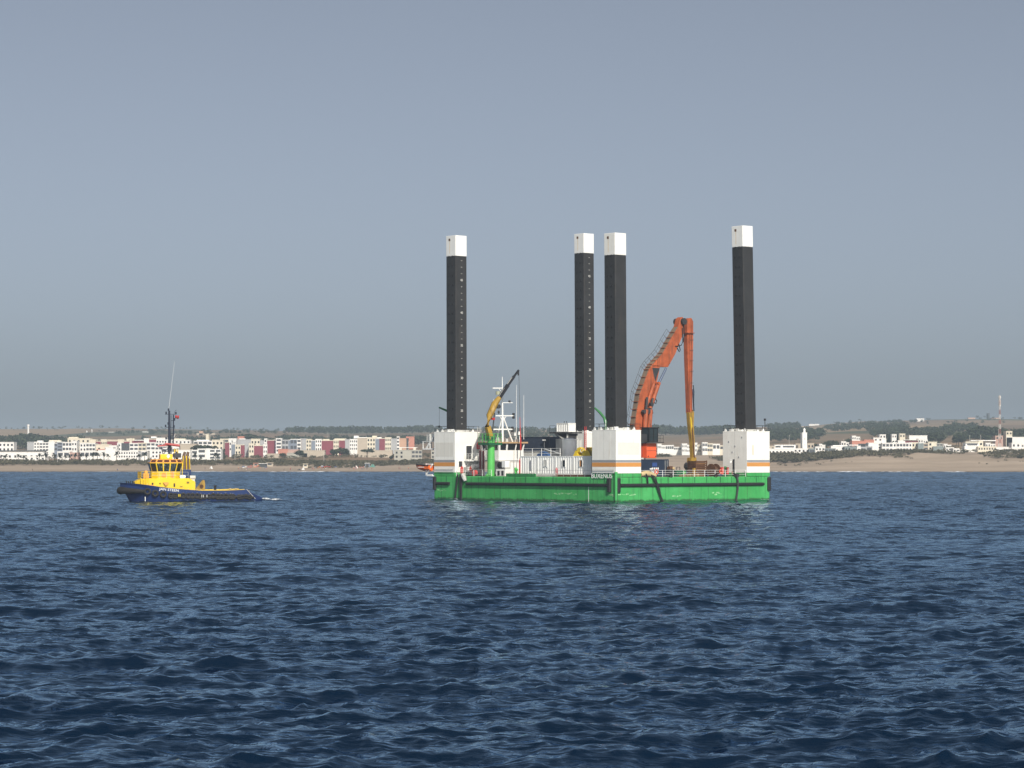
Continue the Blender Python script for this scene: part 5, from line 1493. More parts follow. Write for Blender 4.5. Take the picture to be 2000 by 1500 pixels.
# foredeck gear: yellow winch frame, orange bits, black bitts
q = tl(283, 947, 2.4)
for k in range(4):
    x = tx(276 + k * 5, 2.6)
    tb(MB().bar((x, 2.9, tl(276, 949, 2.6).z), (x, 2.9, tl(276, 934, 2.6).z), 0.1), "gate_post", TYEL, dh)
tb(MB().box(tx(300, 3.2), tx(291, 3.2), 3.0, 3.3, tl(295, 952, 3).z, tl(295, 947, 3).z), "winch_guard", TORA, dh, bevel=0.05)
for k, px_ in enumerate((249, 253, 257, 261)):
    x = tx(px_, 1.0)
    z = hull_at(x, 1.0).z
    tb(MB().cyl((x, 0.9, z - 0.9), (x + 0.12, 0.9, tl(px_, 939.5, 0.9).z), 0.09, n=8), "bow_bitt", TBLK)
# railing round the deckhouse top, forward
zt = tl(290, 934.3, W1).z
tb(railing(MB(), [(tx(297, W1), W1 - 0.1, zt), (tx(276, W1), W1 - 0.1, zt), (tx(273, 0), 0, zt), (tx(276, W1), -W1 + 0.1, zt)], 1.15, 0.8, 0.04, 3), "fore_railing", TYEL)
tb(railing(MB(), [(tx(368, W1), W1 - 0.1, zt), (tx(297, W1), W1 - 0.1, zt)], 1.1, 1.3, 0.03, 2), "side_railing", GREYW)
q = tl(285, 927, 1.5)
tb(MB().box(q.x - 0.5, q.x + 0.5, 1.2, 2.4, zt, zt + 0.9).cyl((q.x, 1.0, zt + 1.1), (q.x, 2.4, zt + 1.1), 0.3, n=10), "fore_winch", TORA, bevel=0.04)
# wheelhouse: eight-sided, windows leaning outwards
def octa(x0, x1, hw, c, z):
    return [(x0 + c, hw, z), (x1 - c, hw, z), (x1, hw - c, z), (x1, -hw + c, z), (x1 - c, -hw, z), (x0 + c, -hw, z), (x0, -hw + c, z), (x0, hw - c, z)]
yW = 2.5
xf, xa = tx(297, yW * 0.6), tx(352, yW * 0.6)
z0, z1, z2, z3 = zt, tl(325, 921, yW).z, tl(325, 904, yW).z, tl(325, 897, yW).z
fl = 0.42
rings = [octa(xa, xf, yW, 0.9, z0), octa(xa, xf, yW, 0.9, z1), octa(xa - fl, xf + fl, yW + 0.35, 1.0, z2), octa(xa - fl * 0.2, xf + fl * 0.1, yW - 0.25, 0.9, z3)]
def wall(r0, r1):
    m = MB(); m.v = list(r0) + list(r1)
    m.f = [(i, (i + 1) % 8, 8 + (i + 1) % 8, 8 + i) for i in range(8)]
    return m
wc = tb(wall(rings[0], rings[1]), "wheelhouse", TYEL)
tb(wall(rings[1], rings[2]), "window_band", TYEL, wc)
rf = wall(rings[2], rings[3]); rf.f.append(tuple(range(8, 16)))
rf = tb(rf, "wheelhouse_roof", TORA)
def panes(r0, r1, n_list, mat, name, parent, t0, t1, mg):
    for i, n in n_list:
        a0, b0, a1, b1 = Vector(r0[i]), Vector(r0[(i + 1) % 8]), Vector(r1[i]), Vector(r1[(i + 1) % 8])
        nrm = (b0 - a0).cross(a1 - a0).normalized()
        c = (a0 + b0 + a1 + b1) / 4
        cen = Vector(((xa + xf) / 2, 0, c.z))
        if nrm.dot(c - cen) < 0: nrm = -nrm
        for k in range(n):
            s0, s1 = (k + mg) / n, (k + 1 - mg) / n
            q = [a0.lerp(b0, s0).lerp(a1.lerp(b1, s0), t0), a0.lerp(b0, s1).lerp(a1.lerp(b1, s1), t0), a0.lerp(b0, s1).lerp(a1.lerp(b1, s1), t1), a0.lerp(b0, s0).lerp(a1.lerp(b1, s0), t1)]
            tb(MB().prism([p + nrm * 0.03 for p in q], nrm * -0.06), name, mat, parent)
TG_ = glass_mat("tug_glass", (0.02, 0.026, 0.02), 0.06)
panes(rings[1], rings[2], [(0, 3), (1, 1), (2, 2), (3, 1), (4, 3), (5, 1), (6, 2), (7, 1)], TG_, "window", wc, 0.03, 0.94, 0.09)
panes(rings[2], rings[3], [(0, 3), (1, 1), (2, 2), (7, 1), (6, 2)], glass_mat("skylight_glass", (0.09, 0.03, 0.02)), "skylight", rf, 0.18, 0.8, 0.12)
qd = tl(337, 920, yW)
tb(MB().box(qd.x - 0.32, qd.x + 0.32, yW, yW + 0.03, z0 + 0.1, z1 + 0.0), "door", TORA, wc)
qd = tl(320, 928, yW)
tb(MB().cyl((qd.x, yW, qd.z), (qd.x, yW + 0.05, qd.z), 0.42, n=16), "emblem", TORA, wc)
tb(MB().box(tx(357, 2.4), tx(356, 2.4), 2.4, 2.5, z0, z2), "pillar", TYEL, wc)
# roof gear
zr_ = z3
q0, q1 = tx(313, 0.8), tx(337, 0.8)
tb(MB().box(q1, q0, -1.2, 1.2, zr_, tl(325, 887, 1.2).z), "roof_house", TYEL, bevel=0.08)
q = tl(329, 891, 1.25)
tb(MB().prism([q + Vector((0.33, 0, 0)), q + Vector((0, 0, 0.42)), q + Vector((-0.33, 0, 0)), q + Vector((0, 0, -0.42))], (0, 0.04, 0)), "diamond_sign", WHITE2)
tb(MB().box(tx(353, 0.5), tx(339, 0.5), 0.2, 1.4, tl(345, 894, 1).z, tl(345, 885, 1).z).cyl((tx(345, 0.8), 0.8, zr_), (tx(345, 0.8), 0.8, tl(345, 882, 1).z), 0.2, n=8), "winch_motor", DARK, bevel=0.05)
for px_ in (341, 344, 347.5):
    tb(MB().cyl((tx(px_, 0), 0, zr_), (tx(px_, 0), 0, tl(px_, 876, 0).z), 0.09, n=6), "signal_post", TYEL)
# mast
mz0 = zr_; 
mb_ = tl(331, 897, 0); mt_ = tl(330.5, 802, 0)
mast_ = tb(MB().cyl((mb_.x, 0, mz0), mt_, 0.26, 0.17, n=10), "mast", TMAST, smooth=True)
p_ = tl(338.5, 866, 0); p2_ = tl(338.7, 810, 0)
tb(MB().cyl((p_.x, 0, p_.z), p2_, 0.13, 0.11, n=8), "mast_leg", TMAST, mast_)
p_ = tl(334, 880, -0.6); p2_ = tl(334.2, 811, -0.5)
tb(MB().cyl(p_, p2_, 0.06, n=6), "mast_leg", TMAST, mast_)
for x0_, x1_, y_ in ((322, 344, 809), (334, 341, 821.5), (324, 341, 834.5), (333, 341, 846.5), (325, 331, 857)):
    tb(MB().bar(tl(x0_, y_), tl(x1_, y_), 0.09), "crosstree", TMAST, mast_)
for x_, y_ in ((324.5, 806.5), (343.5, 807), (341, 819), (323.5, 832), (340, 833), (329, 800), (324.5, 856), (328.5, 827)):
    q = tl(x_, y_)
    tb(MB().cyl(q - Vector((0, 0, 0.22)), q + Vector((0, 0, 0.22)), 0.13, n=8), "mast_light", TMAST, mast_)
tb(MB().cyl(tl(329.3, 801), tl(340.5, 706), 0.024, 0.012, n=5), "whip_aerial", WHITE2, mast_)
tb(MB().cyl(tl(342, 802), tl(345.5, 800.5), 0.03, n=5).cyl(tl(340.5, 808), tl(342.2, 801.5), 0.03, n=5), "wind_vane", TMAST, mast_)
tb(MB().cyl(tl(337.5, 862), tl(342, 847), 0.03, n=5), "stay", WHITE2, mast_)
# radar platform with red scanners and black truss
for (x0_, x1_, y0_, y1_, yy, r_) in ((307.5, 331, 871.5, 868.5, -0.6, 0.16), (322, 351, 866.5, 870.5, 0.7, 0.22)):
    tb(MB().tube([tl(x0_, y0_, yy), tl((x0_ + x1_) / 2, (y0_ + y1_) / 2, yy), tl(x1_, y1_, yy)], [r_ * 0.7, r_, r_], 8), "red_scanner", TRED, smooth=True)
for (x0_, y0_, x1_, y1_) in ((310, 874, 330, 873), (315, 874, 319, 888), (329, 874, 319, 888), (315, 874, 324, 882), (319, 888, 319, 897), (323, 882, 330, 882), (336, 872, 334, 897)):
    tb(MB().bar(tl(x0_, y0_, -0.3), tl(x1_, y1_, -0.3), 0.13), "truss_bar", TMAST)
# funnels
for px_, y_, mt in ((360.5, 1.6, TYEL), (367, -1.4, TYEL)):
    q = tl(px_, 917, y_)
    zb_, ztp = zt, tl(px_, 886, y_).z
    f_ = tb(MB().box(q.x - 0.55, q.x + 0.45, y_ - 0.5, y_ + 0.5, zb_, q.z), "funnel_casing", TNAVY, bevel=0.06)
    tb(MB().tube([(q.x, y_, q.z), (q.x, y_, q.z + 1.3), (q.x + 0.15, y_, ztp - 0.5), (q.x - 0.1, y_, ztp + 0.3)], [0.34, 0.32, 0.28, 0.24], 10), "exhaust_pipe", paint("exhaust_brown", (0.13, 0.08, 0.05), 0.6, 0.2), f_, smooth=True)
    for s in (-0.42, 0.42):
        tb(MB().cyl((q.x + s, y_ + 0.35, zb_), (q.x + s * 0.6, y_ + 0.35, ztp - 0.4), 0.07, n=6), "funnel_stay", TYEL, f_)
# life rafts
for px_, y_, r_, lab in ((357, 2.6, 0.36, WHITE2), (376.5, 0.8, 0.36, GREYW)):
    q = tl(px_, 931.5 if px_ < 365 else 932.5, y_)
    tb(MB().cyl((q.x - 0.5, y_, q.z), (q.x + 0.5, y_, q.z), r_, n=14), "life_raft", lab, smooth=True)
    tb(MB().box(q.x - 0.4, q.x + 0.4, y_ - 0.2, y_ + 0.2, zt - (0.0 if px_ < 365 else 0.6), q.z - r_ + 0.05), "raft_cradle", GREYW)
# towing hook frame on the after deck
fz = [(385, 957), (385.5, 954), (398, 937.5), (400, 938), (401, 945), (401, 957)]
FR = tb(MB().prism([Vector((tl(x, y, 0.9).x, 0.9, tl(x, y, 0.9).z)) for x, y in fz], (0, -0.25, 0)), "towing_frame", YELLOW)
tb(MB().prism([Vector((tl(x, y, 0.9).x, -0.9, tl(x, y, 0.9).z)) for x, y in fz], (0, 0.25, 0)), "towing_frame", YELLOW)
tb(MB().cyl((tl(394, 950, 0.9).x, -0.9, tl(394, 950, 0.9).z), (tl(394, 950, 0.9).x, 1.0, tl(394, 950, 0.9).z), 0.35, n=12), "tow_drum", RUSTM, smooth=True)
for px_, yy in ((419.5, 2.5), (421.5, 2.0)):
    q = tl(px_, 949, yy)
    tb(MB().cyl((q.x, yy, 1.0), (q.x, yy, q.z), 0.14, n=10).cyl((q.x, yy, q.z), (q.x, yy, q.z + 0.1), 0.2, n=10), "tow_bitt", TBLK, smooth=True)
for px_ in (450, 461):
    q = tl(px_, 954.6, 3.6)
    tb(MB().ball((q.x, 3.6, q.z), 0.22, 0.2, 0.12), "fairlead", CANVAS, smooth=True)
# ensign on the mast
fl_ = thing("ensign_flag", TC + TF * tl(342, 818).x + Vector((0, 0, tl(342, 818).z)), TRZ, "small red flag flying from the tug's mast", "flag")
a0 = tl(343, 811.5); a1 = tl(350.5, 817.5)
m = MB(); n = 8
for i in range(n + 1):
    for j in (0, 1):
        x = (a1.x - a0.x) * i / n
        m.v.append((x, 0.12 * math.sin(i * 1.1), (a1.z - a0.z) * j + (tl(343, 811.5).z - tl(342, 818).z) + 0.05 * math.sin(i * 0.9)))
m.f = [(2 * i, 2 * i + 2, 2 * i + 3, 2 * i + 1) for i in range(n)]
fo = m.build("cloth", paint("flag_red", (0.45, 0.03, 0.04), 0.7, 0.05), fl_, True)
sm = fo.modifiers.new("thickness", 'SOLIDIFY'); sm.thickness = 0.02
MB().cyl((0, 0, -0.1), (0, 0, a0.z - tl(342, 818).z + 0.1), 0.025, n=5).build("halyard", TMAST, fl_)
st_ = MB()
cx_ = (a1.x - a0.x) * 0.5; cz_ = (a1.z - a0.z) * 0.5 + (a0.z - tl(342, 818).z)
st_.prism([(cx_ + (0.14 if k % 2 == 0 else 0.06) * math.sin(k * math.pi / 5), 0.2, cz_ + (0.14 if k % 2 == 0 else 0.06) * math.cos(k * math.pi / 5)) for k in range(10)], (0, 0.01, 0))
st_.build("star", paint("flag_green", (0.01, 0.12, 0.05), 0.7), fl_)
# broken water round the hulls
def tw(x, y):
    q = TC + TF * x + TG * y
    return (q.x, q.y)
def bxy(u, v):
    q = bw(u, v)
    return (q.x, q.y)
FOAM_LINES += [(tw(-13.0, 2.0), tw(-16.5, 0.8), 1.5, 0.85, 0.75), (tw(-14, -0.5), tw(-21, -1), 1.6, 0.55, 0.35), (tw(11.5, 1.2), tw(7, 3.6), 0.9, 0.55, 0.25), (tw(1, 4.6), tw(-3, 4.9), 0.9, 0.6, 0.3), (tw(-7, 4.9), tw(-11, 4.6), 0.8, 0.6, 0.25),
               (bxy(-0.5, at_u(870, 0)), bxy(-0.5, at_u(850, 0)), 0.9, 0.5, 0.25), (bxy(-1.6, at_u(905, 0)), bxy(-1.6, at_u(888, 0)), 1.1, 0.62, 0.3), (bxy(-0.6, at_u(1016, 0)), bxy(-0.6, at_u(1004, 0)), 0.9, 0.62, 0.35),
               (bxy(-0.6, at_u(1085, 0)), bxy(-0.6, at_u(1062, 0)), 0.9, 0.6, 0.3), (bxy(-0.5, at_u(1190, 0)), bxy(-0.5, at_u(1150, 0)), 0.8, 0.45, 0.2), (bxy(2, -0.6), bxy(9, -0.6), 0.8, 0.5, 0.2), (bxy(at_v(1380, 0), -0.6), bxy(at_v(1400, 0), -0.6), 0.9, 0.55, 0.25), (bxy(at_v(1475, 0), -0.8), bxy(BW + 3, -0.5), 1.0, 0.6, 0.3)]
# ------------------------------------------------------------------ the town on the shore
C_ = {
 'white': paint("render_white", (0.80, 0.79, 0.76), 0.8, 0.06, 0.15, dirt=(0.45, 0.40, 0.33), dirt_amt=0.15),
 'cream': paint("render_cream", (0.67, 0.62, 0.50), 0.8, 0.06, 0.15, dirt=(0.45, 0.38, 0.28), dirt_amt=0.15),
 'maroon': paint("render_maroon", (0.22, 0.05, 0.07), 0.8, 0.08, 0.15),
 'grey': paint("render_grey_and_side_shade", (0.38, 0.39, 0.40), 0.8, 0.06, 0.15),  # grey walls, and left-facing sides whose shade is put into the colour
 'blue': paint("render_bluegrey", (0.20, 0.235, 0.29), 0.8, 0.06, 0.15),
 'tan': paint("render_tan", (0.52, 0.33, 0.23), 0.8, 0.06, 0.15),
 'beige': paint("render_beige", (0.46, 0.40, 0.32), 0.8, 0.06, 0.15),
 'stone': paint("render_stone", (0.40, 0.39, 0.34), 0.8, 0.06, 0.15),
 'pink': paint("render_pink", (0.48, 0.32, 0.27), 0.8, 0.08, 0.15),
 'salmon': paint("roof_salmon", (0.50, 0.22, 0.16), 0.8, 0.08, 0.15),
 'dark': paint("render_dark", (0.06, 0.065, 0.07), 0.7, 0.1, 0.15),
 'glass': paint("glazed_wall", (0.20, 0.24, 0.24), 0.35, 0.1, 0.3),
}
WIN = glass_mat("far_window", (0.02, 0.022, 0.026), 0.25)
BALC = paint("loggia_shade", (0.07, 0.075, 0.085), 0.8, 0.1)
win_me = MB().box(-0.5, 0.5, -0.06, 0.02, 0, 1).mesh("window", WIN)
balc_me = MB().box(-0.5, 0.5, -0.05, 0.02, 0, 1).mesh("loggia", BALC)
def wing(t, base, px0, px1, ytop, Y, col, feat=None, depth=11.0, ybase=None, roof=True, seed=0):
    """one coloured volume of a building; feat = ('w', columns, rows) windows or ('b', columns, rows) loggias"""
    x0 = P(px0, ytop, Y).x; x1 = P(px1, ytop, Y).x; zt = P(px0, ytop, Y).z
    zg = (min(ground(x0, Y), ground(x1, Y)) - 0.8) if ybase is None else P(px0, ybase, Y).z
    b = base
    m = MB().box(x0 - b.x, x1 - b.x, Y - b.y, Y + depth - b.y, zg - b.z, zt - b.z)
    w = m.build("wing", C_[col], t)
    if roof:
        MB().box(x0 - b.x - 0.12, x1 - b.x + 0.12, Y - b.y - 0.14, Y + depth - b.y + 0.1, zt - b.z, zt - b.z + 0.45).build("parapet", C_['white' if col in ('white', 'blue') else ('cream' if col in ('cream', 'maroon') else col)], t)
    if feat:
        kind, nc, nrw = feat[:3]
        W = x1 - x0
        zb = max(zg + 1.0, P(px0, feat[3], Y).z) if len(feat) > 3 else zg + 1.2
        H = zt - zb
        rh = H / nrw
        for r in range(nrw):
            for c in range(nc):
                cx = x0 + W * (c + 0.5) / nc
                if kind == 'w':
                    sw, sh = min(1.25, W / nc * 0.5), min(1.5, rh * 0.5)
                    o = link_mesh("window", win_me, w, (cx - b.x, Y - b.y, zb + rh * (r + 0.25) - b.z), 0, (sw, 1, sh))
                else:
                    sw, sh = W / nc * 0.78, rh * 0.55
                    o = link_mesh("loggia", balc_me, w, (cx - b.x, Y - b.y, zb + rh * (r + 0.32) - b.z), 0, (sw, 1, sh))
    return w, (x0, x1, zt)
def building(name, label, Y, wings, cat="building", group=None, rnd=None, boxes=()):
    pxm = (wings[0][0] + wings[-1][1]) / 2
    X = P(pxm, 890, Y).x
    b = Vector((X, Y, ground(X, Y)))
    t = thing(name, b, 0, label, cat, group)
    for k, wv in enumerate(wings):
        px0, px1, yt, col = wv[:4]
        feat = wv[4] if len(wv) > 4 else None
        dY = wv[5] if len(wv) > 5 else (0.35 * (k % 2))
        wing(t, b, px0, px1, yt, Y + dY, col, feat, ybase=(wv[6] if len(wv) > 6 else None))
    for (px0, px1, y0, y1, col, dY) in boxes:
        p0, p1 = P(px0, y1, Y + dY), P(px1, y0, Y + dY)
        MB().box(p0.x - b.x, p1.x - b.x, Y + dY - b.y, Y + dY + 5 - b.y, p0.z - b.z, p1.z - b.z).build("roof_box", C_[col], t)
    return t
# ---- left: resort front row
Y = 1690
building("beach_hotel", "long low white beach hotel behind the palms with a thin dark eave", Y, [(-60, 88, 884, 'white', ('w', 14, 1, 897))], boxes=[(-60, 90, 879.5, 881, 'dark', 2), (-60, 88, 881, 884.5, 'beige', 3)])
building("annex", "small white annex with four square windows in front of the low beach hotel", Y - 25, [(46, 89, 892.5, 'white', ('w', 4, 1, 899))])
building("villa", "white villa with a pink ground floor among the palms", Y, [(112, 136, 883, 'white', ('b', 2, 1, 893)), (136, 152, 885, 'pink', ('w', 2, 1, 893))])
building("villa", "white villa with dark loggias next to the pink-floored villa", Y, [(157, 192, 882.5, 'white', ('b', 4, 1, 894)), (192, 206, 880, 'white', None)])
building("villa", "blank white villa with a stepped wall beside the curved-front hotel", Y, [(206, 221, 874, 'white', None), (221, 226, 879, 'white', None)])
building("hotel", "two-storey white hotel with two rows of narrow dark windows above the scrub", Y, [(226, 270, 881.5, 'white', ('w', 9, 2, 895)), (270, 276, 884, 'grey', None), (276, 288, 881.5, 'white', ('b', 2, 1, 894))])
building("villa", "plain white villa with a tan gable hidden behind the tug's wheelhouse", Y, [(296, 316, 880, 'white', ('w', 3, 2, 895)), (316, 345, 876, 'white', ('b', 3, 2, 895)), (345, 372, 880, 'white', ('w', 3, 1, 895))])
building("hotel", "white hotel with wide open balconies beside the tug's funnels", Y, [(374, 386, 880, 'white', ('b', 1, 2, 896)), (386, 402, 877.5, 'white', ('b', 1, 2, 896)), (402, 409, 877, 'white', None), (409, 432, 878, 'white', ('b', 2, 3, 898))])
# ---- left: middle row
Y = 1800
building("apartment_block", "white apartment block standing apart in front of the dark wood", Y, [(-40, 27, 864.5, 'white', ('w', 9, 2, 882))])
building("apartment_block", "white apartment block with a grey blank gable and a stair tower", Y, [(53, 66, 864, 'grey', None), (66, 77, 864, 'white', ('w', 2, 3, 882)), (77, 95, 865, 'white', ('b', 3, 3, 882))], boxes=[(73, 83, 860.5, 865, 'white', 2)])
building("apartment_block", "white apartment block with blue-grey balcony bands", Y, [(95, 106, 863, 'white', None), (106, 112, 866, 'blue', ('b', 1, 2, 882)), (112, 122, 864, 'blue', ('b', 1, 3, 882)), (122, 140, 864.5, 'white', ('b', 3, 2, 882)), (140, 150, 862, 'white', ('w', 2, 2, 882))], boxes=[(96, 118, 859.5, 863, 'cream', 3)])
building("apartment_block", "white apartment block with shallow square loggias next to the cream gabled house", Y, [(156, 168, 866, 'white', ('w', 2, 2, 882)), (168, 186, 866.5, 'white', ('b', 3, 2, 882))])
building("gabled_house", "broad cream house with a salmon roof edge behind the palms", Y - 20, [(187, 213, 869, 'cream', ('w', 2, 1, 882)), (213, 228, 871, 'white', None)], boxes=[(189, 212, 877, 879, 'salmon', -2)])
building("apartment_block", "white apartment block with a black-framed balcony square", Y, [(229, 237, 866, 'white', ('w', 1, 2, 881)), (237, 253, 867, 'dark', ('b', 3, 2, 881)), (253, 270, 866.5, 'white', ('b', 2, 2, 881)), (270, 285, 866, 'cream', ('b', 2, 2, 881))])
building("apartment_block", "white apartment block with deep dark balconies just behind the tug's bow railing", Y, [(286, 303, 865, 'white', ('b', 2, 2, 880)), (303, 324, 866, 'white', ('b', 3, 2, 880)), (324, 350, 866, 'white', ('w', 4, 2, 880))])
building("terrace_house", "pale pinkish terrace house behind the balconied hotel", Y, [(352, 384, 868, 'beige', None)])
building("terrace_house", "cream terrace house with square openings beside the maroon gable", Y + 20, [(378, 414, 862, 'white', ('b', 4, 1, 870)), (414, 436, 860, 'cream', ('w', 3, 2, 880))], boxes=[(384, 408, 859, 862, 'white', 4)])
# ---- left: back row with maroon panels
Y = 1930
building("apartment_block", "cream flat-roofed block topped by a pale canopy beside the dark wood", Y, [(132, 176, 857, 'cream', ('w', 5, 2, 874))], boxes=[(134, 152, 853.5, 857, 'cream', 3)])
building("apartment_block", "cream block with one short maroon band", Y, [(176, 187, 859, 'cream', None), (187, 197, 862.5, 'maroon', None, -0.3), (197, 209, 859, 'cream', ('w', 3, 1, 870))])
building("apartment_block", "cream block with a long maroon band over the gabled house", Y, [(209, 230, 862, 'maroon', None), (230, 242, 859, 'cream', None)], boxes=[(211, 231, 858.5, 862, 'beige', 3)])
building("apartment_block", "cream block with a thin maroon strip and a broad flat roof", Y, [(242, 253, 862.5, 'maroon', None), (253, 258, 857, 'cream', None), (258, 281, 861, 'maroon', None)], boxes=[(247, 262, 856.5, 861, 'cream', 4), (262, 281, 859, 860.5, 'white', -1)])
building("apartment_block", "tall white block with a roof cabin and a maroon panel behind the tug", Y, [(281, 291, 857, 'white', None), (291, 305, 858.5, 'maroon', None), (305, 326, 856, 'white', ('w', 4, 1, 868))], boxes=[(295, 305, 852.5, 856, 'white', 3)])
building("apartment_block", "cream block with a pale roof deck behind the tug's mast", Y, [(326, 372, 860, 'white', ('w', 6, 2, 874))], boxes=[(340, 362, 856.5, 860, 'cream', 3)])
building("observation_tower", "short beige square tower rising above the cream terrace roofs", Y + 150, [(402, 407.8, 848.5, 'cream', None)], cat="tower")
# ---- red and grey apartment blocks
Y = 1880
building("apartment_block", "small cream block above the maroon gable, nearest the balconied hotel", Y + 40, [(430, 447, 858, 'cream', ('b', 2, 2, 876)), (447, 462, 857.5, 'white', ('w', 3, 1, 870))])
building("apartment_block", "maroon and white block with a narrow blue-grey strip", Y - 30, [(436, 448, 864.5, 'maroon', None), (448, 452, 861, 'white', ('w', 1, 2, 882)), (452, 459.5, 868, 'blue', None), (459.5, 461, 861, 'white', None)])
building("apartment_block", "wide grey block with a white roof terrace above the two-coloured cream block", Y + 60, [(461, 490, 859, 'grey', None), (490, 508, 858, 'cream', ('w', 3, 1, 868)), (508, 516, 861, 'grey', None), (516, 521, 857.5, 'white', ('w', 1, 2, 872))], boxes=[(467, 479, 856.5, 859, 'white', 4)])
building("apartment_block", "cream block with four windows between maroon and grey stripes", Y - 50, [(459.5, 470, 869.5, 'cream', ('w', 2, 2, 888)), (470, 478, 869.5, 'maroon', None), (478, 486, 869.5, 'grey', None)])
building("apartment_block", "cream block with a broad maroon wall that reaches lowest to the field", Y - 60, [(486, 496, 867, 'cream', ('w', 2, 2, 886)), (496, 514, 871, 'maroon', None), (514, 522, 869, 'white', ('w', 2, 2, 886)), (522, 535, 860.5, 'maroon', None)])
building("apartment_block", "white and blue-grey block full of open balconies above the pink hall", Y - 20, [(535, 539, 860, 'blue', ('b', 1, 4, 884)), (539, 550, 857, 'white', ('b', 1, 4, 884)), (551, 563, 860, 'grey', ('b', 2, 2, 880)), (563, 567, 860, 'blue', None), (567, 580, 858.5, 'blue', ('b', 2, 2, 880)), (580, 588, 858.5, 'white', ('b', 1, 3, 880))])
building("hall", "low pink hall with a pale plinth in front of the balcony block", Y - 60, [(543, 562, 878, 'salmon', None), (562, 584, 879, 'pink', None)], cat="hall")
building("apartment_block", "cream block with a pale grey gable and six small windows", Y, [(587, 598, 857.5, 'grey', None), (598, 608, 858.5, 'cream', ('w', 2, 3, 882)), (608, 616, 861, 'blue', None)])
building("apartment_block", "white block with nine small windows beside a large maroon wall", Y, [(616, 628, 858.5, 'white', ('w', 3, 3, 881)), (628, 651, 861, 'maroon', None)], boxes=[(631, 643, 857.5, 861, 'cream', 3)])
building("apartment_block", "cream block with six windows between two maroon walls", Y, [(651, 662, 859.5, 'cream', ('w', 3, 2, 876)), (662, 674, 860.5, 'maroon', None), (674, 683, 859, 'grey', None)], boxes=[(653, 676, 856.5, 860, 'cream', 4)])
building("apartment_block", "white block with twelve windows and a striped beige side wall", Y, [(683, 698, 858.5, 'white', ('w', 4, 3, 880)), (698, 717, 856.5, 'beige', None)], boxes=[(691, 700, 851, 856, 'white', 3)])
building("apartment_block", "cream block with nine windows next to blue-grey and maroon strips", Y, [(717, 733, 855.5, 'cream', ('w', 3, 3, 880)), (733, 741, 857.5, 'blue', None), (741, 752, 857, 'maroon', None)], boxes=[(727, 736, 851, 855, 'cream', 3), (700, 745, 854, 856, 'white', 5)])
building("apartment_block", "cream block with a grey side, white balconies and a tan end wall", Y, [(752, 764, 855, 'cream', ('w', 3, 3, 880)), (764, 775, 857.5, 'grey', None), (775, 780, 853.5, 'white', ('b', 1, 4, 880)), (780, 794, 857, 'tan', None), (794, 797, 857, 'dark', None)])
building("farm_shed", "long shed with a dull red roof behind the tan end wall", Y + 260, [(793, 809, 853.5, 'salmon', None)], cat="shed")
building("lifeguard_house", "grey-beige two-storey house with white roof boxes behind the beach scrub", 1700, [(770, 789, 880, 'stone', ('w', 2, 2, 896)), (789, 804, 880, 'stone', None), (804, 824, 880, 'stone', ('b', 3, 2, 896))], boxes=[(780, 785, 874.5, 880, 'cream', 2), (807, 812.5, 874.5, 880, 'cream', 2), (775, 815, 873.5, 874.5, 'white', 2)])
building("lifeguard_house", "grey-beige house half hidden behind the jack housing by the rescue boat", 1700, [(842, 870, 881, 'stone', ('w', 4, 2, 896))])
# small walls and sheds along the field edge
for k, (a, b_, yt, col, lab) in enumerate(((590, 634, 880.5, 'beige', "long low beige wall below the cream and white blocks"), (700, 766, 880.5, 'beige', "low beige wall at the foot of the striped block"), (520, 545, 887, 'beige', "pale rubble wall at the foot of the tall maroon wall"), (560, 600, 885.5, 'stone', "low stone wall below the pink hall"))):
    building("boundary_wall", lab, 1800, [(a, b_, yt, col, None)], cat="wall")
# ---- houses seen between the barge's housings
Y = 1700
midl = [(1252, 1284, 872, ('w', 3, 2, 884), "white two-storey house seen beside the excavator's orange house"), (1284, 1300, 868, ('w', 3, 1, 878), "white house with a raised roof seen right of the excavator's cab"), (1300, 1332, 870.5, ('b', 4, 1, 880), "long white house with wide dark openings behind the excavator's stick"),
        (1332, 1352, 867.5, ('w', 4, 2, 884), "white house partly behind the yellow lower stick"), (1352, 1372, 866, ('w', 4, 2, 884), "white house with small windows just beyond the yellow stick"), (1372, 1392, 865, ('b', 3, 2, 884), "white house with grey loggias above the rusty cable drum"), (1392, 1420, 868, ('b', 2, 1, 880), "white house with one broad opening against the jack housing")]
for a, b_, yt, ft, lab in midl:
    building("seaside_house", lab, Y + random.uniform(-8, 8), [(a, (a + b_) / 2, yt, 'white', ft), ((a + b_) / 2, b_, yt + random.uniform(1.5, 4), 'white' if random.random() > 0.3 else 'cream', ft)], group="white houses behind the barge")
# ---- right: mosque and seaside houses
Y = 1690
building("seaside_house", "white terrace house with a shaded upper gallery next to the barge's end housing", Y, [(1498, 1513, 872, 'beige', ('w', 2, 1, 880)), (1513, 1526, 870, 'white', ('b', 1, 1, 876)), (1526, 1554, 870, 'white', ('b', 1, 1, 876))])
building("courtyard_wall", "long white courtyard wall with small windows below the minaret", Y - 12, [(1500, 1550, 877.5, 'white', ('w', 7, 1, 888)), (1550, 1581, 877, 'white', ('w', 4, 1, 884))], cat="wall")
mn = building("minaret", "white square minaret with a small turret above white houses", Y, [(1567.3, 1576.2, 846, 'white', None)], cat="minaret")
b_ = mn.location; p0 = P(1569.3, 846, Y + 0.8); p1 = P(1573.2, 838, Y + 0.8)
MB().box(p0.x - b_.x, p1.x - b_.x, 0.8, 2.2, p0.z - b_.z + 0.4, p1.z - b_.z).build("turret", C_['white'], mn)
MB().ball(((p0.x + p1.x) / 2 - b_.x, 1.5, p1.z - b_.z), 0.62, 0.62, 0.75).build("dome", C_['white'], mn, True)
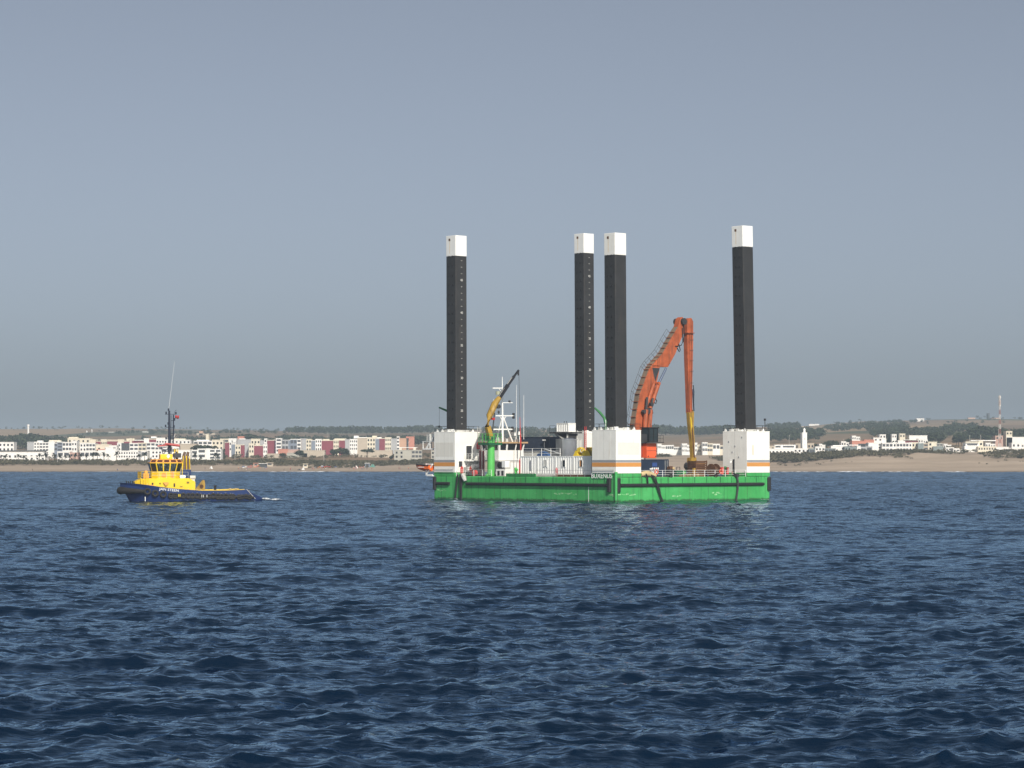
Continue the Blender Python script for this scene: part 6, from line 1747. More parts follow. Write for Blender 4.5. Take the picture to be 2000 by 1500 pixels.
MB().cyl(((p0.x + p1.x) / 2 - b_.x, 1.5, p1.z - b_.z + 0.6), ((p0.x + p1.x) / 2 - b_.x, 1.5, p1.z - b_.z + 2.0), 0.06, n=5).build("finial", C_['dark'], mn)
for zz in (3, 7):
    MB().box((P(1571.2, 846, Y).x - b_.x), (P(1572.6, 846, Y).x - b_.x), -0.04, 0.02, P(1571, 846, Y).z - b_.z - zz - 1.4, P(1571, 846, Y).z - b_.z - zz).build("window", C_['beige'], mn)
building("prayer_hall", "beige flat hall behind the minaret", Y + 22, [(1554, 1567, 867.5, 'beige', None), (1577, 1590, 867, 'beige', ('w', 2, 1, 876))], cat="hall")
building("seaside_house", "white house with a framed glass front below the minaret", Y - 14, [(1580, 1592.5, 877, 'glass', ('b', 1, 1, 890)), (1592.5, 1611, 873.5, 'white', ('w', 3, 2, 890))])
building("seaside_house", "grey house with glazed open galleries on the dune", Y - 14, [(1611, 1632, 877, 'glass', ('b', 3, 2, 890))])
building("seaside_house", "broad white house with a blank wall and two small windows", Y, [(1623, 1642, 872, 'white', None), (1642, 1650, 872, 'white', ('w', 1, 2, 888))], boxes=[(1627, 1647, 869.5, 872, 'white', 2)])
building("seaside_house", "white house with pale green glazing beside the blank white house", Y - 6, [(1650, 1662, 873, 'glass', ('w', 2, 1, 882)), (1662, 1674, 873, 'glass', None), (1674, 1681, 872, 'white', ('w', 1, 1, 884))], boxes=[(1658, 1684, 868.5, 870, 'white', 4)])
building("seaside_house", "grey house with a dark flat canopy and wide windows", Y - 4, [(1680, 1692, 868, 'grey', ('b', 1, 2, 882)), (1692, 1704, 873, 'grey', ('b', 1, 1, 882))], boxes=[(1679, 1697, 866.5, 868, 'dark', -1)])
building("seaside_house", "tall blank white house left of the long balconied terrace", Y + 4, [(1696, 1713, 866, 'white', None), (1713, 1723, 866, 'white', ('w', 1, 3, 882))])
building("terrace_row", "long white terrace with two storeys of pale balconies over the dune", Y, [(1723, 1744, 866, 'white', ('b', 3, 2, 884)), (1744, 1751, 865, 'white', ('w', 1, 2, 884)), (1751, 1775, 866, 'white', ('b', 4, 2, 884))])
building("seaside_house", "cream house with four small windows at the terrace's end", Y, [(1775, 1781, 865.5, 'white', ('w', 1, 2, 882)), (1781, 1793, 865, 'cream', ('w', 2, 2, 884))])
building("seaside_house", "house with a tall grey glass front between two cream houses", Y - 5, [(1793, 1804, 867, 'glass', None), (1804, 1813, 867, 'beige', ('b', 1, 2, 880))])
building("seaside_house", "cream house with a tall plain wall and stepped grey terraces", Y, [(1813, 1821, 864, 'cream', ('w', 1, 2, 880)), (1821, 1830, 864, 'cream', None), (1830, 1841, 867, 'stone', ('b', 2, 1, 872)), (1823, 1842, 873, 'glass', None, -3)])
building("salmon_roofed_house", "long house with a salmon roof behind the seaside row", Y + 90, [(1664, 1690, 862, 'salmon', None), (1688, 1707, 860, 'salmon', None)])
building("upper_house", "white cube house above the salmon roof", Y + 100, [(1706, 1724, 856, 'white', ('w', 2, 1, 862)), (1724, 1731, 858, 'white', None)])
building("upper_house", "maroon-walled house in a white frame above the cream house", Y + 110, [(1754, 1768, 861, 'white', None), (1768, 1793, 861, 'maroon', None)], boxes=[(1766, 1793, 858.5, 859.5, 'white', -1)])
for a, b_, yt, col, lab in ((1718, 1730, 849.5, 'white', "small white house among dark trees, nearest the white cube house"), (1742, 1751, 849, 'white', "small white house between two dark trees above the terrace"), (1757, 1768, 848, 'cream', "cream tower house with a bright white corner above the terrace"), (1776, 1811, 851.5, 'white', "long pale garden wall with a shed below the dark trees"),
                            (1944, 1959, 852, 'pink', "pinkish house at the foot of the tall lattice mast"), (1965, 1977, 843, 'cream', "cream house with a slanted white roof right of the lattice mast"), (1966, 2030, 854.5, 'white', "long white wall right of the lattice mast")):
    building("upper_house", lab, 1950, [(a, b_, yt, col, ('w', 2, 1, yt + 7) if b_ - a < 20 else None)])
building("beach_club", "low white kiosk with a dark opening left of the white beach club", Y, [(1847, 1863, 875, 'white', ('w', 3, 1, 880))])
building("beach_club", "white beach club with a shaded terrace and a tower", Y, [(1886, 1912, 866, 'white', ('b', 1, 1, 872)), (1912, 1920, 862, 'cream', ('w', 1, 1, 872)), (1884, 1912, 872.5, 'white', None, -4)], boxes=[(1886, 1912, 862.5, 864.5, 'cream', -1), (1896, 1945, 859.5, 861.5, 'white', 20)])
building("beach_club", "white arcade with a row of seven narrow arches", Y - 8, [(1910, 1946, 873, 'cream', ('w', 7, 1, 880)), (1946, 1970, 874, 'white', None), (1970, 2040, 876, 'white', None)])
for a, b_, yt, yy, lab in ((1862, 1885, 877, 1675, "low white bungalow between the kiosk and the beach club"), (1643, 1662, 863, 1790, "white house with a flat roof behind the pale green glazing"), (1600, 1612, 868, 1760, "small white house tucked under the garden trees by the minaret"), (1794, 1812, 858, 1800, "white flat-roofed house behind the tall grey glass front"),
                          (1843, 1858, 868, 1790, "white cottage behind the low white kiosk"), (1976, 2010, 866, 1760, "broad white house right of the pinkish house by the lattice mast"), (1925, 1944, 866, 1770, "white house between the club tower and the lattice mast"), (1664, 1680, 852, 1960, "small white house high among the trees behind the salmon roof")):
    building("white_house", lab, yy, [(a, (a + b_) / 2, yt, 'white', ('w', 2, 1, yt + 8)), ((a + b_) / 2, b_, yt + 2, 'white', ('w', 2, 1, yt + 8))])
# ---- farms and towers far up the slope
for a, b_, yt, col, yy, lab in ((1891, 1905, 816, 'tan', 4700, "pinkish farm block on the far ridge"), (1937, 1951, 816.5, 'tan', 4700, "pinkish farm block on the far ridge next to the dark tower"), (1929, 1933, 807.5, 'dark', 4700, "dark tower beside a pinkish farm block on the far ridge"),
                                (1790, 1805, 817.5, 'white', 4300, "bright white farmhouse on the far ridge among trees"), (1580, 1600, 828.5, 'white', 4600, "white shed roof on the far ridge behind the minaret"), (1546, 1570, 833.5, 'beige', 3600, "long pale farm building on the slope left of the minaret"),
                                (1850, 1862, 832.5, 'cream', 3000, "cream farmhouse half hidden by trees on the slope"), (1868, 1881, 832.5, 'cream', 3000, "cream farmhouse with a white gable on the wooded slope"), (1632, 1640, 828.5, 'white', 4600, "small white shed under a lone dark tree on the ridge"),
                                (389, 396, 842.5, 'tan', 3300, "pale tan farmhouse among grey trees behind the town"), (384, 420, 846.5, 'beige', 3300, "long pale farm wall behind the town"), (464, 476, 853, 'salmon', 2300, "house with a red roof next to the round dark tree"),
                                (212, 222, 844, 'white', 3900, "tiny white farm shed on the bare ridge"), (278, 290, 843.5, 'white', 3900, "long white shed on the bare ridge right of the farm trees")):
    building("farmhouse", lab, yy, [(a, b_, yt, col, None)], cat="farmhouse")
wt = thing("water_tower", P(55.2, 843, 3200), 0, "slim white water tower above the dark wood", "water tower")
z0 = P(55, 846, 3200).z - wt.location.z; z1 = P(55, 829.5, 3200).z - wt.location.z
MB().cyl((0, 0, z0 - 6), (0, 0, z1 - 2.0), 1.25, 1.2, n=14).build("shaft", C_['white'], wt, True)
MB().cyl((0, 0, z1 - 2.0), (0, 0, z1), 1.55, n=14).cyl((0, 0, z1), (0, 0, z1 + 0.5), 1.55, 0.4, n=14).build("tank", C_['white'], wt, True)
for px_, y0, lab in ((179.5, 839.5, "thin white mast on the bare ridge, the taller of two"), (169.5, 842, "short white silo on the bare ridge beside a white mast")):
    t = thing("ridge_mast", P(px_, 846, 3900), 0, lab, "mast")
    h_ = P(px_, y0, 3900).z - t.location.z
    r_ = 0.8 if px_ > 175 else 1.3
    MB().cyl((0, 0, -3), (0, 0, h_), r_, r_ * 0.8, n=8).build("shaft", C_['white'], t)
    MB().cyl((0, 0, h_), (0, 0, h_ + 0.8), r_ * 0.8, 0.1, n=8).build("cap", C_['white'], t)
# lattice radio mast
YM = 1900
mp0 = P(1953, 872, YM); zt_ = P(1953, 772, YM).z
lm = thing("radio_tower", (mp0.x, YM, ground(mp0.x, YM)), 0, "tall red and white lattice radio mast with panel aerials on top", "mast")
h_ = zt_ - lm.location.z
MR = paint("mast_rust", (0.24, 0.085, 0.06), 0.7, 0.1); MW = paint("mast_white", (0.55, 0.52, 0.48), 0.6, 0.05)
ns = 11
for k in range(ns):
    za, zb = h_ * k / ns, h_ * (k + 1) / ns
    w0, w1 = 1.5 - 0.9 * k / ns, 1.5 - 0.9 * (k + 1) / ns
    m = MB()
    cs = [(-1, -1), (1, -1), (1, 1), (-1, 1)]
    for (ax, ay) in cs: m.bar((ax * w0 * 0.5, ay * w0 * 0.5, za), (ax * w1 * 0.5, ay * w1 * 0.5, zb), 0.2)
    for i in range(4):
        a, b = cs[i], cs[(i + 1) % 4]
        m.bar((a[0] * w0 * 0.5, a[1] * w0 * 0.5, za), (b[0] * w1 * 0.5, b[1] * w1 * 0.5, zb), 0.12)
        m.bar((a[0] * w1 * 0.5, a[1] * w1 * 0.5, zb), (b[0] * w1 * 0.5, b[1] * w1 * 0.5, zb), 0.12)
    m.build("lattice_section", MR if k % 2 else MW, lm)
for k in range(3):
    w = 2 * math.pi * k / 3 + 0.4
    for dz in (1.5, 4.5, 7.0):
        MB().box(-0.2, 0.2, -0.12, 0.12, -1.1, 1.1).build("panel_aerial", MW, lm).location = (0.75 * math.cos(w), 0.75 * math.sin(w), h_ - dz)
# street lamps and flag poles
for px_, y0, y1, Y, lab in ((459, 880, 900, 1640, "lamp post standing in the scrub below the cream block"), (691.5, 864, 888, 1790, "tall lamp post in front of the twelve-window block"), (632.5, 885, 906, 1610, "lamp post in the beach scrub left of the green tent"), (103.5, 889, 907, 1615, "lamp post in the scrub below the blue-banded block"), (112, 893, 907, 1615, "shorter lamp post in the scrub beside the villa"),
                           (797.5, 863, 890, 1720, "lamp post on the roof edge of the grey-beige house"), (1541.5, 850, 872, 1800, "lamp post behind the white gallery house"), (1647.5, 859, 872, 1760, "flag pole behind the blank white house"), (1894, 851, 866, 1700, "white flag pole on the beach club roof"), (1915.5, 850, 862, 1700, "white flag pole on the beach club tower"), (1950, 839, 862, 1880, "white pole left of the lattice mast"), (640.5, 844, 858, 2300, "white pole among the trees behind the nine-window block")):
    a = P(px_, y1, Y); zb_ = min(a.z, ground(a.x, Y))
    t = thing("lamp_post", (a.x, Y, zb_), 0, lab, "pole")
    H_ = P(px_, y0, Y).z - zb_
    MB().cyl((0, 0, -0.5), (0, 0, H_), 0.14, 0.09, n=6).build("pole", MW, t)
    if "lamp" in lab: MB().bar((0, 0, H_), (0.9, 0, H_ + 0.2), 0.14).build("lamp_head", MW, t)
    else: MB().ball((0, 0, H_), 0.2).build("finial", MW, t)
# ------------------------------------------------------------------ trees, scrub
def leaf_mat(name, a, b, scale=0.35):
    m, nt, bs = new_mat(name); L = nt.links
    geo = N(nt, "ShaderNodeNewGeometry")
    n = N(nt, "ShaderNodeTexNoise"); n.inputs['Scale'].default_value = scale; n.inputs['Detail'].default_value = 5
    L.new(geo.outputs['Position'], n.inputs['Vector'])
    r = N(nt, "ShaderNodeValToRGB"); L.new(n.outputs['Fac'], r.inputs[0])
    r.color_ramp.elements[0].position = 0.35; r.color_ramp.elements[0].color = (*a, 1)
    r.color_ramp.elements[1].position = 0.68; r.color_ramp.elements[1].color = (*b, 1)
    L.new(r.outputs[0], bs.inputs['Base Color']); bs.inputs['Roughness'].default_value = 0.8; bs.inputs['Specular IOR Level'].default_value = 0.15
    return m
LEAF = leaf_mat("tree_leaves", (0.022, 0.033, 0.018), (0.05, 0.062, 0.03))
LEAF2 = leaf_mat("tree_leaves_olive", (0.035, 0.042, 0.022), (0.075, 0.08, 0.042))
SCRUB = leaf_mat("scrub_leaves", (0.045, 0.045, 0.025), (0.12, 0.105, 0.06), 0.25)
PALMM = leaf_mat("palm_leaves", (0.02, 0.026, 0.014), (0.055, 0.058, 0.03), 1.0)
BARK = paint("bark", (0.09, 0.06, 0.04), 0.9, 0.3)
def clump_cloud(lobes, n, size, rng):
    """n leaf-clump quads spread through ellipsoid lobes (cx, cy, cz, rx, ry, rz)"""
    lobes = np.array(lobes, float)
    vol = lobes[:, 3] * lobes[:, 4] * lobes[:, 5]
    idx = rng.choice(len(lobes), n, p=vol / vol.sum())
    d = rng.normal(size=(n, 3)); d /= np.linalg.norm(d, axis=1)[:, None]
    r = rng.uniform(0.45, 1.05, n) ** 0.6
    c = lobes[idx, :3] + d * r[:, None] * lobes[idx, 3:]
    nr = d + rng.normal(scale=0.6, size=(n, 3)); nr /= np.linalg.norm(nr, axis=1)[:, None]
    t = np.cross(nr, rng.normal(size=(n, 3))); t /= np.linalg.norm(t, axis=1)[:, None]
    b = np.cross(nr, t)
    s = size * rng.uniform(0.6, 1.3, n)[:, None]
    q = np.stack([c - t * s - b * s * 0.7, c + t * s - b * s * 0.55, c + t * s * 0.8 + b * s * 0.7, c - t * s * 0.9 + b * s * 0.6], 1)
    return q.reshape(-1, 3)
def quads_mesh(name, co, mat):
    n = len(co) // 4
    me = bpy.data.meshes.new(name)
    me.vertices.add(n * 4); me.vertices.foreach_set("co", co.astype(np.float32).ravel())
    me.loops.add(n * 4); me.loops.foreach_set("vertex_index", np.arange(n * 4, dtype=np.int32))
    me.polygons.add(n)
    me.polygons.foreach_set("loop_start", np.arange(0, n * 4, 4, dtype=np.int32)); me.polygons.foreach_set("loop_total", np.full(n, 4, dtype=np.int32))
    me.update(); me.materials.append(mat)
    return me
RNG = np.random.default_rng(5)
def round_lobes(rng, h, w):
    L_ = [(0, 0, h * 0.62, w * 0.36, w * 0.36, h * 0.3)]
    for k in range(7):
        a = rng.uniform(0, 6.28); r = w * rng.uniform(0.15, 0.34)
        L_.append((r * math.cos(a), r * math.sin(a), h * rng.uniform(0.4, 0.85), w * rng.uniform(0.14, 0.24), w * rng.uniform(0.14, 0.24), h * rng.uniform(0.1, 0.18)))
    return L_
PROTO = {}
def proto(kind, seed, h=10.0, w=10.0):
    rng = np.random.default_rng(seed)
    if kind == 'round':
        co = clump_cloud(round_lobes(rng, h, w), 420, 0.55, rng); mat = LEAF
        tr = MB().cyl((0, 0, -1), (0, 0, h * 0.5), 0.35, 0.2, n=7)
        for k in range(4):
            a = k * 1.6 + 0.3
            tr.cyl((0, 0, h * 0.25), (w * 0.22 * math.cos(a), w * 0.22 * math.sin(a), h * 0.55), 0.14, 0.07, n=5)
    elif kind == 'flat':      # umbrella-shaped
        lob = [(0, 0, h * 0.78, w * 0.46, w * 0.46, h * 0.14)]
        for k in range(8):
            a = rng.uniform(0, 6.28); r = w * rng.uniform(0.2, 0.42)
            lob.append((r * math.cos(a), r * math.sin(a), h * rng.uniform(0.62, 0.9), w * 0.16, w * 0.16, h * 0.09))
        co = clump_cloud(lob, 420, 0.5, rng); mat = LEAF
        tr = MB().cyl((0, 0, -1), (0, 0, h * 0.65), 0.4, 0.25, n=7)
        for k in range(5):
            a = k * 1.26
            tr.cyl((0, 0, h * 0.45), (w * 0.3 * math.cos(a), w * 0.3 * math.sin(a), h * 0.72), 0.15, 0.07, n=5)
    elif kind == 'tall':      # cypress or eucalyptus
        lob = [(rng.uniform(-0.06, 0.06) * w, rng.uniform(-0.06, 0.06) * w, h * (0.25 + 0.1 * k), w * 0.22 * (1 - 0.09 * abs(k - 2)), w * 0.22 * (1 - 0.09 * abs(k - 2)), h * 0.11) for k in range(7)]
        co = clump_cloud(lob, 320, 0.5, rng); mat = LEAF
        tr = MB().cyl((0, 0, -1), (0, 0, h * 0.8), 0.3, 0.1, n=7).cyl((0, 0, h * 0.3), (0.6, 0.3, h * 0.5), 0.1, 0.05, n=5).cyl((0, 0, h * 0.4), (-0.5, 0.3, h * 0.6), 0.1, 0.05, n=5)
    else:                     # palm
        qs = []
        for k in range(26):
            a = rng.uniform(0, 6.28); el = rng.uniform(-0.5, 1.2); Lf = w * 0.5 * rng.uniform(0.8, 1.1)
            prev = np.array([0, 0, h * 0.8]); d = np.array([math.cos(a) * math.cos(el), math.sin(a) * math.cos(el), math.sin(el)])
            side_ = np.array([-math.sin(a), math.cos(a), 0])
            for s in range(4):
                wd = 0.6 * (1 - s * 0.2)
                nx = prev + d * Lf / 4; d = d + np.array([0, 0, -0.33]); d /= np.linalg.norm(d)
                qs += [prev - side_ * wd, prev + side_ * wd, nx + side_ * wd * 0.8, nx - side_ * wd * 0.8]
                prev = nx
        co = np.array(qs); mat = PALMM
        tr = MB().tube([(0, 0, -1), (0.1, 0, h * 0.3), (0.05, 0.1, h * 0.6), (0, 0, h * 0.82)], [0.32, 0.25, 0.22, 0.26], 8)
    PROTO[(kind, seed)] = (quads_mesh("crown", co, mat), tr.mesh("trunk", BARK), h, w)
for s in (1, 2, 3): proto('round', s)
for s in (1, 2): proto('flat', s, 8, 13)
for s in (1, 2): proto('tall', s, 12, 7)
for s in (1, 2): proto('palm', s, 7.5, 5.5)
def tree(kind, px, ytop, Y, label, group=None, hgt=None, seed=None, wscale=1.0, cat="tree", mat=None):
    """tree whose top is seen at (px, ytop) when standing on the ground at depth Y"""
    seed = seed or random.choice([k[1] for k in PROTO if k[0] == kind])
    cr, tr, h, w = PROTO[(kind, seed)]
    X = P(px, ytop, Y).x; zg = ground(X, Y)
    H = hgt or max(2.0, P(px, ytop, Y).z - zg)
    s = H / (h * (0.98 if kind != 'palm' else 1.05))
    t = thing({'palm': 'palm_tree'}.get(kind, 'tree'), (X, Y, zg), random.uniform(0, 6.28), label, cat, group)
    link_mesh("crown", cr, t, (0, 0, 0), 0, (s * wscale, s * wscale, s))
    link_mesh("trunk", tr, t, (0, 0, 0), 0, (s, s, s))
    return t
# palms before the resort
for px_, yt, Y in ((3, 887, 1650), (11.5, 886.5, 1655), (36, 886.5, 1652), (47, 887.5, 1648), (77, 885, 1650), (89, 883, 1648), (117, 886, 1646), (127, 887, 1650), (136, 886.5, 1646), (147, 884, 1652), (157, 884, 1648), (169, 885, 1650), (182, 882.5, 1648), (190, 882, 1652), (203, 882.5, 1648), (211, 886, 1650), (228, 881, 1655), (272, 885, 1652), (283, 882, 1650), (106, 884, 1655)):
    tree('palm', px_, yt, Y, "shaggy palm tree in front of the white beach resort", "palms before the resort", wscale=1.25)
for px_, yt in ((381, 883), (421, 883), (426, 886), (392, 890)):
    tree('palm', px_, yt, 1655, "shaggy palm tree in front of the balconied white hotel", "palms before the balconied hotel", wscale=1.1)
tree('flat', 399, 868, 1745, "dark umbrella-shaped tree above the balconied white hotel", wscale=1.1)
tree('tall', 437, 875, 1720, "slender dark tree at the foot of the maroon gable")
tree('round', 486, 845.5, 2350, "broad dark evergreen above the cream and maroon blocks", wscale=1.6)
tree('round', 585, 878.5, 1770, "dark bushy tree at the end of the pink hall", wscale=1.5)
tree('round', 552, 884, 1765, "low dark bush-like tree before the pink hall", wscale=1.4)
tree('round', 652, 876.5, 1780, "dark round tree before the large maroon wall", wscale=1.2)
tree('round', 667, 873, 1785, "taller dark tree before the second maroon wall", wscale=1.5)
tree('round', 676, 875, 1785, "dark tree at the foot of the grey gable by the twelve-window block")
tree('flat', 717, 876.5, 1775, "dark wind-bent tree at the foot of the striped block", wscale=1.0)
tree('round', 764, 889, 1710, "small bush-like tree at the field edge by the grey-beige house")
for px_, yt, s_ in ((1607, 864, 1.3), (1614, 862, 1.0), (1622, 859, 1.1), (1632, 860, 1.1), (1598, 866, 1.2), (1656, 855.5, 1.0), (1641, 865, 1.2)):
    tree('round', px_, yt, 1860, "dark garden tree between the minaret and the blank white house", "garden trees right of the minaret", wscale=s_)
tree('flat', 1590, 866, 1850, "flat-topped green tree directly beside the minaret", wscale=1.0)
for px_, yt in ((1737, 845), (1754, 846), (1733, 850), (1759, 852)):
    tree('round', px_, yt, 1960, "dark tree among the small white houses above the terrace", "trees among the upper houses")
for px_, yt in ((1818, 843), (1827, 842), (1836, 846), (1872, 843), (1878, 848), (1868, 850)):
    tree('round', px_, yt, 2000, "dark tree standing over the pale garden wall and field", "trees over the pale garden wall", wscale=1.1)
for px_, yt in ((1905, 833), (1916, 830.5), (1927, 831), (1938, 831.5), (1948, 832), (1900, 840), (1912, 838), (1933, 840), (1957, 835), (1992, 836)):
    tree('round', px_, yt, 2150, "large dark tree of the grove beside the lattice mast", "grove beside the lattice mast", wscale=1.25)
tree('round', 1785, 880, 1672, "small round tree in front of the cream house at the terrace's end", wscale=1.1)
for px_, yt, Y, k in ((371, 840.5, 3300, 'round'), (354, 842, 3300, 'round'), (412, 842, 3300, 'round'), (430, 841, 3300, 'round'), (443, 838.5, 3300, 'round'), (452, 841, 3300, 'round'), (468, 841, 3300, 'round'), (404, 842, 3300, 'round'), (513, 841, 3600, 'round'), (524, 841.5, 3600, 'round')):
    tree(k, px_, yt, Y, "hazy grey tree on the slope behind the cream terraces", "hazy trees behind the terraces", wscale=1.2)
for px_, yt in ((716, 839.5), (727, 840.5), (744, 840.5), (755, 839), (766, 840.5), (775, 840), (785, 838), (795, 841), (823, 840), (805, 844)):
    tree('round', px_, yt, 3400, "hazy grey tree on the slope behind the nine-window cream block", "hazy trees behind the red blocks", wscale=1.15)
for px_, yt in ((1511, 828.5), (1528, 827.5), (1538, 829), (1549, 827.5), (1636, 823), (1660, 822.5), (1670, 825), (1729, 821), (1737, 819.5), (1748, 818.5), (1757, 818), (1780, 819), (1788, 818.5), (1800, 821), (1811, 822)):
    tree('round', px_, yt, 4100, "hazy tree standing on the far right-hand ridge", "trees on the far right ridge", wscale=1.3)
for px_, yt in ((107, 842.5), (113.5, 838.5), (111, 841), (93, 842), (193.5, 840), (228, 841), (245, 840.5), (249, 838.5), (253, 840.5), (27, 841)):
    tree('tall' if px_ in (113.5, 249) else 'round', px_, yt, 4000, "tiny dark tree on the bare far-left ridge", "trees on the far left ridge")
# woods that read as one mass
def wood(name, label, spots, mat=LEAF, n=70, size=0.8):
    cos = []
    for (X, Y, z, h, w) in spots:
        q = clump_cloud(round_lobes(RNG, h, w), n, size * h / 9.0, RNG)
        cos.append(q + np.array([X, Y, z]))
    o = bpy.data.objects.new(name, quads_mesh(name, np.concatenate(cos), mat)); COL.objects.link(o)
    return tag(o, label, "woodland", None, "stuff")
def band(px0, px1, Y0, Y1, n, h0, h1, ymax=None):
    s = []
    for k in range(n):
        px_ = random.uniform(px0, px1); Y = random.uniform(Y0, Y1)
        X = (px_ - 1000) / FPX * Y
        h = random.uniform(h0, h1)
        s.append((X, Y, ground(X, Y) - 0.5, h, h * random.uniform(0.9, 1.5)))
    return s
wood("woodland", "dark wood behind the white resort", band(-120, 165, 2200, 2600, 170, 9, 13) + band(35, 75, 2350, 2500, 26, 13, 16))
wood("woodland", "belt of dark trees behind the terraces and red blocks", band(360, 560, 2350, 2900, 130, 7, 10.5) + band(540, 850, 2300, 2900, 230, 8, 11.5) + band(270, 360, 2500, 3000, 40, 5, 8))
wood("woodland", "hazy tree line on the slope behind the town", band(560, 860, 3300, 3700, 150, 8, 13) + band(160, 560, 3300, 3800, 60, 4, 7) + band(860, 1100, 2500, 3600, 120, 7, 11))
wood("woodland", "blue-grey wood on the slope seen between the barge's housings", band(1230, 1430, 3000, 3600, 190, 11, 15.5) + band(1100, 1240, 2800, 3600, 60, 8, 12))
wood("woodland", "dark wood on the slope behind the minaret", band(1500, 1605, 2250, 2800, 120, 7, 10.5) + band(1500, 1560, 3200, 3900, 50, 8, 11) + band(1610, 1700, 2900, 3500, 70, 5, 8) + band(1690, 1770, 2700, 3500, 70, 6, 9))
wood("woodland", "dark wooded slope behind the terrace and beach club", band(1700, 1860, 2350, 2650, 130, 6, 9) + band(1840, 1920, 2500, 2900, 50, 6, 9) + band(1885, 2100, 2100, 2350, 110, 7, 10) + band(1690, 1830, 1900, 2000, 36, 5, 7) + band(2000, 2300, 2000, 2800, 60, 8, 12))
wood("woodland", "thin hedges of the far fields", band(1600, 2100, 3600, 4700, 60, 4, 7) + band(-100, 700, 4000, 4900, 90, 4, 7), n=40)
# scrub behind the beach
def scrub(name, label, spots, mat=SCRUB):
    o = wood(name, label, spots, mat, n=36, size=1.25)
    o["category"] = "shrubs"
    return o
def sband(px0, px1, Y0, Y1, n, h0, h1, keep=None):
    s = []
    while len(s) < n:
        px_ = random.uniform(px0, px1); Y = random.uniform(Y0, Y1); X = (px_ - 1000) / FPX * Y
        if keep and mnoise.noise((X * 0.02, Y * 0.05, 5.5)) < keep: continue
        h = random.uniform(h0, h1)
        s.append((X, Y, ground(X, Y) - 0.3, h, h * random.uniform(1.6, 2.8)))
    return s
scrub("scrub", "grey-green scrub between the beach and the white resort", sband(-200, 560, 1585, 1650, 900, 1.6, 3.4) + sband(-100, 120, 1570, 1590, 40, 1.2, 2.2, 0.1))
scrub("scrub", "grey-green scrub between the beach and the brown field", sband(540, 900, 1585, 1635, 620, 1.4, 2.8) + sband(600, 720, 1566, 1585, 60, 1.0, 1.8, 0.05))
scrub("scrub", "dune scrub seen between the barge's housings", sband(860, 1260, 1600, 1650, 300, 1.5, 3) + sband(1240, 1500, 1590, 1645, 360, 1.4, 3.0, -0.15))
scrub("scrub", "scrub along the top of the right-hand dunes", sband(1490, 1640, 1575, 1650, 380, 1.8, 3.8, -0.15) + sband(1620, 2200, 1578, 1645, 800, 1.4, 3.0, -0.12) + sband(1500, 2200, 1545, 1590, 70, 0.6, 1.5, 0.15))
scrub("scrub", "low bushes along the walls of the town", sband(430, 840, 1760, 1850, 150, 1.4, 3.0, 0.0) + sband(1500, 2100, 1760, 1900, 150, 1.5, 3.5, 0.0) + sband(-60, 420, 1720, 1790, 90, 1.5, 3))

# ------------------------------------------------------------------ people and things on the beach
def person_mesh(name, top, legs, skin, pose=0):
    """a small standing or walking figure, one continuous skin with head, arms and legs"""
    me = bpy.data.meshes.new(name)
    s = 0.12 if pose else 0.04
    vs = [(0, 0, 0.95), (0, 0, 1.2), (0, 0, 1.42), (0, 0, 1.52), (0, 0.01, 1.66),
          (-0.1, 0, 0.9), (-0.11, s, 0.5), (-0.11, s * 1.6, 0.06), (-0.11, s * 1.6 - 0.12, 0.03),
          (0.1, 0, 0.9), (0.11, -s, 0.5), (0.11, -s * 1.6, 0.06), (0.11, -s * 1.6 - 0.12, 0.03),
          (-0.19, 0, 1.4), (-0.24, -s * 0.5, 1.13), (-0.25, -s - 0.06, 0.88), (0.19, 0, 1.4), (0.24, s * 0.5, 1.13), (0.25, s - 0.06, 0.88)]
    es = [(0, 1), (1, 2), (2, 3), (3, 4), (0, 5), (5, 6), (6, 7), (7, 8), (0, 9), (9, 10), (10, 11), (11, 12), (2, 13), (13, 14), (14, 15), (2, 16), (16, 17), (17, 18)]
    rad = [0.15, 0.14, 0.15, 0.06, 0.11, 0.1, 0.07, 0.05, 0.04, 0.1, 0.07, 0.05, 0.04, 0.06, 0.048, 0.04, 0.06, 0.048, 0.04]
    me.from_pydata(vs, es, [])
    o = bpy.data.objects.new(name, me); COL.objects.link(o)
    md = o.modifiers.new("skin", 'SKIN')
    sk = me.skin_vertices[0].data if me.skin_vertices else None
    if sk is None:
        bm = bmesh.new(); bm.from_mesh(me); bm.verts.layers.skin.verify(); bm.to_mesh(me); bm.free()
        sk = me.skin_vertices[0].data
    for i, r in enumerate(rad):
        sk[i].radius = (r, r); sk[i].use_root = (i == 0)
    o.modifiers.new("sub", 'SUBSURF').levels = 1
    dg = bpy.context.evaluated_depsgraph_get()
    out = bpy.data.meshes.new_from_object(o.evaluated_get(dg))
    bpy.data.objects.remove(o)
    out.name = name
    out.materials.clear()
    for mt in (skin, top, legs): out.materials.append(mt)
    for p in out.polygons:
        z = p.center.z
        p.material_index = 1 if 0.92 < z < 1.45 and abs(p.center.x) < 0.22 else (2 if 0.45 < z <= 0.95 and abs(p.center.x) < 0.2 else 0)
        p.use_smooth = True
    return out
SK = paint("skin", (0.30, 0.17, 0.11), 0.6, 0.05)
CL = {c: paint("cloth_" + c, v, 0.85, 0.1) for c, v in dict(black=(0.02, 0.02, 0.025), red=(0.4, 0.04, 0.04), white=(0.7, 0.7, 0.68), blue=(0.04, 0.09, 0.25), pink=(0.5, 0.18, 0.2), orange=(0.55, 0.2, 0.06)).items()}
PM = {}
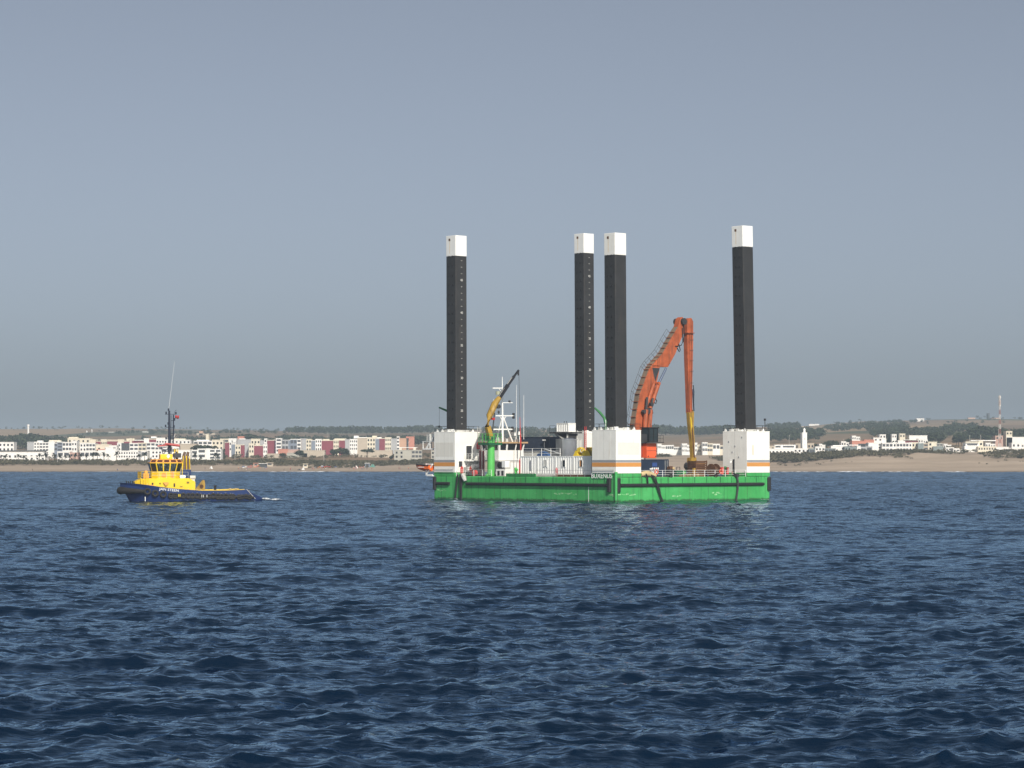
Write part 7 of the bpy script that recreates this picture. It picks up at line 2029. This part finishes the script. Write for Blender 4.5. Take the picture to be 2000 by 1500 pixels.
def person(px_, Y, top, legs, label, group="people on the beach", pose=0, z=None, rz=None):
    key = (top, legs, pose)
    if key not in PM: PM[key] = person_mesh("figure", CL[top], CL[legs], SK, pose)
    X = (px_ - 1000) / FPX * Y
    t = thing("person", (X, Y, ground(X, Y) if z is None else z), random.uniform(0, 6.28) if rz is None else rz, label, "person", group)
    link_mesh("body", PM[key], t)
    return t
for px_, Y, a, b_, lab in ((64, 1512, 'black', 'black', "person in dark clothes walking alone at the water's edge below the annex"), (230, 1510, 'blue', 'black', "person in dark blue at the water's edge below the hotel"),
        (555, 1512, 'black', 'black', "person in black standing by the water below the pink hall"), (567.5, 1525, 'red', 'black', "person in a red top on the sand below the pink hall"), (610, 1528, 'red', 'blue', "person in a red top right of the white parasol"),
        (682, 1526, 'black', 'blue', "person in a black top walking below the twelve-window block"), (687, 1545, 'black', 'black', "person in black near the white beach tent"), (726, 1530, 'orange', 'black', "person in an orange top below the green tent"),
        (779.5, 1532, 'red', 'black', "person in a red top, one of a pair on the sand below the grey-beige house"), (781.5, 1534, 'blue', 'red', "person in a blue top, one of a pair on the sand below the grey-beige house"), (798, 1530, 'orange', 'blue', "person in an orange top alone on the sand left of the rescue boat"),
        (401, 1530, 'black', 'blue', "person in a black top right of the tug's stern"), (412, 1535, 'white', 'black', "person in a white top right of the tug's stern"), (518, 1548, 'blue', 'black', "person in a blue top beside the beach kiosk"), (521, 1538, 'black', 'red', "person in black in front of the beach kiosk")):
    person(px_, Y, a, b_, lab, pose=random.randint(0, 1))
cols = list(CL)
for k in range(30):
    px_ = random.choice([random.uniform(460, 520), random.uniform(612, 650), random.uniform(690, 720)])
    person(px_, random.uniform(1520, 1550), random.choice(cols), random.choice(cols), "tiny bather standing among others on the crowded sand", "bathers on the crowded sand", random.randint(0, 1))
person(1087, bw(0.9, at_u(1087, 0.9)).y, 'pink', 'red', "deck hand in a pinkish top leaning at the cabins' railing", "crew on the barge", 0, DECK + 0.03, 0.4)
# kiosks, tents, parasols
def kiosk(px0, px1, ytop, Y, wall_, roof_, label):
    a, b_ = P(px0, ytop, Y), P(px1, ytop, Y)
    X = (a.x + b_.x) / 2; zg = ground(X, Y); W = (b_.x - a.x) / 2; H = max(2.2, a.z - zg)
    t = thing("beach_kiosk", (X, Y, zg), 0, label, "kiosk")
    MB().box(-W, W, 0, 3, -0.3, H).build("cabin", C_[wall_], t)
    MB().box(-W - 0.3, W + 0.3, -0.6, 3.3, H, H + 0.25).build("roof", C_[roof_], t)
    MB().box(-W * 0.6, W * 0.6, -0.05, 0.02, 0.9, H - 0.4).build("hatch", C_['dark'], t)
kiosk(506, 521, 909, 1570, 'dark', 'white', "dark beach kiosk with a pale roof at the edge of the scrub")
kiosk(592, 601, 907, 1575, 'cream', 'cream', "yellowish beach hut below the lamp post in the scrub")
kiosk(521, 533, 908, 1580, 'beige', 'beige', "beige hut right beside the dark beach kiosk")
kiosk(713, 722, 905, 1572, 'blue', 'white', "blue and white beach stall at the edge of the scrub")
kiosk(495, 504, 909.5, 1572, 'pink', 'salmon', "small reddish hut left of the dark beach kiosk")
def tent(px_, Y, w, h, mat, label, cat="tent"):
    X = (px_ - 1000) / FPX * Y
    t = thing("beach_tent", (X, Y, ground(X, Y)), random.uniform(-0.4, 0.4), label, cat)
    MB().prism([(-w, -w * 0.6, 0), (w, -w * 0.6, 0), (w * 0.25, -w * 0.3, h), (-w * 0.25, -w * 0.3, h)], (0, w * 1.0, 0)).build("canopy", mat, t)
    for s in (-1, 1): MB().cyl((s * w * 0.9, -w * 0.62, 0), (s * w * 0.25, -w * 0.32, h), 0.04, n=5).build("pole", MW, t)
tent(728, 1572, 1.8, 1.9, paint("tent_green", (0.08, 0.22, 0.18), 0.8), "green beach tent beside the blue and white stall")
tent(592.5, 1532, 0.9, 1.6, CL['white'], "white pyramid tent on the sand below the yellowish hut")
tent(413, 1545, 1.0, 1.5, CL['white'], "white tent on the sand right of the tug's stern")
tent(696, 1556, 1.0, 1.5, CL['white'], "white tent on the sand left of the blue and white stall")
tent(585, 1530, 1.3, 0.7, CL['black'], "low black windbreak beside the white pyramid tent")
def parasol(px_, Y, mat, label, group):
    X = (px_ - 1000) / FPX * Y
    t = thing("parasol", (X, Y, ground(X, Y)), 0, label, "parasol", group)
    MB().cyl((0, 0, 1.75), (0, 0, 2.25), 1.1, 0.05, n=10).build("canopy", mat, t)
    MB().cyl((0, 0, -0.1), (0, 0, 1.9), 0.03, n=5).build("pole", MW, t)
for k in range(16):
    c = random.choice(['red', 'white', 'blue', 'orange'])
    px_ = random.choice([random.uniform(465, 505), random.uniform(618, 660), random.uniform(460, 520)])
    parasol(px_, random.uniform(1525, 1550), CL[c], c + " parasol on the crowded sand below the town", "parasols on the sand: " + c)
# low surf along the beach
for px_, px2, ys_, am in ((-60, 480, 1497, 0.62), (380, 660, 1496, 0.75), (600, 860, 1497, 0.62), (860, 1260, 1495, 0.62), (1500, 1570, 1490, 0.85), (1600, 1720, 1489, 0.9), (1740, 1880, 1488, 0.85), (1480, 2100, 1491, 0.62)):
    FOAM_LINES.append((((px_ - 1000) / FPX * ys_, float(ys_)), ((px2 - 1000) / FPX * ys_, float(ys_)), 5.0, am, 0.55 * (am - 0.35)))
build_sea()
